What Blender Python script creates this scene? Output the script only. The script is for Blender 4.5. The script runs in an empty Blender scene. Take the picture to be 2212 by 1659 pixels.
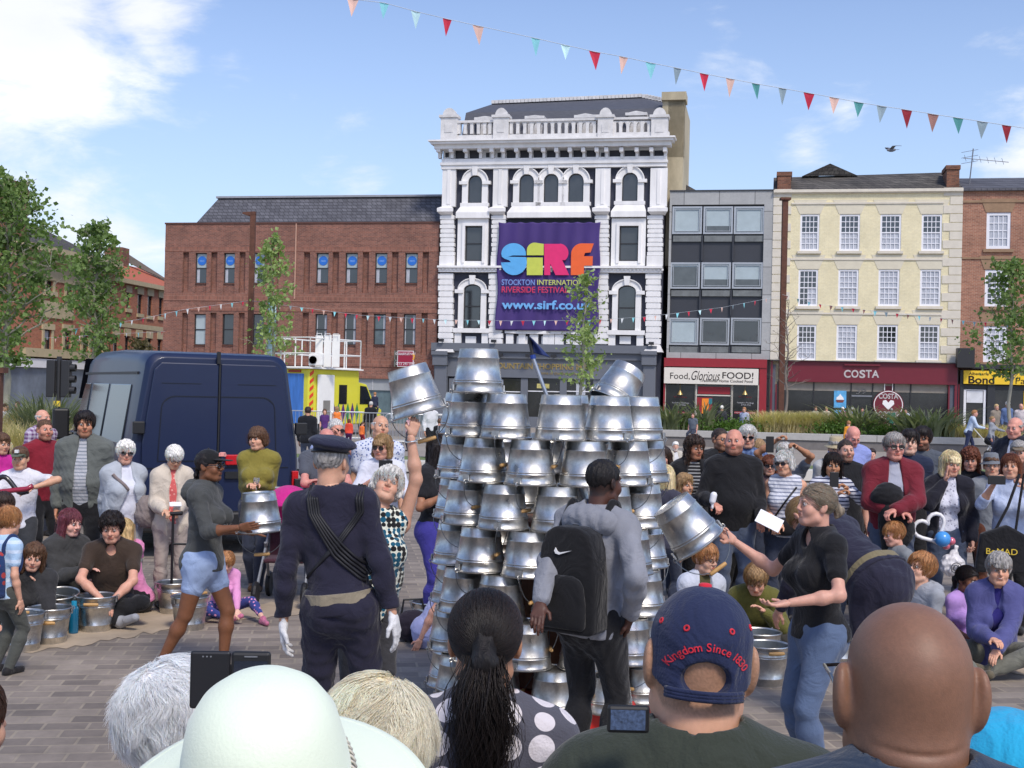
import bpy, math, random
import numpy as np
from mathutils import Vector, Matrix
random.seed(7); NR = np.random.RandomState(7)
R = math.radians
S = bpy.context.scene
COL = S.collection
# ------------------------------------------------------------------ camera
F = 2700.0; CXP, CYP = 1106.0, 829.5          # focal length and centre in photo pixels (2212 wide)
CAM = Vector((0, 0, 2.0))
PITCH = math.atan(15.5/F); ROLL = 0.023
cam_rot = Matrix.Rotation(math.pi/2 + PITCH, 3, 'X') @ Matrix.Rotation(ROLL, 3, 'Z')
cd = bpy.data.cameras.new('camera'); cam = bpy.data.objects.new('camera', cd); COL.objects.link(cam)
cam.matrix_world = Matrix.Translation(CAM) @ cam_rot.to_4x4()
cd.sensor_width = 36; cd.lens = F/2212*36; cd.clip_start = 0.1; cd.clip_end = 3000
S.camera = cam
# ------------------------------------------------------------------ sky, sun, exposure
SUN_EL, SUN_AZ = R(50), R(155)                # azimuth measured clockwise from +Y
w = bpy.data.worlds.new('World'); S.world = w; w.use_nodes = True
nt = w.node_tree; N = nt.nodes; L = nt.links
bg = N['Background']; bg.inputs['Strength'].default_value = 0.13
sky = N.new('ShaderNodeTexSky'); sky.sky_type = 'NISHITA'; sky.sun_disc = False
sky.sun_elevation = SUN_EL; sky.sun_rotation = SUN_AZ; sky.air_density = 1.0; sky.dust_density = 1.2; sky.ozone_density = 1.6
tc = N.new('ShaderNodeTexCoord')
def wdir(x, y):
    v = cam_rot @ Vector(((x-CXP)/F, -(y-CYP)/F, -1)); return v.normalized()
def mnode(op, a, b=None, c=None, tree=None):
    t = tree or nt; n = t.nodes.new('ShaderNodeMath'); n.operation = op
    for i, v in enumerate((a, b, c)):
        if v is None: continue
        if isinstance(v, (int, float)): n.inputs[i].default_value = v
        else: t.links.new(v, n.inputs[i])
    return n.outputs[0]
mapn = N.new('ShaderNodeMapping'); mapn.inputs['Scale'].default_value = (1, 1, 2.6)
L.new(tc.outputs['Generated'], mapn.inputs['Vector'])
def wnoise(scale, detail=9, rough=.62, dist=.3):
    n = N.new('ShaderNodeTexNoise'); n.inputs['Scale'].default_value = scale
    n.inputs['Detail'].default_value = detail; n.inputs['Roughness'].default_value = rough
    n.inputs['Distortion'].default_value = dist; L.new(mapn.outputs[0], n.inputs['Vector']); return n.outputs['Fac']
n1 = wnoise(5.5); n2 = wnoise(14, 10, .6, .5); n3 = wnoise(4.0, 8, .55, .2)
cl = None
for (x, y, r, amp) in [(60, 90, .115, 1.5), (300, 0, .07, 1.1), (-150, 230, .17, 1.3), (2230, 330, .05, 1.0), (1740, 330, .035, .62), (1830, 240, .03, .42), (2290, 90, .09, .5), (1560, 105, .045, .38),
                  (150, 500, .12, .75), (-60, 430, .13, .5), (2300, 420, .08, .9), (500, 120, .03, .35), (700, 330, .06, .15)]:
    d = wdir(x, y)
    vd = N.new('ShaderNodeVectorMath'); vd.operation = 'DISTANCE'
    L.new(tc.outputs['Generated'], vd.inputs[0]); vd.inputs[1].default_value = d
    m = mnode('MULTIPLY_ADD', vd.outputs['Value'], -amp/r, amp)
    m = mnode('MAXIMUM', m, 0)
    cl = m if cl is None else mnode('MAXIMUM', cl, m)
dens = mnode('MULTIPLY_ADD', n1, 2.6, mnode('MULTIPLY', n2, 1.3))
dens = mnode('ADD', dens, mnode('MULTIPLY', cl, 1.15))
dens = mnode('SUBTRACT', dens, 2.2)
mr = N.new('ShaderNodeMapRange'); mr.interpolation_type = 'SMOOTHSTEP'
L.new(dens, mr.inputs['Value']); mr.inputs['From Min'].default_value = 0.0; mr.inputs['From Max'].default_value = .95
ccol = N.new('ShaderNodeMix'); ccol.data_type = 'RGBA'
L.new(n3, ccol.inputs['Factor']); ccol.inputs[6].default_value = (5.0, 5.3, 6.0, 1); ccol.inputs[7].default_value = (8.6, 8.7, 8.9, 1)
# thin veil that whitens the sky near the horizon
sep = N.new('ShaderNodeSeparateXYZ'); L.new(tc.outputs['Generated'], sep.inputs[0])
hz = N.new('ShaderNodeMapRange'); L.new(sep.outputs['Z'], hz.inputs['Value'])
hz.inputs['From Min'].default_value = .0; hz.inputs['From Max'].default_value = .34; hz.inputs['To Min'].default_value = .62; hz.inputs['To Max'].default_value = .0
veil = N.new('ShaderNodeMix'); veil.data_type = 'RGBA'
L.new(mnode('MAXIMUM', hz.outputs[0], .06), veil.inputs['Factor']); veil.inputs[7].default_value = (4.1, 5.5, 7.4, 1)
tint = N.new('ShaderNodeMix'); tint.data_type = 'RGBA'; tint.blend_type = 'MULTIPLY'; tint.inputs['Factor'].default_value = 1
L.new(sky.outputs[0], tint.inputs[6]); tint.inputs[7].default_value = (1.15, 1.12, 1.25, 1)
L.new(tint.outputs[2], veil.inputs[6])
cm = N.new('ShaderNodeMix'); cm.data_type = 'RGBA'
L.new(mr.outputs[0], cm.inputs['Factor']); L.new(veil.outputs[2], cm.inputs[6]); L.new(ccol.outputs[2], cm.inputs[7])
L.new(cm.outputs[2], bg.inputs['Color'])
sl = bpy.data.lights.new('sun', 'SUN'); sl.energy = 2.3; sl.angle = R(12); sl.color = (1, .92, .8)
so = bpy.data.objects.new('sun', sl); COL.objects.link(so)
sd = Vector((math.sin(SUN_AZ)*math.cos(SUN_EL), math.cos(SUN_AZ)*math.cos(SUN_EL), math.sin(SUN_EL)))
so.rotation_euler = sd.to_track_quat('Z', 'Y').to_euler(); so.location = (0, 0, 60)
S.view_settings.view_transform = 'Standard'; S.view_settings.look = 'None'; S.view_settings.exposure = 0.2; S.view_settings.gamma = 1
# ------------------------------------------------------------------ pixel -> place helpers
def W(x, y, d):
    v = cam_rot @ Vector(((x-CXP)/F, -(y-CYP)/F, -1)); return CAM + v*(d/v.y)
def G(x, y):
    v = cam_rot @ Vector(((x-CXP)/F, -(y-CYP)/F, -1)); return CAM + v*(-2.0/v.z)
def HZ(x): return 845 + ROLL*(x-CXP)
class Plane:                                   # a vertical street front: u along it, z up, y into the building
    def __init__(s, ox, oy, ux, uy):
        s.O = Vector((ox, oy, 0)); s.U = Vector((ux, uy, 0)).normalized()
        s.I = Vector((-s.U.y, s.U.x, 0)); s.ang = math.atan2(s.U.y, s.U.x)
    def f(s, x, y, dep=0):
        v = cam_rot @ Vector(((x-CXP)/F, -(y-CYP)/F, -1))
        O = s.O + s.I*dep
        t = (O-CAM).dot(s.I)/v.dot(s.I); p = CAM+v*t
        return (p-s.O).dot(s.U), p.z
def crop(ox, oy, sc):
    return lambda x, y: ((ox+x/sc)*.8848, (oy+y/sc)*.8848)
# ------------------------------------------------------------------ objects
def tag(o, label=None, cat=None, group=None, kind=None):
    if label: o['label'] = label
    if cat: o['category'] = cat
    if group: o['group'] = group
    if kind: o['kind'] = kind
    return o
def empty(name, loc=(0, 0, 0), rz=0, label=None, cat=None, group=None):
    o = bpy.data.objects.new(name, None); COL.objects.link(o); o.empty_display_size = .1
    o.location = loc; o.rotation_euler = (0, 0, rz); return tag(o, label, cat, group)
def link(name, me, parent=None):
    o = bpy.data.objects.new(name, me); COL.objects.link(o)
    if parent is not None: o.parent = parent
    return o
def copy_tree(o, parent=None):
    c = o.copy(); COL.objects.link(c); c.parent = parent
    for ch in list(o.children): copy_tree(ch, c)
    return c
class MB:
    def __init__(s): s.v = []; s.f = []; s.m = []; s.mats = []; s.mi = 0
    def use(s, m):
        if m not in s.mats: s.mats.append(m)
        s.mi = s.mats.index(m); return s
    def mark(s, n=None): s.nm = n; return s
    def _rec(s, nf, b, nv):
        if not hasattr(s, 'gr'): s.gr = []; s.nm = getattr(s, 'nm', None)
        s.gr.append((s.nm, len(s.f)-nf, len(s.f), b, b+nv))
    def face(s, pts):
        b = len(s.v); s.v += [tuple(p) for p in pts]; s.f.append(tuple(range(b, b+len(pts)))); s.m.append(s.mi); s._rec(1, b, len(pts)); return s
    def poly(s, vs, fs):
        b = len(s.v); s.v += [tuple(p) for p in vs]
        for f in fs: s.f.append(tuple(i+b for i in f)); s.m.append(s.mi)
        s._rec(len(fs), b, len(vs)); return s
    def build_split(s, name, m, parent, gap=.02):
        # every separate piece becomes a part of its own
        gs = getattr(s, 'gr', []); n = len(gs); bb = []
        for g in gs:
            c = np.array(s.v[g[3]:g[4]]); bb.append((c.min(0)-gap, c.max(0)+gap))
        par = list(range(n))
        def fd(i):
            while par[i] != i: par[i] = par[par[i]]; i = par[i]
            return i
        for i in range(n):
            for j in range(i+1, n):
                if gs[i][0] == gs[j][0] and (bb[i][0] <= bb[j][1]).all() and (bb[j][0] <= bb[i][1]).all(): par[fd(i)] = fd(j)
        cl = {}
        for i in range(n): cl.setdefault(fd(i), []).append(gs[i])
        out = []
        for c in cl.values():
            q = MB()
            for g in c:
                b0 = len(q.v); q.v += s.v[g[3]:g[4]]
                for f in s.f[g[1]:g[2]]: q.f.append(tuple(i-g[3]+b0 for i in f)); q.m.append(0)
            out.append(q.build(c[0][0] or name, m, parent))
        return out
    def box(s, x0, x1, y0, y1, z0, z1, M=None):
        vs = [Vector((x, y, z)) for z in (z0, z1) for y in (y0, y1) for x in (x0, x1)]
        if M: vs = [M @ v for v in vs]
        return s.poly(vs, [(0, 2, 3, 1), (4, 5, 7, 6), (0, 1, 5, 4), (2, 6, 7, 3), (0, 4, 6, 2), (1, 3, 7, 5)])
    def prism(s, pts, y0, y1):                  # outline in (x,z), extruded along y (y0 is the front)
        n = len(pts)
        a = sum(pts[i][0]*pts[(i+1) % n][1]-pts[(i+1) % n][0]*pts[i][1] for i in range(n))
        if a < 0: pts = pts[::-1]
        vs = [(p[0], y0, p[1]) for p in pts]+[(p[0], y1, p[1]) for p in pts]
        fs = [tuple(range(n)), tuple(range(2*n-1, n-1, -1))]
        fs += [(i+n, (i+1) % n+n, (i+1) % n, i) for i in range(n)]
        return s.poly(vs, fs)
    def tube(s, pts, rads, n=8, closed=False, cap=True):
        pts = [Vector(p) for p in pts]
        if isinstance(rads, (int, float)): rads = [rads]*len(pts)
        up = Vector((0, 0, 1)); rings = []; m = len(pts); prev = None
        for i, p in enumerate(pts):
            if closed: t = pts[(i+1) % m]-pts[i-1]
            else: t = pts[min(i+1, m-1)]-pts[max(i-1, 0)]
            if t.length < 1e-9: t = up
            t.normalize()
            if prev is None:
                a = t.cross(up)
                if a.length < .1: a = t.cross(Vector((1, 0, 0)))
            else: a = prev-t*prev.dot(t)
            a.normalize(); prev = a; b = t.cross(a)
            rings.append([p+(a*math.cos(k*2*math.pi/n)+b*math.sin(k*2*math.pi/n))*rads[i] for k in range(n)])
        vs = [q for r in rings for q in r]; fs = []
        for i in range(m if closed else m-1):
            j = (i+1) % m
            for k in range(n): fs.append((i*n+k, i*n+(k+1) % n, j*n+(k+1) % n, j*n+k))
        if cap and not closed: fs += [tuple(range(n))[::-1], tuple((m-1)*n+k for k in range(n))]
        return s.poly(vs, fs)
    def lathe(s, prof, n=24, M=None, cap=False):
        vs = [Vector((r*math.cos(2*math.pi*k/n), r*math.sin(2*math.pi*k/n), z)) for r, z in prof for k in range(n)]
        if M: vs = [M @ v for v in vs]
        fs = [(i*n+k, i*n+(k+1) % n, (i+1)*n+(k+1) % n, (i+1)*n+k) for i in range(len(prof)-1) for k in range(n)]
        if cap: fs += [tuple(range(n))[::-1], tuple((len(prof)-1)*n+k for k in range(n))]
        return s.poly(vs, fs)
    def build(s, name, mat=None, parent=None, smooth=False, bevel=0):
        me = bpy.data.meshes.new(name); me.from_pydata(s.v, [], s.f)
        ms = [mat] if mat else s.mats
        for m in ms: me.materials.append(m)
        if not mat and len(s.mats) > 1: me.polygons.foreach_set('material_index', s.m)
        if smooth: me.polygons.foreach_set('use_smooth', [True]*len(s.f))
        me.update(); o = link(name, me, parent)
        if bevel:
            b = o.modifiers.new('bevel', 'BEVEL'); b.width = bevel; b.segments = 2; b.limit_method = 'ANGLE'
        return o
def np_mesh(name, V, Fq, mat, parent=None, smooth=True, col=None, mi=None):
    me = bpy.data.meshes.new(name); V = np.asarray(V, np.float32); Fq = np.asarray(Fq, np.int32)
    me.vertices.add(len(V)); me.vertices.foreach_set('co', V.ravel())
    k = Fq.shape[1]; nf = len(Fq)
    me.loops.add(nf*k); me.loops.foreach_set('vertex_index', Fq.ravel())
    me.polygons.add(nf); me.polygons.foreach_set('loop_start', np.arange(nf, dtype=np.int32)*k)
    try: me.polygons.foreach_set('loop_total', np.full(nf, k, np.int32))
    except Exception: pass
    for m in (mat if isinstance(mat, list) else [mat]): me.materials.append(m)
    if mi is not None: me.polygons.foreach_set('material_index', np.asarray(mi, np.int32))
    me.polygons.foreach_set('use_smooth', np.full(nf, smooth))
    if col is not None:
        a = me.color_attributes.new('Col', 'FLOAT_COLOR', 'POINT')
        c = np.ones((len(V), 4), np.float32); c[:, :3] = col; a.data.foreach_set('color', c.ravel())
    me.update(calc_edges=True); me.validate()
    return link(name, me, parent)
# ------------------------------------------------------------------ materials
def sn(v):                                     # sRGB 0..255 -> linear
    v = v/255.0; return v/12.92 if v <= .04045 else ((v+.055)/1.055)**2.4
def rgb(r, g, b, k=1.0): return (sn(r)*k, sn(g)*k, sn(b)*k)
_mc = {}
def mat(name, col=(.5, .5, .5), rough=.6, metal=0, var=.12, vs=3.0, bump=0, bs=60, spec=.5, emit=None, alpha=None, trans=0, attr=False, stretch=None, sheen=0, sss=0, coat=0):
    if name in _mc: return _mc[name]
    m = bpy.data.materials.new(name); m.use_nodes = True; t = m.node_tree; n = t.nodes; l = t.links
    b = n['Principled BSDF']; b.inputs['Roughness'].default_value = rough; b.inputs['Metallic'].default_value = metal
    b.inputs['Specular IOR Level'].default_value = spec
    if sheen: b.inputs['Sheen Weight'].default_value = sheen
    if coat: b.inputs['Coat Weight'].default_value = coat; b.inputs['Coat Roughness'].default_value = .05
    if sss: b.inputs['Subsurface Weight'].default_value = sss; b.inputs['Subsurface Radius'].default_value = (.012, .005, .003); b.inputs['Subsurface Scale'].default_value = .6
    if trans: b.inputs['Transmission Weight'].default_value = trans
    co = n.new('ShaderNodeTexCoord')
    vec = co.outputs['Object']
    if stretch:
        mp = n.new('ShaderNodeMapping'); mp.inputs['Scale'].default_value = stretch; l.new(vec, mp.inputs[0]); vec = mp.outputs[0]
    if attr:
        at = n.new('ShaderNodeVertexColor'); at.layer_name = 'Col'; csrc = at.outputs[0]
    else:
        rg = n.new('ShaderNodeRGB'); rg.outputs[0].default_value = (*col, 1); csrc = rg.outputs[0]
    if var:
        nz = n.new('ShaderNodeTexNoise'); nz.inputs['Scale'].default_value = vs; nz.inputs['Detail'].default_value = 6; nz.inputs['Roughness'].default_value = .65
        l.new(vec, nz.inputs['Vector'])
        mr = n.new('ShaderNodeMapRange'); l.new(nz.outputs['Fac'], mr.inputs['Value'])
        mr.inputs['From Min'].default_value = .3; mr.inputs['From Max'].default_value = .7
        mr.inputs['To Min'].default_value = 1-var; mr.inputs['To Max'].default_value = 1+var
        mx = n.new('ShaderNodeVectorMath'); mx.operation = 'SCALE'; l.new(csrc, mx.inputs[0]); l.new(mr.outputs[0], mx.inputs['Scale'])
        csrc = mx.outputs[0]
    l.new(csrc, b.inputs['Base Color'])
    if bump:
        nb = n.new('ShaderNodeTexNoise'); nb.inputs['Scale'].default_value = bs; nb.inputs['Detail'].default_value = 5; l.new(vec, nb.inputs['Vector'])
        bp = n.new('ShaderNodeBump'); bp.inputs['Strength'].default_value = min(1, bump); bp.inputs['Distance'].default_value = .01 if bs > 20 else .05
        l.new(nb.outputs['Fac'], bp.inputs['Height']); l.new(bp.outputs[0], b.inputs['Normal'])
    if emit: b.inputs['Emission Color'].default_value = (*emit, 1); b.inputs['Emission Strength'].default_value = 1
    _mc[name] = m; return m
def brick_mat(name, c1, c2, mortar, bw=.225, bh=.075, ms=.01, var=.25, vs=.5, rough=.9, horiz=False, rot=0, off=.5, bump=.3, sq=1.0):
    if name in _mc: return _mc[name]
    m = mat(name, c1, rough, var=0); t = m.node_tree; n = t.nodes; l = t.links; b = n['Principled BSDF']
    co = n.new('ShaderNodeTexCoord'); sp = n.new('ShaderNodeSeparateXYZ'); l.new(co.outputs['Object'], sp.inputs[0])
    cb = n.new('ShaderNodeCombineXYZ')
    if horiz: vec = co.outputs['Object']
    else:
        l.new(mnode('ADD', sp.outputs[0], sp.outputs[1], tree=t), cb.inputs[0]); l.new(sp.outputs[2], cb.inputs[1]); vec = cb.outputs[0]
    if rot:
        mp = n.new('ShaderNodeMapping'); mp.inputs['Rotation'].default_value = (0, 0, rot); l.new(vec, mp.inputs[0]); vec = mp.outputs[0]
    br = n.new('ShaderNodeTexBrick'); l.new(vec, br.inputs['Vector']); br.inputs['Scale'].default_value = 1
    br.inputs['Brick Width'].default_value = bw; br.inputs['Row Height'].default_value = bh; br.inputs['Mortar Size'].default_value = ms
    br.inputs['Mortar Smooth'].default_value = .2; br.offset = off; br.squash = sq
    br.inputs['Color1'].default_value = (*c1, 1); br.inputs['Color2'].default_value = (*c2, 1); br.inputs['Mortar'].default_value = (*mortar, 1)
    src = br.outputs['Color']
    for sc, am in ((vs, var), (vs*9, var*.8)):
        nz = n.new('ShaderNodeTexNoise'); nz.inputs['Scale'].default_value = sc; nz.inputs['Detail'].default_value = 7; nz.inputs['Roughness'].default_value = .7
        l.new(vec, nz.inputs['Vector']); mr = n.new('ShaderNodeMapRange'); l.new(nz.outputs['Fac'], mr.inputs['Value'])
        mr.inputs['From Min'].default_value = .3; mr.inputs['From Max'].default_value = .7; mr.inputs['To Min'].default_value = 1-am; mr.inputs['To Max'].default_value = 1+am
        mx = n.new('ShaderNodeVectorMath'); mx.operation = 'SCALE'; l.new(src, mx.inputs[0]); l.new(mr.outputs[0], mx.inputs['Scale']); src = mx.outputs[0]
    l.new(src, b.inputs['Base Color'])
    bp = n.new('ShaderNodeBump'); bp.inputs['Strength'].default_value = bump; bp.inputs['Distance'].default_value = .008; bp.invert = True
    l.new(br.outputs['Fac'], bp.inputs['Height']); l.new(bp.outputs[0], b.inputs['Normal'])
    return m
GLASS = mat('window_glass', (.018, .022, .027), .04, 0, var=.5, vs=.7, spec=1.0, coat=.6)
CURT = mat('net_curtain', rgb(178, 182, 190), .9, var=.3, vs=5, stretch=(9, 1, .6))
BLIND = mat('window_blind', rgb(168, 182, 186), .6, var=.08, vs=2, coat=.3)
WHITE = mat('white_paint', rgb(232, 232, 236), .5, var=.05, vs=2)
def text(body, name, size, m, parent, x, z, y=-.01, ext=.004, align='CENTER', sx=1.0, shear=0, rot=None, off=0, space=1.0):
    c = bpy.data.curves.new(name, 'FONT'); c.body = body; c.size = size; c.extrude = ext; c.align_x = align; c.shear = shear; c.offset = off; c.space_character = space
    o = bpy.data.objects.new(name+'_t', c); COL.objects.link(o)
    dg = bpy.context.evaluated_depsgraph_get(); me = bpy.data.meshes.new_from_object(o.evaluated_get(dg)); bpy.data.objects.remove(o); 
    Mx = Matrix.Translation((x, y, z)) @ (rot or Matrix.Rotation(math.pi/2, 4, 'X')) @ Matrix.Diagonal((sx, 1, 1, 1))
    me.transform(Mx); me.materials.clear(); me.materials.append(m)
    return link(name, me, parent)
# ================================================================== STRUCTURE: ground
PAV = brick_mat('clay_paving', rgb(146, 135, 124), rgb(114, 105, 98), rgb(150, 139, 124), .25, .155, .010, var=.26, vs=.45, horiz=True, rot=R(-8), rough=.8, bump=.5)
PAV2 = mat('pale_paving', rgb(150, 142, 132), .85, var=.15, vs=1.2, bump=.2, bs=30)
ASPH = mat('asphalt', rgb(118, 114, 112), .9, var=.15, vs=1, bump=.3, bs=40)
SAND = mat('sandy_dust', rgb(166, 150, 130), .95, var=.22, vs=2.5, bump=.3, bs=30)
LAWN = mat('lawn', rgb(104, 120, 72), .95, var=.3, vs=6, bump=.5, bs=50)
GRAN = mat('pale_granite', rgb(168, 166, 162), .7, var=.1, vs=5, bump=.1, bs=80)
GRAND = mat('dark_granite', rgb(112, 108, 106), .8, var=.15, vs=4)
def ground(name, pts, z, m):
    mb = MB(); mb.face([(x, y, z) for x, y in pts]); o = mb.build(name, m); return tag(o, kind='structure')
ground('ground', [(-1500, -60), (1500, -60), (1500, 2500), (-1500, 2500)], 0, PAV2)
ground('square_paving', [(-40, -10), (40, -10), (40, 24), (-40, 24)], .004, PAV)
ground('road', [(-60, 57), (90, 44), (90, 53), (-60, 63)], .004, ASPH)
# dusty strips lying on the paving
def strip(name, pts, m, z=.008, w=None):
    P = [G(x, y) for x, y in pts]; mb = MB(); mb.face([(p.x, p.y, z) for p in P]); return tag(mb.build(name, m), kind='structure')
def ragged(top, bot, n=40, amp=5):
    def samp(pl, k):
        t = k/(n-1)*(len(pl)-1); i = min(int(t), len(pl)-2); f = t-i
        return (pl[i][0]*(1-f)+pl[i+1][0]*f, pl[i][1]*(1-f)+pl[i+1][1]*f)
    rr = random.Random(len(top)+int(top[0][0]))
    return [(x, y+rr.uniform(-amp, amp)) for x, y in (samp(top, k) for k in range(n))]+[(x, y+rr.uniform(-amp, amp)) for x, y in (samp(bot, n-1-k) for k in range(n))]
strip('sand_path', ragged([(-60, 1400), (180, 1340), (420, 1308), (660, 1305)], [(-60, 1428), (180, 1396), (420, 1350), (660, 1328)]), SAND)
strip('sand_path', ragged([(2090, 1420), (2320, 1452)], [(2090, 1440), (2320, 1480)], 16, 3), SAND)
ground('lawn', [(-14, 30), (14, 30), (14, 36.5), (-14, 36.5)], .03, LAWN)
# ================================================================== buildings helpers
class Bld:
    def __init__(s, pl, cr, x0, x1, y, name, label, cat='building'):
        s.pl, s.cr = pl, cr
        xa, ya = cr(x0, y); xb, yb = cr(x1, y)
        s.ua = pl.f(xa, ya)[0]; s.ub = pl.f(xb, yb)[0]; s.u0 = (s.ua+s.ub)/2
        p = pl.O+pl.U*s.u0; s.root = empty(name, p, pl.ang, label, cat)
        s.a = s.ua-s.u0; s.b = s.ub-s.u0
    def U(s, x, y): return s.pl.f(*s.cr(x, y))[0]-s.u0
    def Z(s, y, x=None):
        if x is None: x = s.xm
        return s.pl.f(*s.cr(x, y))[1]
    def r(s, x0, y0, x1, y1):
        ym = (y0+y1)/2; xm = (x0+x1)/2
        return s.U(x0, ym), s.U(x1, ym), s.Z(y1, xm), s.Z(y0, xm)
    def part(s, mb, name, m=None, **k): return mb.build(name, m, s.root, **k)
    def parts(s, mb, name, m): return mb.build_split(name, m, s.root)
    def Zd(s, y, x, dep): return s.pl.f(*s.cr(x, y), dep)[1]
def wall(mb, a, b, z0, z1, holes, dep=.2, y=0, back=None):
    us = sorted({a, b}|{h[i] for h in holes for i in (0, 1) if a < h[i] < b}); zs = sorted({z0, z1}|{h[i] for h in holes for i in (2, 3) if z0 < h[i] < z1})
    for i in range(len(us)-1):
        for j in range(len(zs)-1):
            um, zm = (us[i]+us[i+1])/2, (zs[j]+zs[j+1])/2
            if any(h[0] < um < h[1] and h[2] < zm < h[3] for h in holes): continue
            mb.face([(us[i], y, zs[j]), (us[i+1], y, zs[j]), (us[i+1], y, zs[j+1]), (us[i], y, zs[j+1])])
    for h in holes:
        u0, u1, c0, c1 = h[:4]; d = h[4] if len(h) > 4 else dep
        mb.face([(u0, y, c0), (u0, y+d, c0), (u0, y+d, c1), (u0, y, c1)]); mb.face([(u1, y, c0), (u1, y, c1), (u1, y+d, c1), (u1, y+d, c0)])
        mb.face([(u0, y, c1), (u0, y+d, c1), (u1, y+d, c1), (u1, y, c1)]); mb.face([(u0, y, c0), (u1, y, c0), (u1, y+d, c0), (u0, y+d, c0)])
        if len(h) > 5 and h[5]: mb.face([(u0, y+d, c0), (u1, y+d, c0), (u1, y+d, c1), (u0, y+d, c1)])
def sash(B, rc, fm, y=.1, fw=.06, cols=1, rows=1, mid=None, bar=.025, lower=None, upper=None, name='window', pane_over=None, drop=0):
    u0, u1, z0, z1 = rc; mb = MB()
    mb.box(u0, u0+fw, y, y+.08, z0, z1); mb.box(u1-fw, u1, y, y+.08, z0, z1); mb.box(u0+fw, u1-fw, y, y+.08, z0, z0+fw); mb.box(u0+fw, u1-fw, y, y+.08, z1-fw, z1)
    zm = z0+(z1-z0)*(mid or .5)
    if mid: mb.box(u0+fw, u1-fw, y+.003, y+.07, zm-.03, zm+.03)
    for k in range(1, cols):
        u = u0+fw+(u1-u0-2*fw)*k/cols; mb.box(u-bar/2, u+bar/2, y+.02, y+.06, z0+fw, z1-fw)
    for k in range(1, rows):
        z = z0+fw+(z1-z0-2*fw)*k/rows
        if mid and abs(z-zm) < .08: continue
        mb.box(u0+fw, u1-fw, y+.017, y+.055, z-bar/2, z+bar/2)
    w = mb.build(name, fm, B.root)
    p = MB(); yy = y+.05
    def q(a, b, c, d, m): p.use(m); p.face([(a, yy, c), (b, yy, c), (b, yy, d), (a, yy, d)])
    a, b = u0+fw/2, u1-fw/2
    if pane_over: pane_over(q, a, b, z0+fw/2, z1-fw/2, zm)
    else:
        q(a, b, z0+fw/2, zm, lower or GLASS); q(a, b, zm, z1-fw/2, upper or GLASS)
    p.build('pane', None, w); return w
def arch_path(u0, u1, z0, zs, rise, n=14):
    c = (u0+u1)/2; r = (u1-u0)/2
    pts = [(u0, z0)]
    for k in range(n+1):
        a = math.pi*(1-k/n); pts.append((c+r*math.cos(a), zs+rise*math.sin(a)))
    return pts+[(u1, z0)]
def ring(mb, inner, outer, y0, y1):
    for i in range(len(inner)-1):
        a, b, c, d = inner[i], inner[i+1], outer[i+1], outer[i]
        vs = [(p[0], y, p[1]) for y in (y0, y1) for p in (a, b, c, d)]
        mb.poly(vs, [(0, 1, 2, 3), (7, 6, 5, 4), (0, 4, 5, 1), (2, 6, 7, 3), (0, 3, 7, 4), (1, 5, 6, 2)])
MAIN = Plane(0, 70, 1, -.2)
SLATE = brick_mat('slate_roof', rgb(98, 98, 104), rgb(78, 78, 84), rgb(52, 52, 56), .3, .22, .02, var=.3, vs=.8, rough=.75)
SLATE2 = brick_mat('old_slate_roof', rgb(92, 88, 82), rgb(70, 66, 62), rgb(50, 48, 46), .28, .18, .02, var=.45, vs=.9, rough=.85)
BRICK = brick_mat('red_brick', rgb(144, 93, 76), rgb(110, 70, 60), rgb(138, 112, 100), .225, .075, .012, var=.22, vs=.5)
BRICKB = brick_mat('upright_red_brick', rgb(148, 95, 78), rgb(114, 72, 61), rgb(152, 118, 102), .075, .225, .012, var=.2, vs=.7, off=0)
BLACKF = mat('black_frame', rgb(42, 42, 44), .5, var=.1)
# ================================================================== red brick office with mansard roof
c4 = crop(380, 440, 2.592)
B = Bld(MAIN, c4, 63, 1812, 300, 'brick_office', 'long two-storey red brick office with slate mansard roof left of the white building'); B.xm = 940
zt = B.Z(275); mb = MB()
wins_u = [(250, 322, 'b'), (430, 500, 'b'), (614, 690, 'b'), (1015, 1093, 'b'), (1200, 1278, 'b'), (1387, 1465, 'b'), (1577, 1658, 'b')]
wins_l = [(242, 315, 'f'), (420, 492, 'd'), (610, 684, 'd'), (1008, 1083, 'c'), (1190, 1267, 'c'), (1378, 1455, 'h'), (1567, 1645, 'c')]
rec_u = [(170, 208), (348, 388), (528, 566), (738, 778), (935, 975), (1118, 1158), (1308, 1348), (1493, 1535), (1687, 1727)]
rec_l = [(164, 202), (342, 382), (522, 560), (730, 770), (926, 966), (1110, 1150), (1300, 1340), (1485, 1527), (1679, 1719)]
holes = []; WR = []
for x0, x1, k in wins_u:
    h = B.r(x0, 460, x1, 652); WR.append((h, k)); holes.append((*h[:4], .22)); s_ = B.r(x0, 653, x1, 722); holes.append((h[0], h[1], s_[2], h[2]-.02, .09, 1))
for x0, x1, k in wins_l:
    h = B.r(x0, 846, x1, 1042); WR.append((h, k)); holes.append((*h[:4], .22)); s_ = B.r(x0, 1043, x1, 1118); holes.append((h[0], h[1], s_[2], h[2]-.02, .09, 1))
for x0, x1 in rec_u: holes.append((*B.r(x0, 456, x1, 712), .22, 1))
for x0, x1 in rec_l: holes.append((*B.r(x0, 838, x1, 1110), .22, 1))
zf = B.Z(1246); zg = 0
wall(mb, B.a, B.b-.15, zf, zt, holes)
mb.box(B.a, B.b-.15, .6, 14, zf, zt-.02); mb.face([(B.a, 0, zf), (B.a, .6, zf), (B.a, .6, zt), (B.a, 0, zt)]); mb.face([(B.a, 0, zt), (B.b-.15, 0, zt), (B.b-.15, .6, zt), (B.a, .6, zt)])
B.part(mb, 'wall', BRICK)
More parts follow.
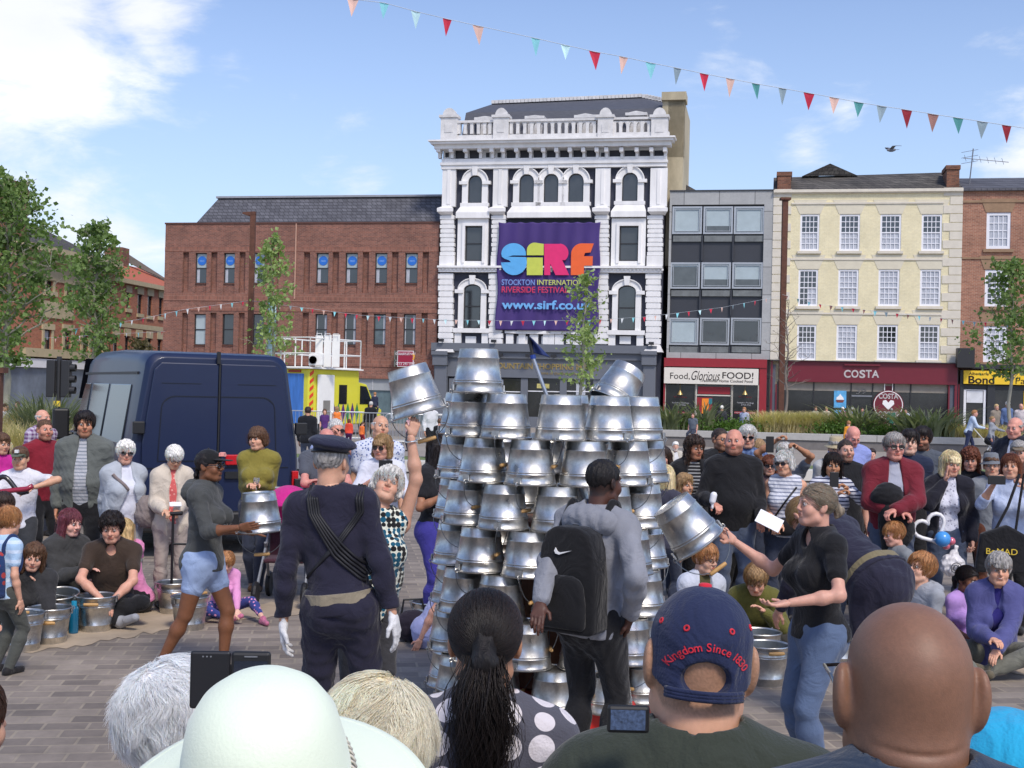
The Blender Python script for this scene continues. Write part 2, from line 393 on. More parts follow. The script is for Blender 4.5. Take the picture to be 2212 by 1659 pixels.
mb = MB()
for y0, y1, pr in ((722, 768, .03), (805, 832, .03), (424, 452, .02), (1120, 1172, .04), (1222, 1246, .07)):
    mb.box(B.a, B.b-.16, -pr, .02, B.Z(y1), B.Z(y0))
for xs, (ya, yb) in ((rec_u, (456, 716)), (rec_l, (838, 1112))):
    for x0, x1 in xs:
        u0, u1, z0, z1 = B.r(x0, ya, x1, yb)
        for k in range(3): mb.box(u0+.02, u1-.02, .2-.05*k, .21, z0+.25*(2-k)-.02, z0+.25*(3-k)-.02)
B.parts(mb, 'soldier_course', BRICKB)
mb = MB(); mb.box(B.a-.04, B.b-.15, -.05, .35, zt, zt+.09); B.part(mb, 'coping', mat('dark_brick_coping', rgb(92, 62, 54), .9, var=.2))
mb = MB(); mb.box(B.a, B.b-.16, -.012, -.004, B.Z(445), zt-.3); mb.v = []; mb.f = []; mb.m = []
u = B.U(886, 500); mb.box(u-.03, u+.03, -.06, 0, B.Z(752), zt); B.part(mb, 'drain_line', mat('pale_mortar_streak', rgb(190, 150, 130), .9))
STK = mat('blue_round_sticker', rgb(40, 110, 200), .5, var=0)
for h, k in WR:
    def po(q, a, b, c, d, zm, k=k):
        if k == 'b':
            q(a, b, zm, d, BLIND); w = (b-a)*.3; q(a, a+w, c, zm, CURT); q(a+w, b, c, zm, GLASS)
        elif k == 'f': q(a, b, c, zm, BLIND); q(a, b, zm, d, BLIND)
        elif k == 'd': q(a, b, c, d, GLASS)
        elif k == 'h': q(a, a+.75*(b-a), c, d, mat('hazy_glass', rgb(90, 104, 108), .2, var=.2)); q(a+.75*(b-a), b, c, d, CURT)
        else: q(a, a+.12*(b-a), c, d, CURT); q(a+.12*(b-a), a+.75*(b-a), c, d, GLASS); q(a+.75*(b-a), b, c, d, CURT)
    wd = sash(B, h, BLACKF, y=.12, fw=.05, mid=.5, pane_over=po)
    if k == 'b':
        s2 = MB(); uc = (h[0]+h[1])/2; zc = h[2]+(h[3]-h[2])*.75
        s2.prism([(uc+.27*math.cos(t*math.pi/10), zc+.27*math.sin(t*math.pi/10)) for t in range(20)], .145, .165); s2.build('sticker', STK, wd)
        text('next', 'sticker_lettering', .16, mat('pale_blue_print', rgb(150, 190, 235), .6), wd, uc, zc-.05, y=.143, ext=.001)
# mansard roof
ya = .9; z2 = B.Zd(112, 900, 2.3); ul = B.a; mb = MB()
e0 = zt-.15; ux0 = B.U(215, 275); ux1 = B.U(292, 115)
mb.poly([(ux0, .35, e0), (B.b-.15, .35, e0), (B.b-.15, 2.3, z2), (ux1, 2.3, z2), (ux0, 12, e0), (ux1, 10, z2), (B.b-.15, 10, z2)], [(0, 1, 2, 3), (4, 0, 3, 5), (3, 2, 6, 5)])
rf = B.part(mb, 'roof', SLATE); mb = MB(); mb.box(ux1-.1, B.b-.15, 2.15, 2.5, z2+.003, z2+.12); mb.build('ridge_flashing', mat('lead_flashing', rgb(150, 152, 158), .6), rf)
# ground floor: painted fascia and whitewashed glass
mb = MB(); mb.box(B.a, B.b-.15, .1, .5, B.Z(1318), zf-.003)
B.part(mb, 'shop_fascia', mat('grey_fascia', rgb(158, 162, 164), .7, var=.08))
mb = MB(); mb.box(B.a, B.b-.16, .2, .5, 0, B.Z(1318)-.003); B.part(mb, 'shop_window', mat('whitewashed_glass', rgb(92, 110, 114), .35, var=.55, vs=.9, stretch=(1, 1, .5)))
mb = MB()
for x in (878, 975, 1070, 1180, 1275, 1370, 1500, 1640): u = B.U(x, 1300); mb.box(u-.04, u+.04, .06, .11, B.Z(1318), zf-.01)
for x in (700, 880, 1180, 1500, 1760): u = B.U(x, 1380); mb.box(u-.12, u+.12, .1, .2, .1, B.Z(1320))
B.parts(mb, 'fascia_batten', mat('pale_batten', rgb(176, 178, 180), .7))
# agent's sign board on a bracket
sb = B.r(1553, 1082, 1655, 1183); sg = empty('agent_sign', (0, 0, 0), 0, 'dark red letting agent board with a phone number fixed to the brick office', 'sign')
sg.matrix_world = B.root.matrix_world.copy(); P0 = MAIN.O+MAIN.U*B.u0; sg.location = P0; sg.rotation_euler = (0, 0, MAIN.ang)
MAROON = mat('maroon_print', rgb(150, 26, 56), .5, var=.04); mb = MB(); mb.box(*sb[:2], -.75, -.7, *sb[2:]); mb.build('board', MAT_W := mat('sign_white', rgb(225, 215, 218), .5, var=.03), sg)
zz = sb[2]+.28*(sb[3]-sb[2]); mb = MB(); mb.box(sb[0]+.04, sb[1]-.04, -.756, -.745, zz, sb[3]-.04); mb.box(sb[0]+.04, sb[1]-.04, -.756, -.745, sb[2]+.04, zz-.03); mb.build('print', MAROON, sg)
mb = MB(); mb.box(sb[0]-.2, sb[0]-.15, -.7, 0, sb[2], sb[3]); mb.box(sb[0]-.2, sb[0], -.7, -.65, sb[2]+.3, sb[2]+.4); mb.build('bracket', mat('weathered_board', rgb(110, 115, 108), .8, var=.3, vs=5), sg)
um = (sb[0]+sb[1])/2
text('GRAHAM PENNY', 'lettering', .2, MAT_W, sg, um, zz+.42, y=-.765, sx=.78); text('0113 245 1447', 'phone_number', .23, MAT_W, sg, um, sb[2]+.1, y=-.765, sx=.8)
text('COMMERCIAL TO LET', 'lettering', .09, MAT_W, sg, um-.15, sb[3]-.25, y=-.765, sx=.8)
mb = MB(); mb.prism([(um+.4, sb[3]-.5), (um+.47, sb[3]-.35), (um+.4, sb[3]-.2), (um+.5, sb[3]-.12), (um+.55, sb[3]-.3), (um+.5, sb[3]-.5)], -.765, -.757); mb.build('emblem', mat('amber_print', rgb(235, 170, 60), .5), sg)
# ================================================================== white stucco building
c5 = crop(1040, 200, 2.183)
B = Bld(MAIN, c5, 80, 1265, 900, 'white_stucco_building', 'tall ornate white stucco building with navy panels and a balustraded top'); B.xm = 660
ST = mat('white_stucco', rgb(232, 230, 228), .6, var=.1, vs=1.6, stretch=(1, 1, .25), bump=.05, bs=20); STD = mat('weathered_stucco', rgb(208, 206, 204), .75, var=.16, vs=2.2, bump=.1, bs=15)
NAVY = mat('navy_panel', rgb(46, 49, 64), .6, var=.05); GREY = mat('grey_shopfront_paint', rgb(104, 108, 116), .55, var=.05, vs=1)
WG = mat('dark_window_glass', rgb(58, 60, 62), .08, var=.25, vs=.6, spec=.9, stretch=(1, 1, .6)); WG2 = GLASS
zt = B.Z(455); zb = B.Z(1400); a, b = B.a, B.b
mb = MB(); mb.face([(a, 0, zb), (b, 0, zb), (b, 0, zt), (a, 0, zt)]); mb.box(a, b, .02, 13, 0, B.Z(330)); B.part(mb, 'wall', NAVY)
mb = MB(); mbz = MB()
def bx(m, x0, y0, x1, y1, p0=-.25, p1=0.01):
    u0, u1, z0, z1 = B.r(x0, y0, x1, y1); m.box(u0, u1, p0, p1, z0, z1); return (u0, u1, z0, z1)
mb.mark('pilaster')
tops = [(92, 163), (362, 438), (905, 984), (1197, 1287)]; mids = [(84, 155), (357, 430), (906, 976), (1184, 1262)]; lows = [(74, 148), (342, 412), (902, 972), (1175, 1252)]
for x0, x1 in tops:
    bx(mb, x0, 462, x1, 668, -.25); bx(mb, (x0+x1)/2-9, 470, (x0+x1)/2+9, 655, -.29, -.245)
for i, (x0, x1) in enumerate(tops):
    o = (-16, -14, -8, -6)[i]; u0, u1, z0, z1 = B.r(x0+o, 668, x1+o+6, 712)
    vs = [(u0+.15, -.28, z1), (u1-.15, -.28, z1), (u1+.05, -.55, z0+.35), (u0-.05, -.55, z0+.35), (u1+.05, -.55, z0+.15), (u0-.05, -.55, z0+.15), (u1-.1, -.3, z0), (u0+.1, -.3, z0), (u0+.15, 0, z1), (u1-.15, 0, z1), (u0+.1, 0, z0), (u1-.1, 0, z0)]
    mb.poly(vs, [(0, 3, 2, 1), (3, 5, 4, 2), (5, 7, 6, 4), (8, 0, 1, 9), (0, 8, 10, 7), (0, 7, 5), (0, 5, 3), (1, 6, 11, 9), (1, 2, 4), (1, 4, 6), (7, 10, 11, 6)])
def rust(x0, x1, ya, yb, n):
    for k in range(n):
        y0 = ya+(yb-ya)*k/n; y1 = ya+(yb-ya)*(k+1)/n
        dx = 0 if k % 2 else 3
        u0, u1, z0, z1 = B.r(x0-dx, y0, x1+dx, y1); mb.box(u0, u1, -.3, 0, z0+.03, z1-.03)
    u0, u1, z0, z1 = B.r(x0, ya, x1, yb); mb.box(u0+.04, u1-.04, -.25, 0, z0, z1)
for x0, x1 in mids: rust(x0, x1, 714, 930, 9); bx(mb, x0-5, 930, x1+2, 985, -.36)
for x0, x1 in lows: rust(x0, x1, 1022, 1400, 12)
mb.mark('string_course')
bx(mb, 72, 985, 1262, 996, -.55); bx(mb, 76, 996, 1260, 1018, -.4)
u0, u1, z0, z1 = B.r(76, 998, 1260, 1008)
k = u0
while k < u1: mb.box(k, k+.1, -.47, -.39, z0, z1); k += .22
mb.mark('window_surround')
arches = [(228, 302, 500, 648), (500, 578, 494, 645), (630, 708, 492, 644), (760, 842, 490, 643), (1047, 1130, 486, 638)]
for x0, x1, y0, y1 in arches:
    u0, u1, z0, z1 = B.r(x0, y0, x1, y1); rr = (u1-u0)/2; zs = z1-rr
    ring(mb, arch_path(u0, u1, z0, zs, rr), arch_path(u0-.34, u1+.34, z0, zs, rr+.34), -.2, 0)
    ring(mb, arch_path(u0-.32, u1+.32, zs-.05, zs, rr+.32), arch_path(u0-.38, u1+.38, zs-.05, zs, rr+.38), -.28, -.19)
    for q0, q1 in ((u0-.5, u0-.03), (u1+.03, u1+.5)): mb.box(q0, q1, -.3, 0, zs-.12, zs+.06)
    mb.prism([((u0+u1)/2-.12, zs+rr-.03), ((u0+u1)/2+.12, zs+rr-.03), ((u0+u1)/2+.18, zs+rr+.5), ((u0+u1)/2-.18, zs+rr+.5)], -.34, -.15)
    mb.box(u0-.42, u1+.42, -.26, 0, z0-.2, z0-.002)
    w_ = MB(); w_.prism(arch_path(u0, u1, z0, zs, rr), -.06, -.02); wd = B.part(w_, 'window', WG)
    w_ = MB(); ring(w_, arch_path(u0+.05, u1-.05, z0+.06, zs, rr-.05, 14), arch_path(u0, u1, z0, zs, rr, 14), -.1, -.055); w_.box(u0, u1, -.1, -.055, z0, z0+.06); w_.build('window_frame', BLACKF, wd)
for x0, x1 in ((578, 630), (708, 760)): bx(mb, x0, 545, x1, 665, -.16)
mb.mark('apron')
def apron(x0, x1, X0, X1, y0, y1, y2):
    u0, u1, z0, z1 = B.r(x0, y0, x1, y1); U0, U1, Z0, Z1 = B.r(X0, y1, X1, y2)
    mb.poly([(u0, -.2, z1), (u1, -.2, z1), (U1, -.42, z0), (U0, -.42, z0), (U1, -.42, Z0), (U0, -.42, Z0), (u0, 0, z1), (u1, 0, z1), (U1, 0, Z0), (U0, 0, Z0)],
            [(0, 3, 2, 1), (3, 5, 4, 2), (6, 0, 1, 7), (0, 6, 9), (0, 9, 5, 3), (1, 8, 7), (1, 2, 4, 8), (5, 9, 8, 4)])
apron(196, 330, 168, 345, 655, 700, 730); apron(470, 868, 440, 884, 652, 700, 728); apron(1018, 1162, 990, 1176, 648, 695, 724)
mb.mark('window_surround')
for x0, x1, X0, X1 in ((212, 305, 172, 334), (1032, 1134, 990, 1172)):
    u0, u1, z0, z1 = B.r(x0, 770, x1, 957); U0, U1, Z0, Z1 = B.r(X0, 730, X1, 982)
    for c in ((U0, u0, Z0, Z1), (u1, U1, Z0, Z1), (u0, u1, z1, Z1), (u0, u1, Z0, z0)): mb.box(c[0], c[1], -.22, 0, c[2], c[3])
    mb.box(u0-.16, u0, -.3, -.2, z0-.1, z1+.16); mb.box(u1, u1+.16, -.3, -.2, z0-.1, z1+.16); mb.box(u0, u1, -.3, -.2, z1, z1+.16)
    sash(B, (u0, u1, z0, z1), BLACKF, y=-.1, fw=.07, mid=.5, lower=WG, upper=WG)
# lower windows with segmental heads
for x0, x1, y0, y1, X0, X1 in ((204, 295, 1080, 1314, 165, 325), (1024, 1118, 1086, 1325, 980, 1160), (545, 620, 1110, 1320, 510, 655), (700, 780, 1110, 1320, 665, 815)):
    u0, u1, z0, z1 = B.r(x0, y0, x1, y1); zs = z1-.3
    ring(mb, arch_path(u0, u1, z0, zs, .3), arch_path(u0-.31, u1+.31, z0, zs, .61), -.2, 0)
    ring(mb, arch_path(u0-.3, u1+.3, zs-.03, zs, .6), arch_path(u0-.35, u1+.35, zs-.03, zs, .65), -.28, -.19)
    for q0, q1 in ((u0-.5, u0-.03), (u1+.03, u1+.5)): mb.box(q0, q1, -.3, 0, zs-.2, zs)
    mb.prism([((u0+u1)/2-.12, zs+.3), ((u0+u1)/2+.12, zs+.3), ((u0+u1)/2+.18, zs+.8), ((u0+u1)/2-.18, zs+.8)], -.34, -.15)
    mb.box(u0-.55, u1+.55, -.32, 0, z0-.25, z0-.002)
    for q0, q1 in ((u0-.48, u0-.1), (u1+.1, u1+.48)): mb.box(q0, q1, -.2, 0, zb, z0-.25)
    w_ = MB(); w_.prism(arch_path(u0, u1, z0, zs, .3), -.06, -.02); wd = B.part(w_, 'window', WG2)
    w_ = MB(); ring(w_, arch_path(u0+.06, u1-.06, z0+.06, zs, .24), arch_path(u0, u1, z0, zs, .3), -.1, -.055); w_.box(u0+.06, u1-.06, -.1, -.055, (z0+z1)/2-.04, (z0+z1)/2+.04); w_.box(u0, u1, -.1, -.055, z0, z0+.06); w_.build('window_frame', BLACKF, wd)
mb.mark('dado'); bx(mb, 425, 1330, 905, 1344, -.3)
for x0, x1 in ((212, 268), (485, 542), (617, 673), (748, 803), (1033, 1092)): bx(mb, x0, 1356, x1, 1397, -.08)
for x0, x1 in ((430, 468), (556, 600), (690, 735), (815, 860)): bx(mb, x0, 1346, x1, 1400, -.2)
mb.mark('cornice')
bx(mb, 84, 428, 1290, 442, -.4); bx(mb, 88, 442, 1286, 462, -.32); bx(mb, 90, 408, 1286, 428, -.3)
bx(mb, 62, 338, 1310, 360, -.75); bx(mb, 48, 326, 1325, 338, -1.0); bx(mb, 38, 318, 1335, 326, -1.12)
bx(mb, 95, 360, 1280, 410, -.02, .1)
mb.mark('bracket'); brs = [80, 147, 222, 298, 362, 420, 492, 563, 634, 704, 775, 846, 917, 968, 1048, 1128, 1206, 1278]
for x in brs:
    u0, u1, z0, z1 = B.r(x-10, 362, x+10, 412); mb.prism([(u0, z0+.3), (u1, z0+.3), (u1, z1), (u0, z1)], -.7, 0); mb.prism([(u0+.03, z0), (u1-.03, z0), (u1-.03, z0+.3), (u0+.03, z0+.3)], -.35, 0)
pn = MB()
for i in range(len(brs)-1):
    x0, x1 = brs[i]+12, brs[i+1]-12
    if x1-x0 < 60 and i in (0, 3, 4, 12, 15, 16) and x1-x0 < 45: bx(pn, (x0+x1)/2-9, 378, (x0+x1)/2+9, 402, -.06, -.03)
    else: bx(pn, x0, 366, x1, 410, -.06, -.03)
B.parts(pn, 'frieze_panel', mat('frieze_black', rgb(44, 44, 50), .6))
B.parts(mb, 'stucco_trim', ST)
# balustrade
mb = MB(); bx(mb, 92, 285, 1300, 318, -.5, -.1); bx(mb, 92, 206, 1290, 218, -.52, -.08)
peds = [(92, 178), (370, 450), (922, 1003), (1205, 1292)]
for x0, x1 in peds:
    bx(mb, x0, 200, x1, 318, -.6, 0); u0, u1, z0, z1 = B.r(x0, 180, x1, 201); mb.box(u0-.08, u1+.08, -.68, .08, z0, z0+.14)
    h = (u1-u0)/2; mb.prism([(u0, z0+.14), (u1, z0+.14)]+[((u0+u1)/2+h*.8*math.cos(t*math.pi/8), z0+.14+.42*math.sin(t*math.pi/8)) for t in range(9)], -.5, 0)
    bx(mb, x0+22, 236, x1-22, 280, -.63, -.59)
balx = [218, 253, 288, 322, 462, 497, 534, 571, 608, 644, 681, 717, 754, 792, 829, 866, 903, 1042, 1080, 1118, 1156, 1192, 350, 186, 1010]
for x in balx: bx(mb, x-8, 218, x+8, 285, -.45, -.15)
for x in [201, 236, 270, 305, 340, 480, 515, 552, 590, 626, 662, 699, 736, 773, 810, 848, 884, 1024, 1061, 1100, 1137, 1175]:
    u0, u1, z0, z1 = B.r(x-10, 218, x+10, 245); rr = (u1-u0)/2
    ring(mb, [((u0+u1)/2+rr*math.cos(t), z0+(z1-z0)*.8*math.sin(t)) for t in [math.pi*(1-k/6) for k in range(7)]], [(u0-.1+(u1-u0+.2)*k/6, z1+.02) for k in range(7)], -.43, -.17)
B.part(mb, 'balustrade', STD)
# roof with dormer pediments
mb = MB(); u0 = B.U(175, 160); u1 = B.U(1272, 140); zr0 = B.Z(300); zr1 = B.Zd(165, 200, 1.3); zr1b = B.Zd(140, 1260, 1.3)
ru0 = B.U(232, 122)+.3; ru1 = B.U(1110, 85); zr2 = B.Zd(85, 1110, 4.5); zr3 = B.Zd(122, 232, 4.5); zr4 = B.Zd(112, 1260, 4.5)
mb.poly([(u0, .6, zr0), (u1, .6, zr0), (u1, 1.3, zr1b), (u0+.1, 1.3, zr1), (u1-.2, 4.5, zr4), (ru1, 4.5, zr2), (ru0, 4.5, zr3), (u0, 10, zr0), (u1, 10, zr0)], [(0, 1, 2, 3), (3, 2, 4, 5, 6), (0, 3, 6, 7), (6, 5, 4, 8, 7)])
rf = B.part(mb, 'roof', mat('dark_slate', rgb(78, 80, 88), .7, var=.18, vs=3, stretch=(1, 1, 5)))
mb = MB(); n = 40
for k in range(n):
    t = k/n; x = ru0+(ru1-ru0)*t; z = zr3+(zr2-zr3)*t; dx = (ru1-ru0)/n; mb.box(x, x+dx*.9, 4.3, 4.7, z, z+.2)
for k in range(8):
    t = k/8; x = ru1+(u1-.2-ru1)*t; z = zr2+(zr4-zr2)*t; mb.box(x, x+.35, 4.3, 4.7, z-.05, z+.15)
mb.build('ridge_tile', STD, rf)
for x0, x1, y0, y1 in ((252, 352, 185, 212), (523, 617, 180, 205), (788, 895, 170, 200), (1063, 1168, 157, 187)):
    u0, u1, z0, z1 = B.r(x0, y0, x1, y1); mb = MB(); mb.prism([(u0, z0+.35), (u1, z0+.35), ((u0+u1)/2, z1+.15)], .5, 1.6); mb.box(u0-.06, u1+.06, .45, 1.6, z0+.2, z0+.36); mb.box(u0+.1, u1-.1, .6, 1.6, z0-1.2, z0+.2)
    mb.build('dormer', STD, rf)
# chimney stack on the right gable
CRM = mat('stained_render', rgb(186, 174, 146), .9, var=.3, vs=.8, stretch=(1, 1, .4), bump=.2, bs=12)
mb = MB(); u0, u1, z0, z1 = B.r(1272, 72, 1345, 580); mb.box(b+.02, b+.9, 1.0, 6.5, z0-4, z1); mb.box(b-.35, b+1.0, .8, 2.2, z1-.05, z1+.4)
mb.box(b-.3, b+.9, 1.0, 2.0, z1-3.2, z1-.06); B.part(mb, 'chimney', CRM)
mb = MB(); mb.poly([(b+.9, 4, B.Z(490)), (b+3.4, 6, B.Z(600)), (b+3.4, 12, B.Z(600)), (b+.9, 12, B.Z(490)), (b+.9, 4, B.Z(600)), ], [(0, 1, 2, 3), (0, 4, 1)]); B.part(mb, 'side_roof', SLATE2)
# grey ground-floor shopfront
mb = MB(); zf = B.Z(1400); mb.box(a-.3, b-.2, -.55, -.02, B.Z(1442), zf-.004); mb.box(a-.3, b-.25, -.35, -.02, B.Z(1478), B.Z(1442)-.003)
mb.box(a-.2, b-.3, -.2, -.01, B.Z(1572), B.Z(1478)-.003); mb.box(a, b-.3, -.26, -.01, B.Z(1580), B.Z(1572)+.01)
for x0, x1 in ((50, 126), (1155, 1232)): bx(mb, x0-4, 1436, x1+4, 1456, -.75); bx(mb, x0, 1456, x1, 1510, -.65); u0, u1, z0, z1 = B.r(x0+6, 1510, x1-6, 1700); mb.box(u0, u1, -.5, -.01, 0, z1)
for x0, x1 in ((126, 190), (508, 545), (716, 752), (893, 925), (1110, 1156)): u0, u1, z0, z1 = B.r(x0, 1580, x1, 1700); mb.box(u0, u1, -.18, -.01, 0, z1)
mb.box(a, b-.3, -.14, -.01, 0, .6); B.part(mb, 'shopfront', GREY)
mb = MB()
for x0, x1 in lows[:1]+lows[3:]: u0, u1, z0, z1 = B.r(x0-12, 1400, x1+6, 1442); mb.poly([(u0+.3, -.3, z1), (u1-.1, -.3, z1), (u1+.1, -.7, z0), (u0, -.7, z0), (u0+.3, 0, z1), (u1-.1, 0, z1), (u0, 0, z0), (u1+.1, 0, z0)], [(0, 3, 2, 1), (4, 0, 1, 5), (0, 4, 6, 3), (1, 2, 7, 5)])
B.parts(mb, 'pilaster_foot', STD)
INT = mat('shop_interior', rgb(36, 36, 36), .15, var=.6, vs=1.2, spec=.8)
for x0, x1 in ((190, 508), (545, 716), (752, 893), (925, 1110)):
    u0, u1, z0, z1 = B.r(x0, 1580, x1, 1700); mb = MB(); mb.use(INT).box(u0, u1, -.06, -.03, .6, z1)
    if x0 != 545: mb.use(CURT).box(u0+(u1-u0)*.35, u0+(u1-u0)*.7, -.075, -.062, .7, z1-.05)
    else: mb.use(mat('yellow_poster', rgb(190, 180, 110), .6, var=.4, vs=6)).box(u0+.5, u0+1.2, -.075, -.062, 2.2, z1-.3)
    mb.use(WHITE).box(u0, u1, -.09, -.076, z1-.75, z1-.7); B.part(mb, 'shop_window')
GOLD = mat('gold_lettering', rgb(158, 136, 84), .35, metal=.3, var=.2, vs=8)
zc = B.Z(1532); uc = B.U(632, 1515)
text('FOUNTAIN SHOPPING MALL', 'lettering', .44, GOLD, B.root, uc, zc, y=-.23, sx=1.02, off=.012); text('Home of the Enterprise Arcade', 'lettering', .24, GOLD, B.root, B.U(745, 1555), B.Z(1560), y=-.23)
for x in (95, 372, 408, 556, 690, 1205): 
    mb = MB(); u = B.U(x, 1455); z = B.Z(1388 if x in (95, 372, 1205) else 1462); mb.box(u-.14, u+.14, -.75, -.55, z-.08, z+.08); mb.tube([(u, -.6, z), (u, -.3, z-.05)], .03); B.part(mb, 'floodlight', BLACKF)
# ------------------------------------------------------------------ purple festival banner
bn = empty('festival_banner', MAIN.O+MAIN.U*B.u0, MAIN.ang, 'large purple banner with a multicoloured logo hanging on the white building', 'banner')
u0, u1, z0, z1 = B.r(389, 752, 929, 1328)
PUR = mat('purple_cloth', rgb(66, 46, 112), .7, var=.12, vs=.7, stretch=(3, 1, .5)); n = 60
xs = np.linspace(0, 1, n); V = []; 
def by(s, t): return -.45-.05*math.sin(s*19+t*2)*(t**.5)-.03*math.sin(s*43+3*t)-.04*math.sin(t*9+s*4)
for j in range(n):
    for i in range(n):
        s_, t_ = xs[i], xs[j]; V.append((u0+(u1-u0)*s_+.05*math.sin(t_*12)*(1-2*s_), by(s_, t_), z1+(z0-z1)*t_-.06*abs(math.sin(s_*math.pi*9))*(1 if t_ < .01 else 0)))
Fq = [(j*n+i, (j+1)*n+i, (j+1)*n+i+1, j*n+i+1) for j in range(n-1) for i in range(n-1)]
o = np_mesh('cloth', V, Fq, PUR, bn); md = o.modifiers.new('s', 'SOLIDIFY'); md.thickness = .01
def bpoly(name, col, loops, em=0):               # loops of (x,y) in photo-crop units, laid on the cloth
    mb = MB()
    for lp in loops:
        pts = [(B.U(x, y), B.Z(y, x)) for x, y in lp]
        mb.prism(pts, -.60, -.585)
    return mb.build(name, mat('print_'+name, col, .6, var=.06), bn)
def arcp(cx, cy, r, a0, a1, n=16, ry=None): return [(cx+r*math.cos(R(a0+(a1-a0)*k/n)), cy-(ry or r)*math.sin(R(a0+(a1-a0)*k/n))) for k in range(n+1)]
bpoly('logo_s', rgb(92, 172, 228), [arcp(478, 922, 65, 180, 8, 18, 56)+[(543, 931), (472, 931), (452, 937), (430, 948), (416, 938)],
                                    [(412, 968), (464, 967), (455, 957), (430, 948), (452, 938), (545, 940), (548, 965)]+arcp(480, 966, 68, 0, -180, 20, 69)])
bpoly('logo_i', rgb(198, 206, 84), [arcp(590, 905, 42, 180, 90, 8)+[(637, 870), (637, 930), (548, 930)], [(548, 942), (632, 942), (632, 1035), (548, 1035)]])
bpoly('logo_r', rgb(226, 42, 112), [[(640, 870), (720, 870)]+arcp(718, 918, 50, 80, -50, 10)+[(735, 955), (772, 1035), (700, 1035), (672, 975), (672, 1035), (640, 1035)]])
bpoly('logo_f', rgb(236, 100, 44), [[(902, 868)]+arcp(840, 925, 58, 90, 180, 8)+[(780, 1035), (850, 1035), (850, 985), (895, 985), (897, 935), (850, 935), (855, 918), (885, 915)]])
def btext(s, x0, x1, y, m, nm):
    ua, ub = B.U(x0, y), B.U(x1, y); o = text(s, nm, 1, m, bn, 0, 0, y=0); xs_ = [v.co.x for v in o.data.vertices]; wv = max(xs_)-min(xs_); k = (ub-ua)/wv
    zs_ = [v.co.z for v in o.data.vertices]; mnx, mnz = min(xs_), min(zs_)
    return o, k, ua, mnx, mnz
def fit(s, x0, x1, y0, y1, m, nm, yy=-.6, off=.01):
    ua, ub, za, zb_ = B.r(x0, y0, x1, y1); o = text(s, nm, 1, m, bn, 0, 0, y=0, off=off)
    c = np.array([v.co for v in o.data.vertices]); mn, mx = c.min(0), c.max(0)
    c[:, 0] = ua+(c[:, 0]-mn[0])/(mx[0]-mn[0])*(ub-ua); c[:, 2] = za+(c[:, 2]-mn[2])/(mx[2]-mn[2])*(zb_-za); c[:, 1] = yy+(c[:, 1]-mn[1])*2
    o.data.vertices.foreach_set('co', c.ravel()); o.data.update(); return o
fit('STOCKTON', 415, 590, 1058, 1088, mat('print_ltblue', rgb(120, 150, 210), .6), 'lettering'); fit('INTERNATIONAL', 603, 893, 1060, 1088, mat('print_lime', rgb(190, 196, 104), .6), 'lettering')
fit('RIVERSIDE FESTIVAL', 415, 768, 1096, 1128, mat('print_redpink', rgb(206, 54, 92), .6), 'lettering'); fit('www.sirf.co.uk', 415, 895, 1168, 1216, mat('print_blue', rgb(112, 172, 226), .6), 'lettering', off=.03)
# ================================================================== grey office block + food shop
c6 = crop(1600, 380, 2.304)
B = Bld(MAIN, c6, 48, 662, 600, 'concrete_office', 'narrow grey concrete office with three storeys of ribbon windows above a red shop'); B.xm = 350
CONC = brick_mat('grey_cladding', rgb(170, 171, 170), rgb(160, 161, 160), rgb(118, 118, 118), 1.9, 1.5, .025, var=.1, vs=1, off=0, rough=.8)
ALU = mat('aluminium', rgb(182, 184, 186), .4, metal=.5, var=.05); BPAN = mat('charcoal_panel', rgb(56, 58, 64), .5, var=.05); PGR = mat('weathered_grey_panel', rgb(112, 116, 116), .7, var=.3, vs=2)
zt = B.Z(200); zb = B.Z(1142); holes = []; b_ = B.b; a_ = B.a+.25
def strips(): return [(92, 614, 275, 618, 610), (76, 604, 590, 905, 900), (68, 596, 900, 1112, 1110)]
H = B.r(84, 275, 604, 1110); wall(mb := MB(), a_, b_, zb, zt, [(*H, .25, 0)]); mb.box(a_, b_, .5, 12, 0, zt-.02); mb.face([(a_, 0, zt), (b_, 0, zt), (b_, .5, zt), (a_, .5, zt)]); B.part(mb, 'wall', CONC)
mb = MB(); mb.box(a_-.02, b_+.02, -.06, .5, zt+.003, zt+.07); B.part(mb, 'coping', BPAN)
mb = MB(); mb.box(H[0], H[1], .22, .3, H[2], H[3]); B.part(mb, 'recess_panel', BPAN)
HALF = {(0, 0): 'b', (0, 1): 'm', (0, 2): 'b', (1, 0): 't', (1, 1): 'm2', (1, 2): 'm2', (2, 0): 'b', (2, 1): 'd', (2, 2): 'd'}
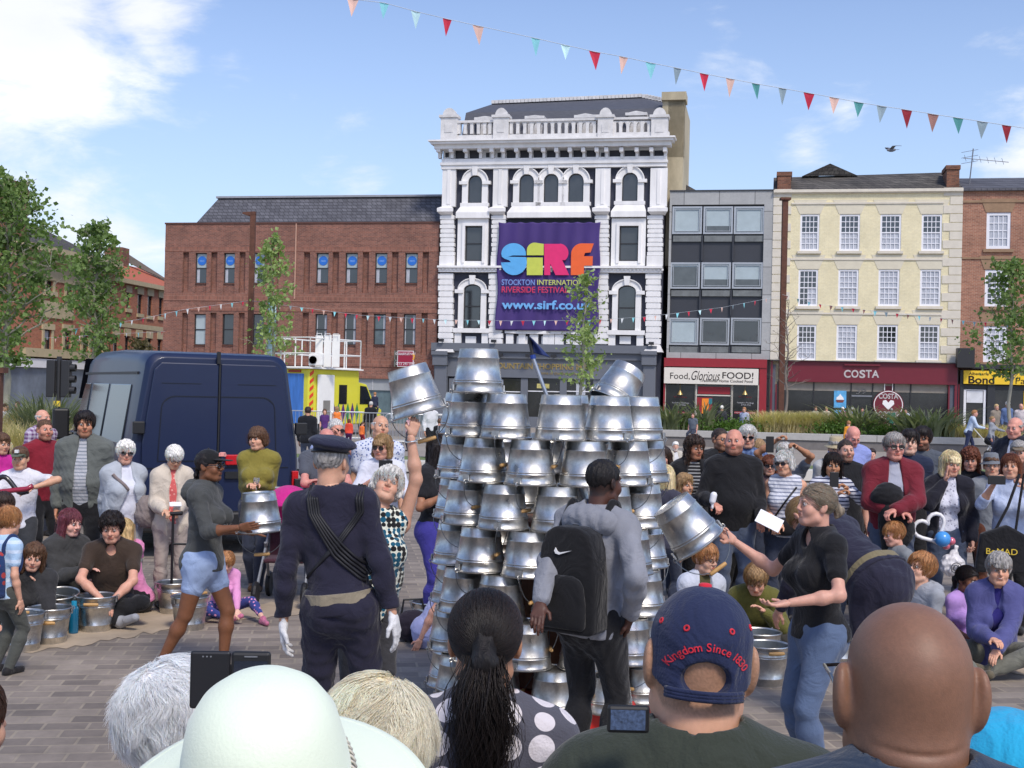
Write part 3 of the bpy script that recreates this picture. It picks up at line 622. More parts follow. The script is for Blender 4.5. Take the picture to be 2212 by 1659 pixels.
for r_, (y0, y1, xs) in enumerate([(285, 440, [(95, 262), (270, 436), (442, 614)]), (600, 748, [(84, 250), (258, 424), (432, 604)]), (912, 1065, [(76, 242), (250, 416), (424, 596)])]):
    for c_, (x0, x1) in enumerate(xs):
        rc = B.r(x0, y0, x1, y1)
        def po(q, a, b, c, d, zm, k=HALF[(r_, c_)]):
            if k == 'd': q(a, b, c, d, GLASS)
            else:
                t = {'b': 0, 'm': .28, 't': .85, 'm2': .35}[k]; zz = c+(d-c)*t
                if t: q(a, b, c, zz, mat('mid_glass', rgb(92, 98, 100), .1, var=.15))
                q(a, b, zz, d, BLIND)
        wd = sash(B, rc, ALU, y=.04, fw=.09, pane_over=po)
        mb = MB(); u0, u1, z0, z1 = rc; i = .17; 
        for cc in ((u0+i-.03, u0+i, z0+i, z1-i), (u1-i, u1-i+.03, z0+i, z1-i), (u0+i-.03, u1-i+.03, z0+i-.03, z0+i), (u0+i-.03, u1-i+.03, z1-i, z1-i+.03)): mb.box(cc[0], cc[1], .03, .085, cc[2], cc[3])
        mb.build('inner_frame', ALU, wd)
        pn = B.r(x0, y1+8, x1, y1+42); mb = MB(); mb.box(pn[0]+.04, pn[1]-.04, .1, .2, pn[2], pn[3]); B.part(mb, 'grey_panel', PGR)
        mb = MB(); mb.box(pn[1]-.02, pn[1]+.05, .05, .21, B.Z(y1+150 if r_ < 2 else y1+45), pn[3]); B.part(mb, 'mullion', BPAN)
# red food shop at street level
RED = mat('red_shop_paint', rgb(146, 34, 44), .5, var=.06)
mb = MB(); mb.box(a_-.1, b_-.2, -.25, .1, B.Z(1190), zb-.003); u0, u1, z0, z1 = B.r(17, 1190, 55, 1600); mb.box(a_-.1, u1, -.2, .1, 0, B.Z(1190)-.003); mb.box(B.U(583, 1350), b_-.2, -.2, .1, 0, B.Z(1190)-.003); B.parts(mb, 'shop_surround', RED)
mb = MB(); sg = B.r(52, 1196, 580, 1286); mb.box(sg[0], sg[1], -.36, -.15, sg[2], sg[3]); sgo = B.part(mb, 'shop_sign', mat('cream_signboard', rgb(226, 220, 208), .5, var=.04))
INK = mat('dark_print', rgb(56, 44, 44), .6, var=0)
def fitp(s, rc, m, nm, par, yy, off=.0, shear=0):
    o = text(s, nm, 1, m, par, 0, 0, y=0, off=off, shear=shear); c = np.array([v.co for v in o.data.vertices]); mn, mx = c.min(0), c.max(0)
    c[:, 0] = rc[0]+(c[:, 0]-mn[0])/(mx[0]-mn[0])*(rc[1]-rc[0]); c[:, 2] = rc[2]+(c[:, 2]-mn[2])/(mx[2]-mn[2])*(rc[3]-rc[2]); c[:, 1] = yy
    o.data.vertices.foreach_set('co', c.ravel()); o.data.update(); return o
fitp('Food,', B.r(86, 1222, 196, 1262), INK, 'lettering', sgo, -.366); fitp('Glorious', B.r(205, 1212, 365, 1264), INK, 'lettering', sgo, -.366, shear=.4); fitp('FOOD!', B.r(378, 1220, 552, 1256), INK, 'lettering', sgo, -.366, off=.01)
fitp('Traditional Home Cooked Food', B.r(252, 1260, 548, 1276), INK, 'lettering', sgo, -.366, off=.012)
for x0, x1 in ((57, 222), (232, 424), (434, 574)):
    u0, u1, z0, z1 = B.r(x0, 1290, x1, 1600); mb = MB(); mb.use(INT).box(u0, u1, -.05, .05, .1, z1)
    mb.use(mat('cream_frame', rgb(205, 200, 188), .5)).box(u0-.1, u0, -.16, .02, 0, z1); mb.box(u1, u1+.08, -.16, .02, 0, z1)
    if x0 == 232:
        zd = B.Z(1352); mb.box(u0, u1, -.1, -.055, zd, zd+.06); mb.use(RED).box(u0+.05, u1-.05, -.07, -.053, zd+.1, z1-.1)
        mb.use(RED); q = B.r(234, 1360, 320, 1450); mb.box(q[0], q[1], -.07, -.053, q[2], q[3])
        mb.use(mat('orange_poster', rgb(240, 140, 40), .6)); q = B.r(262, 1366, 300, 1450); mb.box(q[0], q[1], -.1, -.08, q[2], q[3])
        mb.use(mat('teal_poster', rgb(40, 120, 130), .6)); q = B.r(300, 1366, 320, 1398); mb.box(q[0], q[1], -.1, -.08, q[2], q[3])
    wd = B.part(mb, 'shop_window')
    if x0 != 232:
        xc = (x0+x1)/2
        fitp('Wine Menus', B.r(xc-36, 1352, xc+38, 1362), RED, 'lettering', wd, -.056); fitp('Yorkshire Puddings\n  & Fish Day', B.r(xc-46, 1386, xc+50, 1408), WHITE, 'lettering', wd, -.056); fitp('Vegetarian  Hog  Roasts', B.r(xc-60, 1442, xc+60, 1450), WHITE, 'lettering', wd, -.056)
        m2 = MB(); q = B.r(xc-60, 1440, xc+60, 1452); m2.box(q[0], q[1], -.054, -.051, q[2], q[3]); m2.build('window_band', RED, wd)
        m2 = MB(); u, z = B.U(xc, 1340), B.Z(1345, xc); m2.tube([(u, -.12, z+.9), (u, -.12, z+.2)], .01); m2.lathe([(.02, z+.25), (.1, z+.12), (.16, z)], 12, Matrix.Translation((u, -.12, 0))); m2.build('pendant_lamp', GOLD, wd)
# ================================================================== cream georgian building with coffee shop
B = Bld(MAIN, c6, 655, 1722, 600, 'cream_georgian_building', 'four-bay cream painted brick building with white sash windows above the coffee shop'); B.xm = 1200
CREAM = brick_mat('cream_painted_brick', rgb(232, 221, 184), rgb(228, 216, 177), rgb(221, 210, 174), .225, .075, .008, var=.1, vs=.8, rough=.7, bump=.5)
QUO = mat('stone_trim', rgb(214, 206, 190), .8, var=.08, vs=3); zt = B.Z(205); zb = B.Z(1158); holes = []; WR = []
rowsY = [(330, 535), (640, 846), (952, 1150)]
colsX = [[(814, 922), (1036, 1150), (1264, 1382), (1497, 1612)], [(804, 914), (1028, 1142), (1254, 1372), (1488, 1605)], [(796, 904), (1018, 1134), (1247, 1362), (1480, 1597)]]
for (y0, y1), cs in zip(rowsY, colsX):
    for x0, x1 in cs: h = B.r(x0, y0, x1, y1); holes.append((*h, .12)); WR.append(h)
a_, b_ = B.a+.02, B.b
wall(mb := MB(), a_, b_, zb, zt, holes); mb.box(a_, b_, .4, 11, 0, zt-.02); B.part(mb, 'wall', CREAM)
rr_ = random.Random(3)
for i, h in enumerate(WR):
    r_ = i//4
    def po(q, a, b, c, d, zm, k=i):
        if k in (4,): q(a, b, zm, d, GLASS); q(a, (a+b)/2, c, zm, GLASS); q((a+b)/2, b, c, zm, CURT)
        else: q(a, b, zm, d, GLASS if k in (8, 10, 11, 0, 3, 2, 1) else CURT); q(a, b, c, zm, CURT)
    sash(B, h, WHITE, y=.03, fw=.1, cols=4 if r_ else 4, rows=6 if r_ else 6, mid=.5, bar=.035, pane_over=po)
mb = MB()
for h in WR: mb.box(h[0]-.12, h[1]+.12, -.14, .02, h[2]-.16, h[2]-.02)
B.parts(mb, 'window_sill', QUO)
mb = MB()
for h in WR: mb.prism([(h[0]-.05, h[3]+.02), (h[1]+.05, h[3]+.02), (h[1]+.38, h[3]+.78), (h[0]-.38, h[3]+.78)], -.02, .01)
B.parts(mb, 'lintel', mat('grey_stone_lintel', rgb(214, 206, 184), .8, var=.06))
mb = MB(); n = 0; z = zb
while z < B.Z(215):
    lw = .95 if n % 2 else .62
    for s_ in (0, 1):
        u0_, u1_ = (a_, a_+lw) if s_ == 0 else (b_-lw, b_); mb.box(u0_-.005, u1_+.005, -.04, .01, z+.02, z+.44)
    z += .46; n += 1
B.parts(mb, 'quoin', QUO)
mb = MB(); 
for y0, y1, p in ((262, 272, .07), (578, 588, .06), (885, 895, .06), (190, 206, .2), (206, 212, .1)): mb.box(a_+.95 if y0 > 220 else a_, b_-.95 if y0 > 220 else b_, -p, .01, B.Z(y1), B.Z(y0))
B.parts(mb, 'string_course', QUO)
mb = MB(); zr = B.Zd(108, 1200, 3); u0, u1 = a_, b_; zc = B.Z(198)
mb.poly([(u0, .1, zc), (u1, .1, zc), (u1, 3, zr+.1), (u0, 3, zr-.1), (u1, 9, zc), (u0, 9, zc)], [(0, 1, 2, 3), (3, 2, 4, 5), (1, 4, 2), (0, 3, 5)])
um = B.U(995, 95); mb.poly([(um-1.5, 2.6, zr-.1), (um, 2.4, zr+.55), (um+1.5, 2.6, zr-.1), (um, 5, zr+.55), (um-1.5, 5, zr-.2), (um+1.5, 5, zr-.2)], [(0, 2, 1), (0, 1, 3, 4), (1, 2, 5, 3)])
rf = B.part(mb, 'roof', SLATE2)
CHB = brick_mat('chimney_brick', rgb(138, 90, 68), rgb(100, 66, 54), rgb(120, 96, 80), .225, .075, .01, var=.35, vs=2)
for x0, x1, y0, y1, dp in ((688, 765, 92, 190, .6), (1648, 1720, 55, 180, .6)):
    u0, u1, z0, z1 = B.r(x0, y0, x1, y1); mb = MB(); mb.box(u0, u1, dp, dp+1.6, zc-.1, z1-.1); mb.box(u0-.05, u1+.05, dp-.05, dp+1.65, z1-.1, z1+.12); mb.build('chimney', CHB, rf)
mb = MB(); u, z = B.b+.6, B.Z(55); mb.tube([(u-.9, 1.5, z-2.2), (u-.15, 1.5, z-1.8), (u+.1, 1.5, z+1.1)], .035, 6); mb.tube([(u-.4, 1.5, z+.6), (u+1.9, 1.5, z+.35)], .02, 5)
for k in range(6): mb.tube([(u-.3+k*.38, 1.2, z+.6-k*.04-.22), (u-.3+k*.38, 1.8, z+.6-k*.04+.22)], .012, 4)
for k in range(3): mb.tube([(u-.5, 1.5, z+.3+k*.3), (u+.35, 1.5, z+.45+k*.3)], .012, 4)
tva = mb.build('tv_aerial', mat('grey_metal', rgb(140, 142, 146), .5, metal=.6)); tva.location = MAIN.O+MAIN.U*B.u0; tva.rotation_euler = (0, 0, MAIN.ang); tva.scale = (1, 1, 1); tag(tva, 'spiky television aerial on a bent pole beside the right chimney of the cream building', 'aerial')
# coffee shop front
BURG = mat('burgundy_shop_paint', rgb(112, 30, 44), .45, var=.05); SGREY = mat('slate_grey_paint', rgb(88, 92, 104), .6, var=.05)
zs1 = B.Z(1162); zs0 = B.Z(1280)
mb = MB(); mb.box(a_, b_-.1, -.5, .3, zs1, zb-.004); B.part(mb, 'shop_cornice', mat('lead_cornice', rgb(92, 90, 92), .7, var=.15))
mb = MB(); mb.box(a_+.95, b_-.15, -.32, .2, zs0, zs1-.003); u0, u1, z0, z1 = B.r(1060, 1174, 1262, 1183); mb.box(u0, u1, -.45, -.3, z0, z1); mb.box(a_+.05, a_+.15, -.3, .1, 0, zs1-.01); mb.box(b_-.25, b_-.12, -.3, .1, 0, zs1-.01)
for x0, x1 in ((672, 680), (1642, 1650), (1697, 1704)): u0, u1, z0, z1 = B.r(x0, 1285, x1, 1600); mb.box(u0, u1, -.25, .05, 0, z1)
mb.box(a_+.1, b_-.2, -.22, .0, 0, .35); B.part(mb, 'shop_fascia', BURG)
mb = MB()
for x0, x1 in ((645, 672), (1651, 1696)): u0, u1, z0, z1 = B.r(x0, 1175, x1, 1600); mb.box(u0, u1, -.2, .1, 0, z1)
B.parts(mb, 'shop_pilaster', SGREY)
CW = mat('white_lettering', rgb(240, 238, 236), .4, var=0)
fitp('C', B.r(1058, 1206, 1096, 1250), CW, 'sign_letter', B.root, -.34, off=.03); fitp('O', B.r(1100, 1206, 1140, 1250), CW, 'sign_letter', B.root, -.34, off=.03); fitp('S', B.r(1145, 1206, 1178, 1252), CW, 'sign_letter', B.root, -.34, off=.03); fitp('T', B.r(1180, 1206, 1214, 1250), CW, 'sign_letter', B.root, -.34, off=.03); fitp('A', B.r(1214, 1208, 1256, 1250), CW, 'sign_letter', B.root, -.34, off=.03)
gx = [(684, 885), (889, 1095), (1099, 1216), (1220, 1336), (1340, 1430), (1434, 1640)]
for x0, x1 in gx:
    u0, u1, z0, z1 = B.r(x0, 1290, x1, 1600); mb = MB(); mb.use(INT).box(u0, u1, -.02, .02, .35, zs0-.003)
    mb.use(mat('shop_blind', rgb(150, 142, 130), .8, var=.15, vs=4)).box(u0, u1, -.05, -.024, zs0-.45, zs0-.004); mb.use(BLACKF).box(u0-.04, u0+.02, -.1, -.015, .35, zs0-.004)
    if x0 == 889:
        q = B.r(1004, 1322, 1073, 1418); mb.use(mat('blue_poster', rgb(92, 168, 216), .5, var=.25, vs=5)).box(q[0], q[1], -.12, -.06, q[2], q[3]); mb.use(CW)
        cx, cz = (q[0]+q[1])/2, q[2]+.6*(q[3]-q[2]); mb.prism([(cx-.2, cz-.12), (cx+.2, cz-.12), (cx+.16, cz), (cx+.05, cz+.12), (cx, cz+.2), (cx-.06, cz+.1), (cx-.18, cz)], -.14, -.121); mb.use(mat('poster_cup', rgb(130, 66, 52), .5)).prism([(cx-.22, cz-.14), (cx+.22, cz-.14), (cx+.15, cz-.26), (cx-.15, cz-.26)], -.14, -.121)
        q = B.r(1004, 1432, 1070, 1500); mb.use(mat('blue_poster', (0, 0, 0))).box(q[0], q[1], -.12, -.06, q[2], q[3])
    if x0 == 1099:
        z = B.Z(1356, 1150); mb.use(mat('grey_metal', (0, 0, 0))).box(u0, u1, -.1, -.03, z, z+.08)
    if x0 == 1340: q = B.r(1284, 1296, 1338, 1600); mb.use(BURG).box(q[0], q[1], -.06, -.03, .4, q[3])
    wd = B.part(mb, 'shop_window')
    if x0 == 1099: fitp('39', B.r(1128, 1312, 1184, 1340), mat('grey_numeral', rgb(150, 150, 150), .5), 'lettering', wd, -.06)
    if x0 == 1220:
        uc, zc = B.U(1308, 1402), B.Z(1402, 1308); m2 = MB()
        m2.use(BURG).prism([(uc+.78*math.cos(t*math.pi/16), zc+.78*math.sin(t*math.pi/16)) for t in range(32)], -.2, -.12); m2.use(CW)
        ring(m2, [(uc+.70*math.cos(t*math.pi/16), zc+.70*math.sin(t*math.pi/16)) for t in range(33)], [(uc+.74*math.cos(t*math.pi/16), zc+.74*math.sin(t*math.pi/16)) for t in range(33)], -.21, -.195)
        m2.prism([(uc, zc-.26), (uc+.3, zc+.05), (uc+.27, zc+.22), (uc+.12, zc+.26), (uc, zc+.12), (uc-.12, zc+.26), (uc-.27, zc+.22), (uc-.3, zc+.05)], -.21, -.195)
        rd = m2.build('round_sign', None, wd)
        fitp('COSTA', (uc-.5, uc+.5, zc+.32, zc+.6), CW, 'lettering', rd, -.212, off=.03); fitp('COFFEE', (uc-.5, uc+.5, zc-.6, zc-.34), CW, 'lettering', rd, -.212, off=.03)
        m2 = MB(); m2.box(uc-.22, uc-.18, -.17, -.15, zc+.75, zs0); m2.box(uc+.18, uc+.22, -.17, -.15, zc+.75, zs0); m2.build('hanger', CW, rd)
# ================================================================== right-hand brown brick building
B = Bld(MAIN, c6, 1722, 2500, 600, 'brown_brick_building', 'brown brick building at the far right with white sash windows above a yellow pawnbroker sign'); B.xm = 1900
BRN = brick_mat('brown_brick', rgb(168, 116, 92), rgb(140, 92, 74), rgb(168, 142, 122), .225, .075, .01, var=.2, vs=.8)
BST = mat('brown_stone', rgb(150, 122, 96), .85, var=.15, vs=3); zt = B.Z(190); zb = B.Z(1175); holes = []; a_, b_ = B.a+.01, B.b; WR = []
for x0, x1, y0, y1 in ((1862, 1998, 320, 524), (1853, 1986, 642, 848), (1845, 1978, 960, 1162), (2130, 2266, 320, 524), (2120, 2254, 642, 848), (2112, 2246, 960, 1162), (2390, 2480, 320, 524)): h = B.r(x0, y0, x1, y1); holes.append((*h, .12)); WR.append(h)
wall(mb := MB(), a_, b_, zb, zt, holes); mb.box(a_, b_, .4, 11, 0, zt-.02); B.part(mb, 'wall', BRN)
for i, h in enumerate(WR):
    def po(q, a, b, c, d, zm, k=i):
        m_ = CURT if k in (0, 2, 3) else GLASS; q(a, b, c, zm, m_); q(a, b, zm, d, m_)
    sash(B, h, WHITE, y=.03, fw=.15, cols=4, rows=4 if i % 3 == 0 else 6, mid=.5 if i % 3 else None, bar=.04, pane_over=po)
mb = MB()
for h in WR: mb.box(h[0]-.15, h[1]+.15, -.12, .02, h[2]-.18, h[2]-.02); mb.prism([(h[0]-.05, h[3]+.02), (h[1]+.05, h[3]+.02), (h[1]+.3, h[3]+.72), (h[0]-.3, h[3]+.72)], -.03, .01)
for y0, y1 in ((252, 264), (572, 582)): mb.box(a_, b_, -.06, .005, B.Z(y1), B.Z(y0))
B.parts(mb, 'stone_trim', BST)
mb = MB(); zc = B.Z(186); zr = B.Zd(126, 1900, 3.5); mb.poly([(a_, -.15, zc), (b_, -.15, zc), (b_, 3.5, zr), (a_, 3.5, zr), (a_, 9, zc), (b_, 9, zc)], [(0, 1, 2, 3), (3, 2, 5, 4), (0, 3, 4), (1, 5, 2)]); mb.box(a_, b_, -.2, .3, zc-.12, zc-.01); B.part(mb, 'roof', SLATE)
DRK = mat('black_shop_paint', rgb(44, 46, 50), .5, var=.05); YEL = mat('yellow_signboard', rgb(240, 198, 44), .5, var=.05)
mb = MB(); mb.box(a_, b_, -.4, .2, B.Z(1200), zb-.004)
for x0, x1 in ((1708, 1728), (1862, 1905)): u0, u1, z0, z1 = B.r(x0, 1206, x1, 1600); mb.box(u0, u1, -.25, .1, 0, z1)
mb.box(a_, b_, -.15, .1, B.Z(1318), B.Z(1292)); B.part(mb, 'shopfront', DRK)
sg = B.r(1728, 1216, 2500, 1292); mb = MB(); mb.box(sg[0], sg[1], -.38, -.05, sg[2]+.01, sg[3]); so_ = B.part(mb, 'shop_sign', YEL)
fitp('Albemarle', B.r(1757, 1220, 1868, 1236), INK, 'lettering', so_, -.386, off=.015); fitp('Bond', B.r(1754, 1240, 1900, 1284), INK, 'lettering', so_, -.386, off=.025); fitp('Pawnbrokers', B.r(2018, 1252, 2340, 1288), INK, 'lettering', so_, -.386)
mb = MB(); u0, u1, z0, z1 = B.r(1730, 1320, 1855, 1600); mb.use(INT).box(u0, u1, -.02, .02, 0, z1); mb.use(mat('shutter_white', rgb(214, 216, 220), .5)).box(u0+.15, u1-.15, -.1, -.03, B.Z(1390, 1800), z1-.02); mb.use(WHITE).box(u0, u0+.12, -.14, 0, 0, z1); mb.box(u1-.12, u1, -.14, 0, 0, z1); mb.box(u0, u1, -.14, 0, z1, z1+.12); B.part(mb, 'shop_door')
mb = MB(); u0, u1, z0, z1 = B.r(1905, 1320, 2500, 1600); mb.use(INT).box(u0, u1, -.02, .02, .3, z1); mb.use(YEL); q = B.r(2068, 1325, 2076, 1600); mb.box(q[0], q[1], -.1, -.03, .3, q[3]); B.part(mb, 'shop_window')
# hanging basket box and heater box on the wall
mb = MB(); u, z = B.U(1735, 1140), B.Z(1140, 1735); mb.box(u-.45, u+.4, -.9, -.3, z-.5, z+.5); mb.box(u-.1, u+.1, -.3, 0, z-.1, z+.1); B.part(mb, 'wall_speaker', BLACKF)
# ================================================================== far-left street row
SIDE = Plane(-27.9, 75, .15, 1)
c1 = crop(0, 350, 2.552)
LB = brick_mat('orange_brick', rgb(172, 104, 76), rgb(146, 84, 62), rgb(160, 126, 104), .225, .075, .01, var=.18, vs=.7)
STO = mat('buff_stone', rgb(178, 164, 132), .85, var=.12, vs=2)
B = Bld(SIDE, c1, 130, 690, 900, 'corner_building', 'brick and stone corner building with deep cornice behind the trees at far left'); B.xm = 300
zt = B.Z(740, 300); zf = B.Z(1335, 300); a_, b_ = B.a, B.b; holes = []; WR = []
for x0, x1, y0, y1 in ((282, 328, 850, 920), (270, 318, 1160, 1290), (396, 440, 1165, 1290), (410, 450, 880, 950), (520, 556, 920, 990), (510, 548, 1180, 1300), (610, 640, 940, 1010), (605, 636, 1190, 1300)):
    h = B.r(x0, y0, x1, y1); holes.append((*h, .2)); WR.append(h)
wall(mb := MB(), a_, b_, zf, zt, holes); mb.box(a_, b_, .4, 14, 0, zt); B.part(mb, 'wall', LB)
for i, h in enumerate(WR): sash(B, h, BLACKF, y=.1, fw=.07, mid=.5, upper=CURT if i % 2 else GLASS)
mb = MB(); mb.box(a_-.6, b_, -.5, .3, zt, zt+.45); mb.box(a_-.9, b_, -.85, .5, zt+.45, zt+.8); mb.box(a_, b_, -.08, 0, zt-1.1, zt)
for h in WR: mb.box(h[0]-.2, h[0], -.08, 0, h[2]-.1, h[3]+.2); mb.box(h[1], h[1]+.2, -.08, 0, h[2]-.1, h[3]+.2); mb.box(h[0]-.25, h[1]+.25, -.12, 0, h[3], h[3]+.35); mb.box(h[0]-.3, h[1]+.3, -.2, 0, h[2]-.3, h[2]-.02)
mb.box(a_, b_, -.4, .1, zf, zf+.5); mb.box(a_+2, a_+6, -.1, 0, WR[0][2]-1.6, WR[0][2]-.6); B.parts(mb, 'stone_trim', STO)
mb = MB(); mb.poly([(a_, 0, zt+.8), (b_, 0, zt+.8), (b_-1, 5, zt+3.2), (a_+2.5, 5, zt+3.2), (a_, 12, zt+.8), (b_, 12, zt+.8)], [(0, 1, 2, 3), (0, 3, 4), (3, 2, 5, 4)]); rf = B.part(mb, 'roof', SLATE2)
mb = MB(); mb.box(a_+.8, a_+2.6, 1.2, 3.2, zt+.5, zt+4.6); mb.box(a_+.7, a_+2.7, 1.1, 3.3, zt+4.0, zt+4.2); mb.build('chimney', CHB, rf)
# chamfered corner front facing the square, and its shopfront
mb = MB(); mb.box(-9, a_-.003, -.02, 13, 3.4, zt); B2 = B.part(mb, 'corner_wall', LB)
WSH = mat('white_fascia', rgb(222, 222, 224), .5, var=.04); mb = MB(); mb.box(a_-9, b_, -.3, .05, 2.75, zf-.1); mb.box(a_-9, a_-.01, -.35, -.03, 2.75, zf-.1); B.part(mb, 'shop_fascia', WSH)
mb = MB(); mb.box(a_-9, b_, -.1, .1, 0, 2.74); B.part(mb, 'shopfront', mat('grey_blue_front', rgb(104, 112, 124), .4, var=.5, vs=.5))
mb = MB(); mb.poly([(-9, -1.2, 2.8), (a_, -1.2, 2.8), (a_, -1.2, 4.6), (-9, -1.2, 4.6)], [(0, 1, 2, 3)]); mb.v = []; mb.f = []; mb.m = []
# building beyond with the red tile roof
B = Bld(SIDE, c1, 692, 1040, 1000, 'red_roofed_building', 'two-storey brick building with an orange tiled roof between the tree and the brick office'); B.xm = 860
zt = B.Z(850, 800); a_, b_ = B.a+.02, B.b+6; WR = []; holes = []
for x0, x1, y0, y1 in ((788, 812, 930, 1030), (858, 886, 940, 1062), (920, 948, 950, 1075), (990, 1014, 962, 1080), (706, 736, 1195, 1310), (778, 804, 1200, 1310), (850, 878, 1208, 1310), (915, 942, 1215, 1310), (982, 1006, 1220, 1310)):
    h = B.r(x0, y0, x1, y1); holes.append((*h, .2)); WR.append(h)
wall(mb := MB(), a_, b_, 0, zt, holes); mb.box(a_, b_, .4, 12, 0, zt); B.part(mb, 'wall', LB)
for i, h in enumerate(WR): sash(B, h, BLACKF, y=.1, fw=.07, mid=.5)
mb = MB()
for h in WR: mb.box(h[0]-.15, h[1]+.15, -.06, 0, h[3], h[3]+.5); mb.box(h[0]-.15, h[1]+.15, -.1, 0, h[2]-.25, h[2])
s0, s1 = B.U(760, 1000), B.U(905, 1000); 
for i_ in range(2): pass
mb.box(a_, b_, -.06, 0, B.Z(1155, 850), B.Z(1125, 850)); mb.box(a_-.2, b_, -.35, 0, zt-.3, zt); B.parts(mb, 'stone_trim', STO)
mb = MB(); mb.poly([(a_, -.3, zt), (b_, -.3, zt), (b_, 5, zt+2.0), (a_, 5, zt+2.0), (a_, 10, zt), (b_, 10, zt)], [(0, 1, 2, 3), (0, 3, 4), (3, 2, 5, 4)]); rf = B.part(mb, 'roof', mat('orange_tiles', rgb(176, 96, 68), .8, var=.12, vs=4))
mb = MB(); mb.box(a_+10, a_+11.2, 4.2, 5.6, zt+1, zt+3.1); mb.build('chimney', CHB, rf); mb = MB(); mb.prism([(a_+11.5, 0), (a_+11.9, 0), (a_+11.9, .1), (a_+11.5, .1)], 0, 1)
mb = MB(); mb.poly([(a_+12, -.35, zt+.05), (a_+12.8, -.35, zt+.05), (a_+12.8, 5, zt+2.3), (a_+12, 5, zt+2.3), (a_+12, -.35, zt-.2), (a_+12, 5, zt+3)], [(0, 1, 2, 3), (0, 3, 5, 4)]); mb.build('gable_coping', mat('grey_coping', rgb(120, 118, 112), .9), rf)
# ================================================================== street things
RUST = mat('rusty_steel', rgb(92, 58, 44), .8, var=.3, vs=6, bump=.2, bs=30); BARK = mat('pale_bark', rgb(150, 146, 132), .9, var=.2, vs=8, stretch=(1, 1, .3))
TWIG = mat('grey_twig', rgb(128, 118, 108), .9, var=.15); MET = mat('grey_metal', rgb(140, 142, 146), .5, metal=.6)
def leafmat(name, c):
    if name in _mc: return _mc[name]
    m = mat(name, c, .5, var=.45, vs=1.3, spec=.4); t = m.node_tree; b = t.nodes['Principled BSDF']
    tr = t.nodes.new('ShaderNodeBsdfTranslucent'); tr.inputs[0].default_value = (c[0]*1.6, c[1]*1.9, c[2]*.8, 1)
    mx = t.nodes.new('ShaderNodeMixShader'); mx.inputs[0].default_value = .3; out = t.nodes['Material Output']
    t.links.new(b.outputs[0], mx.inputs[1]); t.links.new(tr.outputs[0], mx.inputs[2]); t.links.new(mx.outputs[0], out.inputs[0]); return m
LEAF1 = leafmat('leaf_green', rgb(106, 128, 72)); LEAF2 = leafmat('leaf_light_green', rgb(140, 158, 98))
def leaves(pts, size, rs, jit=.35):
    n = len(pts); P = np.asarray(pts, float)
    d = rs.normal(size=(n, 3)); d[:, 2] -= .5; d /= np.linalg.norm(d, axis=1)[:, None]
    u = np.cross(d, rs.normal(size=(n, 3))); u /= np.linalg.norm(u, axis=1)[:, None]; nn = np.cross(d, u)
    s = size*(1+jit*rs.normal(size=(n, 1))).clip(.4, 1.8)
    a = P; b_ = P+d*s*.5+u*s*.5+nn*s*.12; c = P+d*s*1.1; e = P+d*s*.5-u*s*.5+nn*s*.12
    V = np.stack([a, b_, c, e], 1).reshape(-1, 3); Fq = np.arange(4*n).reshape(n, 4); return V, Fq
def tree(name, label, tx, ytop, ycr, hw, d, nleaf, size, lm, seed, trunk_r=.09, base=None, nl=26, group='young street trees', lean=0, nolabelleaf=False, bark=None):
    rs = np.random.RandomState(seed); s = F/d
    p = W(tx, HZ(tx), d); X0 = p.x; zt = 2+(HZ(tx)-ytop)/s; zc = 2+(HZ(tx)-ycr)/s
    root = empty(name, (X0, d, 0), rs.rand()*0, label, 'tree', group)
    mb = MB(); H = zt; n = 14; ax = [Vector((lean*(k/n)**2*H*.1+.05*math.sin(k*1.3+seed), .05*math.cos(k*1.7), H*.97*k/n)) for k in range(n+1)]
    mb.tube(ax, [trunk_r*(1-.86*k/n) for k in range(n+1)], 8)
    mb.build('trunk', bark or BARK, root, smooth=True)
    tips = []; lb = MB()
    for k in range(nl):
        t = zc/H+(1-zc/H)*(k+.2)/nl*.93; z0 = H*t; i = min(int(t/.97*n), n-1); a = ax[i].lerp(ax[i+1], t/.97*n-i) if i < n else ax[n]
        az = k*2.4+rs.rand()*.8; fr = (z0-zc)/(H-zc); wd = np.interp(fr, [q[0] for q in hw], [q[1] for q in hw])/s
        ln = wd*(.75+.5*rs.rand()); up = .5+.8*fr+.3*rs.rand(); up = min(up, (H-z0)/(ln*.75)+.1)
        pts = [a]; dirv = Vector((math.cos(az), math.sin(az), up)).normalized()
        for q in range(1, 6):
            pts.append(a+Vector((math.cos(az), math.sin(az), 0))*ln*q/5+Vector((0, 0, ln*up*(q/5)**.8))*.75+Vector(rs.normal(size=3))*.035*ln)
        lb.tube(pts, [trunk_r*.28*(1-.16*q)*(1-.4*fr) for q in range(6)], 4, cap=False)
        for q in range(2, 6): tips.append((pts[q], ln*.2+.05))
        for w_ in range(4):
            q = rs.randint(1, 5); b0 = pts[q]; dv = Vector(rs.normal(size=3)); dv.z = abs(dv.z)*.8; dv.normalize(); b1 = b0+dv*ln*.42; lb.tube([b0, b0.lerp(b1, .5)+Vector(rs.normal(size=3))*.03, b1], [trunk_r*.1, trunk_r*.08, trunk_r*.04], 3, cap=False)
            tips.append((b1, ln*.14+.04)); tips.append((b0.lerp(b1, .6), ln*.1+.03))
    lb.build('limb', bark or BARK, root, smooth=True)
    if nleaf:
        tips.append((ax[-1]+Vector((0, 0, H*.02)), .12)); keep = [t for t in tips if rs.rand() > .3]
        pts = []
        for k in range(nleaf):
            c, r = keep[rs.randint(len(keep))]; pts.append(np.array(c)+rs.normal(size=3)*r*np.array([1, 1, .8])*.8)
        V, Fq = leaves(pts, size, rs); np_mesh('crown', V, Fq, lm, root, smooth=False)
    return root
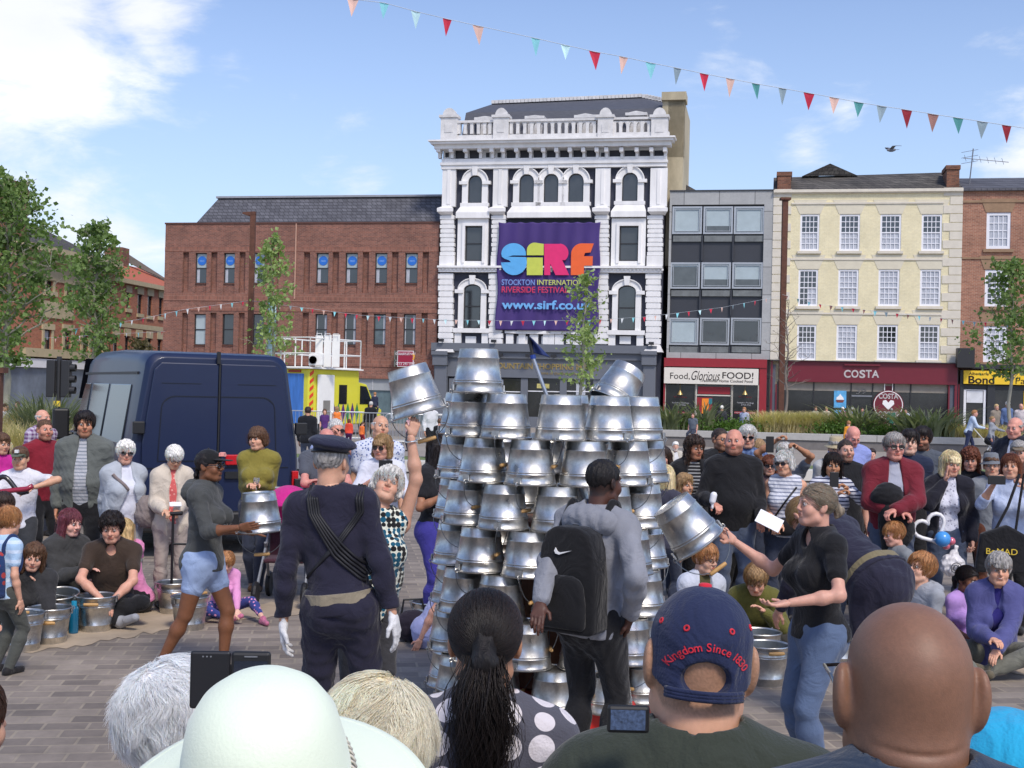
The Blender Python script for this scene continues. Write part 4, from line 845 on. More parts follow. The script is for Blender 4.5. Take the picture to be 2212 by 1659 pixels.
tree('street_tree', 'large leafy tree cut by the left edge of the photo', 12, 385, 800, [(0, 50), (.15, 130), (.35, 105), (.7, 88), (.9, 50), (1, 14)], 33, 5400, .105, LEAF1, 3, .12, nl=44)
tree('street_tree', 'bushy tree just left of the brick office, above the blue van', 202, 475, 790, [(0, 45), (.2, 74), (.5, 58), (.8, 34), (1, 10)], 42, 3300, .12, LEAF1, 5, .1, nl=38)
tree('street_tree', 'thin tree with open crown in front of the brick office', 592, 500, 790, [(0, 55), (.3, 44), (.6, 40), (.85, 18), (1, 7)], 50, 1300, .14, LEAF2, 8, .08, nl=24, lean=-.3)
tree('street_tree', 'sparse small tree in front of the purple banner', 1256, 572, 850, [(0, 42), (.3, 50), (.7, 30), (1, 7)], 48, 1000, .13, LEAF2, 12, .09, nl=24, lean=.1)
tree('bare_tree', 'leafless grey tree in front of the coffee shop', 1698, 640, 840, [(0, 50), (.3, 55), (.6, 30), (1, 8)], 54, 0, .1, LEAF2, 21, .08, nl=26, bark=TWIG)
tree('street_tree', 'leafy tree at the right edge in front of the yellow sign', 2182, 560, 830, [(0, 60), (.3, 68), (.6, 52), (.85, 30), (1, 10)], 45, 1900, .13, LEAF1, 31, .09, nl=30)
tree('street_tree', 'low dark leafy shrub seen over the van roof', 305, 742, 790, [(0, 20), (.6, 24), (1, 12)], 60, 500, .16, leafmat('leaf_rusty', rgb(92, 84, 56)), 41, .04, nl=10, group=None)
def post(name, label, x, ytop, w, d, head=None):
    s = F/d; X = W(x, HZ(x), d).x; zt = 2+(HZ(x)-ytop)/s; r = empty(name, (X, d, 0), 0, label, 'lamp post')
    mb = MB(); mb.box(-w/2, w/2, -w/2, w/2, 0, zt); mb.build('column', RUST, r)
    mb = MB()
    if head == 'arm': mb.prism([(w/2, zt-.02), (w/2, zt+.1), (-w*1.9, zt+.06), (-w*2.1, zt+.0), (-w*.8, zt-.08)], -w*.55, w*.55)
    else: mb.box(-w*.95, w*.95, -w*.8, w*.8, zt+.002, zt+.1)
    mb.build('lamp_head', RUST, r); return r
post('lamp_post', 'tall rusty lamp post with a short arm before the brick office', 538, 462, .21, 52, 'arm')
post('lamp_post', 'tall rusty lamp post with a flat cap before the cream building', 1687, 432, .24, 56)
post('lamp_post', 'dark rusty post at the left edge beside the tan grasses', -4, 806, .14, 22)
# tall festival flag behind the thin tree
def place(name, label, cat, x, d, z=0, rz=0, group=None):
    return empty(name, (W(x, HZ(x), d).x, d, z), rz, label, cat, group)
def zat(x, y, d): return 2+(HZ(x)-y)*d/F
fl = place('feather_flag', 'narrow pale blue feather flag behind the thin tree', 'flag', 575, 51)
mb = MB(); mb.tube([(0, 0, 0), (0, 0, 5.6)], .02, 6); mb.build('pole', MET, fl)
mb = MB(); mb.prism([(.02, 1.6), (.32, 1.6), (.34, 5.2), (.2, 5.55), (.02, 5.6)], -.01, .01); mb.build('cloth', mat('pale_blue_cloth', rgb(186, 216, 222), .7, var=.35, vs=3), fl)
# ------------------------------------------------------------------ planters, walls, grasses
GR_B = leafmat('tan_grass', rgb(200, 184, 142)); GR_G = leafmat('phormium_green', rgb(116, 122, 92)); SHR = leafmat('shrub_green', rgb(88, 116, 50))
def wallpiece(name, label, xa, xb, d, z0, z1, dep, m, lip=.04, db=None):
    A = Vector((W(xa, HZ(xa), d).x, d, 0)); db = db or d; Bp = Vector((W(xb, HZ(xb), db).x, db, 0)); u = Bp-A; ln = u.length
    r = empty(name, A, math.atan2(u.y, u.x), label, 'wall'); n = max(1, int(ln/1.6)); 
    mb = MB(); mb.box(0, ln, .06, dep, z0, z1-.26); mb.build('base', GRAND, r)
    for k in range(n):
        mb = MB(); mb.box(ln*k/n+.006, ln*(k+1)/n-.006, 0, dep+.05, z1-.26+.003, z1); mb.build('coping', m, r, bevel=.012)
    return r
wallpiece('planter_wall', 'long pale granite planter wall with grasses behind it at right', 1412, 2300, 49, 0, .62, .5, GRAN, db=47)
wallpiece('planter_wall', 'low granite planter wall below tan grasses at the far left', -60, 175, 30, 0, .45, .4, GRAN)
wallpiece('low_wall', 'pale granite edging beside the lawn behind the standing crowd', 640, 2300, 29.5, 0, .3, .45, mat('light_granite', rgb(196, 192, 184), .7, var=.06))
def tuft(name, label, x, y, d, w, h, n, m, seed, droop=.5, kind=None, lw=.012, cat='plant', zb=.45, spread=.35, group=None):
    rs = np.random.RandomState(seed); X = W(x, HZ(x), d).x; V = []; Fq = []
    for k in range(n):
        a = rs.rand()*6.283; r = rs.rand()**.5*w*spread; bx_, by_ = r*math.cos(a)+(rs.rand()-.5)*w*(.9 if kind else .2), r*math.sin(a)*.6
        a2 = a+rs.normal()*.5; L_ = h*(.6+.5*rs.rand()); out = w*(.12+.33*rs.rand()) if not kind else h*.35; b0 = len(V); ww = lw*(.7+.6*rs.rand())
        px, py = -math.sin(a2), math.cos(a2)
        for q in range(5):
            t = q/4; cx = bx_+math.cos(a2)*out*t*t*(1+droop); cy = by_+math.sin(a2)*out*t*t*(1+droop)*.7; cz = L_*(t-droop*.42*t**3)
            wq = ww*(1-t**2*.95); V += [(cx-px*wq, cy-py*wq, cz), (cx+px*wq, cy+py*wq, cz)]
        Fq += [(b0+2*q, b0+2*q+1, b0+2*q+3, b0+2*q+2) for q in range(4)]
    o = np_mesh(name, V, Fq, m, None, smooth=True); o.location = (X, d, zb)
    if kind: o['kind'] = 'stuff'; o['label'] = label
    else: tag(o, label, cat, group)
    return o
tuft('tan_grass', 'feathery tan ornamental grass in the right planter', 1735, 0, 50.5, 2.7, 1.25, 3200, GR_B, 1, .55, 'stuff', .02)
tuft('tan_grass', 'feathery tan ornamental grass', 1870, 0, 51, 1.5, .8, 900, GR_B, 2, .6, 'stuff', .018)
tuft('tan_grass', 'feathery tan ornamental grass', 2125, 0, 48.5, 2.0, .9, 1200, GR_B, 3, .6, 'stuff', .018)
tuft('tan_grass', 'feathery tan ornamental grass at the left edge', 50, 0, 26, 1.5, 1.25, 1800, GR_B, 4, .5, 'stuff', .008, zb=.1)
tuft('tan_grass', 'feathery tan ornamental grass at the left edge', 0, 0, 31, 1.8, 1.1, 1400, GR_B, 5, .5, 'stuff', .009, zb=.35)
for x, d, w_, h_, n_, sd_, lb in ((1858, 50.2, 2.6, 1.55, 180, 7, 'spiky green plant left of the other big one in the right planter'), (2003, 48.6, 2.8, 1.6, 200, 8, 'widest spiky green plant, right of centre in the right planter'),
                       (1450, 50.4, 2.0, 1.5, 110, 9, 'spiky plant beside the bucket tower in front of the food shop'), (1520, 50.6, 1.6, 1.6, 70, 10, 'small upright spiky plant below the food shop window'), (105, 28, 1.5, 1.5, 220, 11, 'tall striped spiky plant left of the van'), (70, 31, 1.3, 1.3, 150, 12, 'spiky plant behind the tan grass at the far left')):
    tuft('spiky_plant', lb, x, 0, d, w_, h_, n_, GR_G, sd_, .55, None, .055 if d > 40 else .028, zb=.5, group='spiky plants in the planters')
def shrub(x, d, w_, h_, n, seed, lb):
    rs = np.random.RandomState(seed); P = rs.normal(size=(n, 3))*np.array([w_*.3, .35, h_*.3])+np.array([0, 0, h_*.45]); P[:, 2] = np.abs(P[:, 2]); V, Fq = leaves(P, .09, rs); o = np_mesh('low_shrub', V, Fq, SHR, None, smooth=False)
    o.location = (W(x, HZ(x), d).x, d, .5); tag(o, lb, 'shrub', 'low green shrubs in the planter')
shrub(1585, 50.5, 2.4, .55, 1800, 51, 'low green shrub left of the tan grass mound'); shrub(1490, 50.8, 2.2, .6, 1500, 52, 'low green shrub nearest the bucket tower'); shrub(1800, 49.8, 1.6, .7, 1200, 53, 'low green shrub between tan grass and spiky plant'); shrub(1915, 49.6, 1.6, .5, 1200, 54, 'low green shrub between the two big spiky plants')
# ------------------------------------------------------------------ traffic light
tl = place('traffic_light', 'black traffic light seen from behind, left of the van', 'traffic light', 127, 29)
mb = MB(); mb.tube([(0, 0, 0), (0, 0, zat(127, 770, 29))], .055, 10); mb.build('pole', BLACKF, tl)
for sx in (-.17, .17):
    m1 = MB(); zz = zat(127, 818, 29); m1.box(sx-.1, sx+.1, -.09, .1, zz-.43, zz+.43)
    m1.box(min(0, sx), max(0, sx), -.02, .02, zz-.3, zz-.26); m1.box(min(0, sx), max(0, sx), -.02, .02, zz+.26, zz+.3)
    hd = m1.build('signal_head', BLACKF, tl, bevel=.02)
    for k in range(3):
        m1 = MB(); M_ = Matrix.Translation((sx+(.1 if sx > 0 else -.02), 0, zz-.26+.26*k)) @ Matrix.Rotation(R(90), 4, 'Y')
        m1.lathe([(.09, 0), (.085, .12 if sx > 0 else .02)], 14, M_); m1.build('visor', BLACKF, hd)
mb = MB(); mb.box(-.07, .07, -.1, -.055, zat(127, 878, 29), zat(127, 866, 29)); mb.build('push_button', mat('signal_yellow', rgb(230, 200, 60), .5), tl)
# ------------------------------------------------------------------ bunting
BC = {'p': rgb(224, 186, 172), 'c': rgb(140, 212, 222), 'l': rgb(196, 232, 236), 'r': rgb(196, 38, 68), 't': rgb(76, 146, 146), 'g': rgb(140, 160, 170), 'b': rgb(150, 108, 100), 'w': rgb(220, 224, 226), 'd': rgb(150, 32, 48)}
BM = {k: mat('bunting_'+k, v, .7, var=.05, vs=10) for k, v in BC.items()}
def bunting(label, line, flags, d, fs, seed=0, group='bunting strings'):
    rr = random.Random(seed); pts = [W(x, y, dd) for x, y, dd in line]; o0 = pts[0]
    r = empty('bunting', o0, 0, label, 'bunting', group)
    def on(x):
        for i in range(len(line)-1):
            a, b = line[i], line[i+1]
            if a[0] <= x <= b[0] or i == len(line)-2: t = (x-a[0])/(b[0]-a[0]); return W(a[0]+(b[0]-a[0])*t, a[1]+(b[1]-a[1])*t, a[2]+(b[2]-a[2])*t)
    mb = MB(); mb.tube([p-o0 for p in pts], fs*.03, 4); mb.build('cord', mat('bunting_cord', rgb(200, 208, 214), .7), r)
    for x, c in flags:
        p = on(x)-o0; q = on(x+4)-o0; u = (q-p).normalized(); k = rr.uniform(.35, .52); h = fs*rr.uniform(.85, 1.1)*2.0; w_ = rr.uniform(-.3, .3); nn = Vector((0, 1, 0))
        a = p-u*fs*k*1.1; b = p+u*fs*k*1.1; tip = p+Vector((0, 0, -h*.8))+nn*w_*h*.5+u*rr.uniform(-.2, .2)*fs; mid = (a+b)/2+nn*.1*fs+Vector((0, 0, -h*.25))
        mb = MB(); mb.poly([a, (a+b)/2+nn*.07*fs, b, tip, mid], [(0, 1, 4), (1, 2, 4), (2, 3, 4), (3, 0, 4)]); mb.build('flag', BM[c], r)
    return r
cB = lambda x, y: ((820+x/1.3167)*.8848, y/1.3167*.8848)
nf = [(55, 0, 'p'), (155, 10, 'c'), (257, 38, 'l'), (358, 62, 'r'), (457, 84, 'p'), (642, 124, 'c'), (738, 146, 'l'), (832, 167, 'r'), (925, 184, 'p'), (1012, 203, 'c'), (1098, 220, 'g'), (1184, 238, 'r'), (1268, 254, 'p'), (1350, 270, 't'), (1436, 285, 'g'), (1521, 300, 'r'), (1602, 315, 'p'), (1681, 330, 't'), (1755, 342, 'g'), (1835, 354, 'd'), (1920, 368, 'b'), (2000, 380, 't'), (2078, 392, 'g'), (2156, 404, 'd')]
bunting('near string of large triangular flags crossing the sky', [(*cB(x, y-2), 20) for x, y, c in nf[:1]]+[(*cB(x, y-1), 20) for x, y, c in nf[1:]]+[(2260, 284, 20)], [(cB(x, y)[0], c) for x, y, c in nf], 20, .17)
def frange(a, b, n): return [a+(b-a)*k/(n-1) for k in range(n)]
bunting('small flags sagging across the brick office to the banner', [(545, 650, 51), (650, 664, 51), (780, 681, 51), (940, 690, 50), (1100, 693, 50), (1270, 692, 50), (1400, 684, 50), (1560, 664, 51), (1684, 640, 55)], [(x, 'rpgcrpcrrlrwprcwlpclrpwrclprwcrpwcrpwcrl'[i % 40]) for i, x in enumerate(frange(580, 1655, 46))], 50, .13, 1)
bunting('small flags between the left trees and the first lamp post', [(150, 712, 42), (300, 690, 45), (400, 668, 48), (535, 650, 51)], [(x, 'cwprcwrplcwprwcr'[i]) for i, x in enumerate(frange(165, 525, 16))], 48, .13, 2)
bunting('second string of small flags low at the left behind the trees', [(100, 730, 48), (240, 722, 52), (356, 716, 58)], [(x, 'prwcprwcpr'[i]) for i, x in enumerate(frange(120, 350, 10))], 52, .13, 3)
bunting('small flags sagging across the cream building to the right', [(1690, 636, 55), (1760, 656, 54), (1880, 671, 53), (2000, 684, 52), (2100, 695, 50), (2230, 700, 48)], [(x, 'btcrbcrbcgrbcwrbcgrwcp'[i]) for i, x in enumerate(frange(1700, 2200, 22))], 53, .13, 4)
# pigeon
pg = MB(); pg.lathe([(.0, -.17), (.035, -.12), (.06, -.02), (.055, .06), (.035, .12), (.028, .15), (.0, .18)], 12, Matrix.Rotation(R(90), 4, 'Y'))
pgo = pg.build('pigeon', mat('pigeon_grey', rgb(110, 112, 120), .7, var=.25, vs=20), smooth=True); tag(pgo, 'grey pigeon flying above the cream building', 'pigeon'); pgo.scale = (.8,)*3; pgo.location = W(1926, 324, 30); pgo.rotation_euler = (0, R(8), R(200))
for sy in (-1, 1):
    mb = MB(); mb.poly([(-.05, 0, .03), (.08, 0, .03), (.1, sy*.18, .1), (-.02, sy*.2, .1), (-.06, sy*.34, .07), (-.14, sy*.3, .07)], [(0, 1, 2, 3), (3, 2, 4, 5)]); o = mb.build('wing', mat('wing_grey', rgb(96, 98, 108), .7, var=.3, vs=18), pgo); m_ = o.modifiers.new('s', 'SOLIDIFY'); m_.thickness = .012
mb = MB(); mb.poly([(-.12, -.03, 0), (-.12, .03, 0), (-.27, .06, 0), (-.27, -.06, 0)], [(0, 1, 2, 3)]); o = mb.build('tail', mat('wing_grey', (0, 0, 0)), pgo)
# ------------------------------------------------------------------ navy van
VN = mat('navy_van_paint', rgb(16, 30, 64), .4, metal=0, var=.06, vs=1, coat=.12, bump=.04, bs=3); BLK = mat('black_plastic', rgb(26, 26, 28), .5, var=.05); VGL = mat('van_glass', (.012, .014, .018), .1, spec=.4)
dl = 14.2; XL = W(283, 826, dl).x; th = R(27)
van = empty('parked_van', (XL, dl, 0), th, 'dark navy high roof panel van parked with its closed rear doors to the crowd', 'van')
def vsec(wl, zt, r, z0=.32, n=6, tum=.15):
    # ring of points: x in 0..2.0 (width), z; rounded top corners, slight tumblehome above the waist
    c = 1.0; pts = [(c-wl, z0), (c-wl, 1.05), (c-wl+.01, 1.25)]
    pts += [(c-wl+tum+r-r*math.cos(a), zt-r+r*math.sin(a)) for a in [k*math.pi/2/n for k in range(n+1)]]
    pts += [(2*c-x, z) for x, z in pts[::-1]]; return pts
secs = [(0.0, .95, 2.30, .2), (.06, .99, 2.35, .17), (.5, 1.0, 2.38, .15), (2.0, 1.0, 2.42, .15), (3.6, 1.0, 2.42, .15), (4.2, .99, 2.36, .16), (4.75, .97, 1.75, .2), (5.1, .95, 1.28, .14), (5.55, .92, 1.1, .14), (5.8, .84, .9, .2)]
V = []; rings = [vsec(w_, zt, r) for _, w_, zt, r in secs]; n = len(rings[0])
for (yy, *_), rg_ in zip(secs, rings): V += [(x, yy, z) for x, z in rg_]
mb = MB(); mb.poly(V, [(i*n+k, i*n+k+1, (i+1)*n+k+1, (i+1)*n+k) for i in range(len(secs)-1) for k in range(n-1)]+[(i*n+n-1, i*n, (i+1)*n, (i+1)*n+n-1) for i in range(len(secs)-1)]+[tuple(range(n))[::-1], tuple((len(secs)-1)*n+k for k in range(n))])
vb = mb.build('body', VN, van, smooth=False, bevel=.03)
for p in vb.data.polygons: p.use_smooth = len(p.vertices) == 4
# rear doors: two slightly proud panels with a rounded pressing
for nm, xa, xb in (('rear_door', .13, .985), ('rear_door', 1.015, 1.87)):
    mb = MB(); mb.prism([(xa, .5), (xb, .5), (xb, 2.24), (xa+.2, 2.24), (xa+.12, 2.16), (xa, 1.3)] if xa < 1 else [(xa, .5), (xb, .5), (xb, 1.3), (xb-.12, 2.16), (xb-.2, 2.24), (xa, 2.24)], -.05, -.012)
    dr = mb.build(nm, VN, van, bevel=.012)
    zz0, zz1, r = 1.1, 1.86, .16; e_ = 1 if xa < 1 else -1; c0 = xa+.2 if xa < 1 else xb-.2; c1_ = xb if xa < 1 else xa
    pts = [(c1_, zz1)]+[(c0+e_*(r-r*math.sin(R(90*k/8))), zz1-r+r*math.cos(R(90*k/8))) for k in range(9)]+[(c0-e_*.03, zz0), (c1_, zz0)]
    ins = [(x+e_*(.012 if i_ not in (0, len(pts)-1) else 0), z-(.012 if i_ < 6 else -.012 if i_ > 9 else 0)) for i_, (x, z) in enumerate(pts)]
    ring(mb := MB(), ins, pts, -.056, -.0505); mb.build('pressing', mat('van_groove', rgb(12, 18, 34), .4), dr)
    mb = MB(); mb.box(xa+.03, xb-.03, -.058, -.0505, 1.02, 1.032); mb.box(xa+.2, xb-.2, -.056, -.0505, 2.0, 2.006); mb.build('crease', mat('van_groove', (0, 0, 0)), dr)
for xa in (.0, 1.9):
    for z in (1.42, .75):
        mb = MB(); mb.box(xa+.02, xa+.16 if xa else .15, -.09, -.02, z, z+.14); mb.build('hinge', BLK, van, bevel=.01)
mb = MB(); mb.box(.99, 1.01, -.048, -.012, .5, 2.26); mb.build('door_gap', BLK, van); mb = MB(); mb.box(.96, 1.0, -.07, -.03, 2.24, 2.38); mb.build('door_stop', BLK, van)
RL = mat('tail_lamp_red', rgb(190, 24, 30), .2, coat=.5, var=.2, vs=20)
for xa in (-.0, 1.88): mb = MB(); mb.box(xa+.02, xa+.1, -.045, .1, .6, .98); mb.build('tail_light', RL, van, bevel=.01)
mb = MB(); mb.box(1.08, 1.26, -.1, -.051, 1.06, 1.18); mb.build('tail_light', RL, van, bevel=.01)
mb = MB(); mb.box(.05, 1.95, -.18, .3, .3, .52); mb.build('bumper', BLK, van, bevel=.03); mb = MB(); mb.box(1.08, 1.3, -.09, -.051, .9, .98); mb.build('door_handle', BLK, van)
# side windows and trim on the left flank
for ya, yb_ in ((.55, 1.95), (2.1, 3.4), (3.6, 4.45)):
    mb = MB(); o_ = []
    for y, z, in ((ya, 1.27), (yb_, 1.27), (yb_-(.0 if ya < 3 else .35), 1.98), (ya, 1.98)): o_.append((y, z))
    xl = lambda z: -.008+.15*max(0, z-1.25)/.97
    mb.poly([(xl(z)-.004, y, z) for y, z in o_]+[(xl(z)+.05, y, z) for y, z in o_], [(0, 3, 2, 1), (4, 5, 6, 7), (0, 1, 5, 4), (1, 2, 6, 5), (2, 3, 7, 6), (3, 0, 4, 7)]); mb.build('side_window', VGL, van, bevel=.01)
mb = MB(); mb.box(-.03, 0, .3, 5.3, .7, .85); mb.build('rubbing_strip', BLK, van)
mb = MB(); mb.box(-.02, .0, .3, 4.3, 2.1, 2.13); mb.v = [(x+.14, y, z) for x, y, z in mb.v]; mb.build('roof_rail', BLK, van)
for x, s_ in ((-.28, -1), (2.05, 1)): mb = MB(); mb.box(x, x+.23, 4.55, 4.68, 1.15, 1.6); mb.box(min(x, x+.25), x+.3, 4.58, 4.64, 1.2, 1.26); mb.build('wing_mirror', BLK, van, bevel=.03)
for x in (.02, 1.72):
    for y in (1.1, 4.7):
        M_ = Matrix.Translation((x, y, .34)) @ Matrix.Rotation(R(90), 4, 'Y'); mb = MB(); mb.lathe([(.2, 0), (.33, 0), (.34, .05), (.34, .2), (.33, .25), (.2, .25)], 28, M_); wo = mb.build('wheel', BLK, van)
        mb = MB(); mb.lathe([(.0, .03), (.19, .04), (.21, .0)], 20, M_); mb.build('hub_cap', MET, wo)
mb = MB(); mb.poly([(.12, 4.28, 2.3), (1.88, 4.28, 2.3), (1.9, 4.74, 1.72), (.1, 4.74, 1.72)], [(0, 1, 2, 3)]); mb.v = [(x, y+.02, z+.03) for x, y, z in mb.v]; mb.build('windscreen', VGL, van)
# ------------------------------------------------------------------ yellow ambulance with roof platform
YAM = mat('ambulance_yellow', rgb(218, 212, 58), .4, var=.05, vs=1, coat=.3); WRL = mat('rail_white', rgb(236, 236, 232), .4, var=.05)
da = 50; amb = place('ambulance', 'yellow ambulance with a railed roof platform behind the van', 'ambulance', 667, da, 0, R(0)); ha = R(62)
amb.rotation_euler.z = ha                        # local +x runs towards the cab, local +y is the left side
zt = zat(680, 797, 50.5); mb = MB(); mb.box(0, 3.5, 0, 2.1, .45, zt); mb.build('body', YAM, amb, bevel=.06)
mb = MB(); mb.prism([(3.5, .45), (5.3, .45), (5.4, 1.05), (4.85, 1.3), (4.2, 2.15), (3.5, 2.25)], .1, 2.0); cabo = mb.build('cab', YAM, amb, bevel=.05)
mb = MB(); mb.prism([(3.7, 1.3), (4.65, 1.3), (4.15, 2.05), (3.7, 2.08)], .08, .12); mb.build('side_window', VGL, cabo)
mb = MB(); mb.box(4.3, 4.42, -.12, .1, 1.15, 1.5); mb.build('wing_mirror', BLK, cabo)
mb = MB(); mb.box(2.05, 2.6, -.02, .02, 1.3, 2.1); mb.build('side_window', VGL, amb, bevel=.01)
mb = MB(); mb.box(.5, 1.6, -.1, -.03, .5, zt-.22); sd_ = mb.build('side_door', WRL, amb, bevel=.02); mb = MB(); mb.box(.85, 1.3, -.12, -.1, .6, 1.45); mb.build('vent_grille', mat('vent_grey', rgb(130, 128, 122), .6), sd_)
mb = MB(); mb.box(-.03, 0, .25, 2.0, .5, zt-.2); mb.build('blue_sheet', mat('blue_tarpaulin', rgb(66, 120, 196), .5, var=.25, vs=3, stretch=(1, 3, .4)), amb)
RH = mat('hazard_red', rgb(226, 70, 40), .4)
for k in range(7): mb = MB(); z = .6+.3*k; mb.prism([(.05, z), (.3, z+.14), (.3, z+.28), (.05, z+.14)], -.012, -.003); mb.build('hazard_stripe', RH, amb)
for y_ in (.3,): mb = MB(); mb.box(-.05, -.0, .4, 1.0, zt-.15, zt-.05); mb.build('marker_lamp', mat('amber_lamp', rgb(160, 60, 30), .4), amb)
DM = [mat('diamond_purple', rgb(88, 40, 110), .6), mat('diamond_green', rgb(60, 130, 70), .6)]
for k in range(6): mb = MB(); x = 1.7+.33*k; mb.prism([(x-.15, .95), (x, .55), (x+.15, .95), (x, 1.35)], -.014, -.004); mb.build('diamond', DM[k % 2], amb)
for x in (.8, 4.3): M_ = Matrix.Translation((x, .02, .38)) @ Matrix.Rotation(R(90), 4, 'X'); mb = MB(); mb.lathe([(0, .03), (.2, .03), (.22, .0), (.37, .02), (.38, -.1), (.38, -.3)], 24, M_); mb.build('wheel', BLK, amb)
mb = MB(); zr = zt+1.25
for x0, y0, x1, y1 in ((-.1, -.1, 3.4, -.1), (-.1, -.1, -.1, 2.1), (-.1, 2.1, 3.4, 2.1), (3.4, -.1, 3.4, 2.1)):
    for z in (zr, zt+.62, zt+.06): mb.tube([(x0, y0, z), (x1, y1, z)], .03, 6)
    for k in range(4): mb.tube([(x0+(x1-x0)*k/3, y0+(y1-y0)*k/3, zt), (x0+(x1-x0)*k/3, y0+(y1-y0)*k/3, zr)], .03, 6)
mb.build('roof_rail', WRL, amb)
mb = MB(); mb.box(-.2, 3.5, -.2, 2.2, zt+.003, zt+.06); mb.build('platform', WRL, amb)
tb = place('folded_table', 'white folded tables standing on the ambulance platform', 'table', 706, 50.6, zt+.08); 
for k in range(3): mb = MB(); mb.box(-.5+k*.34, -.2+k*.34, -.02+.03*k, .02+.03*k, .02, zt and 1.28+.03*k); mb.tube([(-.45+k*.34, -.05, 1.2), (-.45+k*.34, -.05, 1.36), (-.25+k*.34, -.05, 1.36), (-.25+k*.34, -.05, 1.2)], .015, 6); mb.build('table_panel', WRL, tb)
spk = place('stage_lamp', 'white boxed stage lamp on the ambulance platform edge', 'lamp', 682, 50, zt+.08); mb = MB(); mb.box(-.28, .28, -.2, .2, .05, .5); mb.build('housing', WRL, spk, bevel=.03); mb = MB(); mb.lathe([(0, 0), (.14, 0), (.16, .05)], 16, Matrix.Translation((-.1, -.2, .27)) @ Matrix.Rotation(R(90), 4, 'X')); mb.build('lens', BLK, spk)
# ------------------------------------------------------------------ crowd barriers
GAL = mat('barrier_galvanised', rgb(170, 174, 178), .4, metal=.5, var=.08)
def barrier():
    r = empty('crowd_barrier', (0, 0, 0)); mb = MB(); w_, z0, z1, rr = 2.3, .15, 1.1, .12
    pts = []
    for cx, cz, a0 in ((w_/2-rr, z1-rr, 90), (w_/2-rr, z0+rr, 0), (-w_/2+rr, z0+rr, -90), (-w_/2+rr, z1-rr, 180)): pts += [(cx+rr*math.cos(R(a0-90*k/4)), 0, cz+rr*math.sin(R(a0-90*k/4))) for k in range(5)]
    mb.tube(pts, .021, 6, closed=True); mb.build('frame', GAL, r)
    for k in range(1, 18): mb = MB(); x = -w_/2+w_*k/18; mb.tube([(x, 0, z0), (x, 0, z1)], .008, 5); mb.build('bar', GAL, r)
    for x in (-w_/2+.2, w_/2-.2): mb = MB(); mb.tube([(x, 0, z0), (x+.02, -.3, .0)], .018, 6); mb.tube([(x, 0, z0), (x, .3, .0)], .018, 6); mb.build('foot', GAL, r)
    return r
b0 = barrier()
for i, (x, d, a, lb) in enumerate(((655, 46, -4, 'left metal barrier in front of the ambulance'), (726, 46, 6, 'metal barrier beneath the orange dress woman'), (815, 45, -6, 'metal barrier right of the man carrying a child'), (905, 44, 8, 'metal barrier behind the raised bucket arm'), (975, 46, -6, 'rightmost metal barrier, beside the bucket tower'))):
    o = b0 if i == 0 else copy_tree(b0); o.location = (W(x, HZ(x), d).x, d, 0); o.rotation_euler.z = R(a); tag(o, lb, 'barrier', 'crowd barriers by the ambulance')
# ------------------------------------------------------------------ galvanised buckets
def bucket_mat():
    m = mat('galvanised_steel', rgb(196, 202, 210), .26, metal=1, var=0); t = m.node_tree; n = t.nodes; l = t.links; b = n['Principled BSDF']
    co = n.new('ShaderNodeTexCoord'); vo = n.new('ShaderNodeTexVoronoi'); vo.inputs['Scale'].default_value = 55; l.new(co.outputs['Object'], vo.inputs[0])
    nz = n.new('ShaderNodeTexNoise'); nz.inputs['Scale'].default_value = 9; nz.inputs['Detail'].default_value = 8; nz.inputs['Roughness'].default_value = .7; l.new(co.outputs['Object'], nz.inputs[0])
    oi = n.new('ShaderNodeObjectInfo'); ad = n.new('ShaderNodeVectorMath'); ad.operation = 'ADD'; l.new(co.outputs['Object'], ad.inputs[0]); l.new(oi.outputs['Location'], ad.inputs[1]); l.new(ad.outputs[0], nz.inputs[0])
    mr = n.new('ShaderNodeMapRange'); l.new(nz.outputs['Fac'], mr.inputs[0]); mr.inputs[1].default_value = .35; mr.inputs[2].default_value = .7; mr.inputs[3].default_value = .52; mr.inputs[4].default_value = .2; l.new(mr.outputs[0], b.inputs['Roughness'])
    sx = mnode('MULTIPLY_ADD', vo.outputs['Color'], .14, .70, tree=t); cr = mnode('MULTIPLY', sx, mnode('MULTIPLY_ADD', nz.outputs['Fac'], 1.5, .1, tree=t), tree=t)
    cc = n.new('ShaderNodeCombineColor'); l.new(mnode('MULTIPLY', cr, .86, tree=t), cc.inputs[0]); l.new(mnode('MULTIPLY', cr, .85, tree=t), cc.inputs[1]); l.new(mnode('MULTIPLY', cr, .82, tree=t), cc.inputs[2]); l.new(cc.outputs[0], b.inputs['Base Color'])
    n2_ = n.new('ShaderNodeTexNoise'); n2_.inputs['Scale'].default_value = 4.5; n2_.inputs['Detail'].default_value = 3; mp = n.new('ShaderNodeMapping'); mp.inputs['Scale'].default_value = (1.6, 1.6, .45); l.new(ad.outputs[0], mp.inputs[0]); l.new(mp.outputs[0], n2_.inputs[0])
    bp = n.new('ShaderNodeBump'); bp.inputs['Strength'].default_value = .5; bp.inputs['Distance'].default_value = .012; l.new(n2_.outputs['Fac'], bp.inputs['Height']); l.new(bp.outputs[0], b.inputs['Normal']); return m
GS = bucket_mat(); WIRE = mat('bail_wire', rgb(130, 134, 138), .4, metal=.9, var=.1); WOOD = mat('wood_grip', rgb(196, 154, 98), .6, var=.2, vs=20, stretch=(.3, 4, 4)); GSD = mat('bucket_inside', rgb(120, 126, 130), .45, metal=.8, var=.2, vs=8)
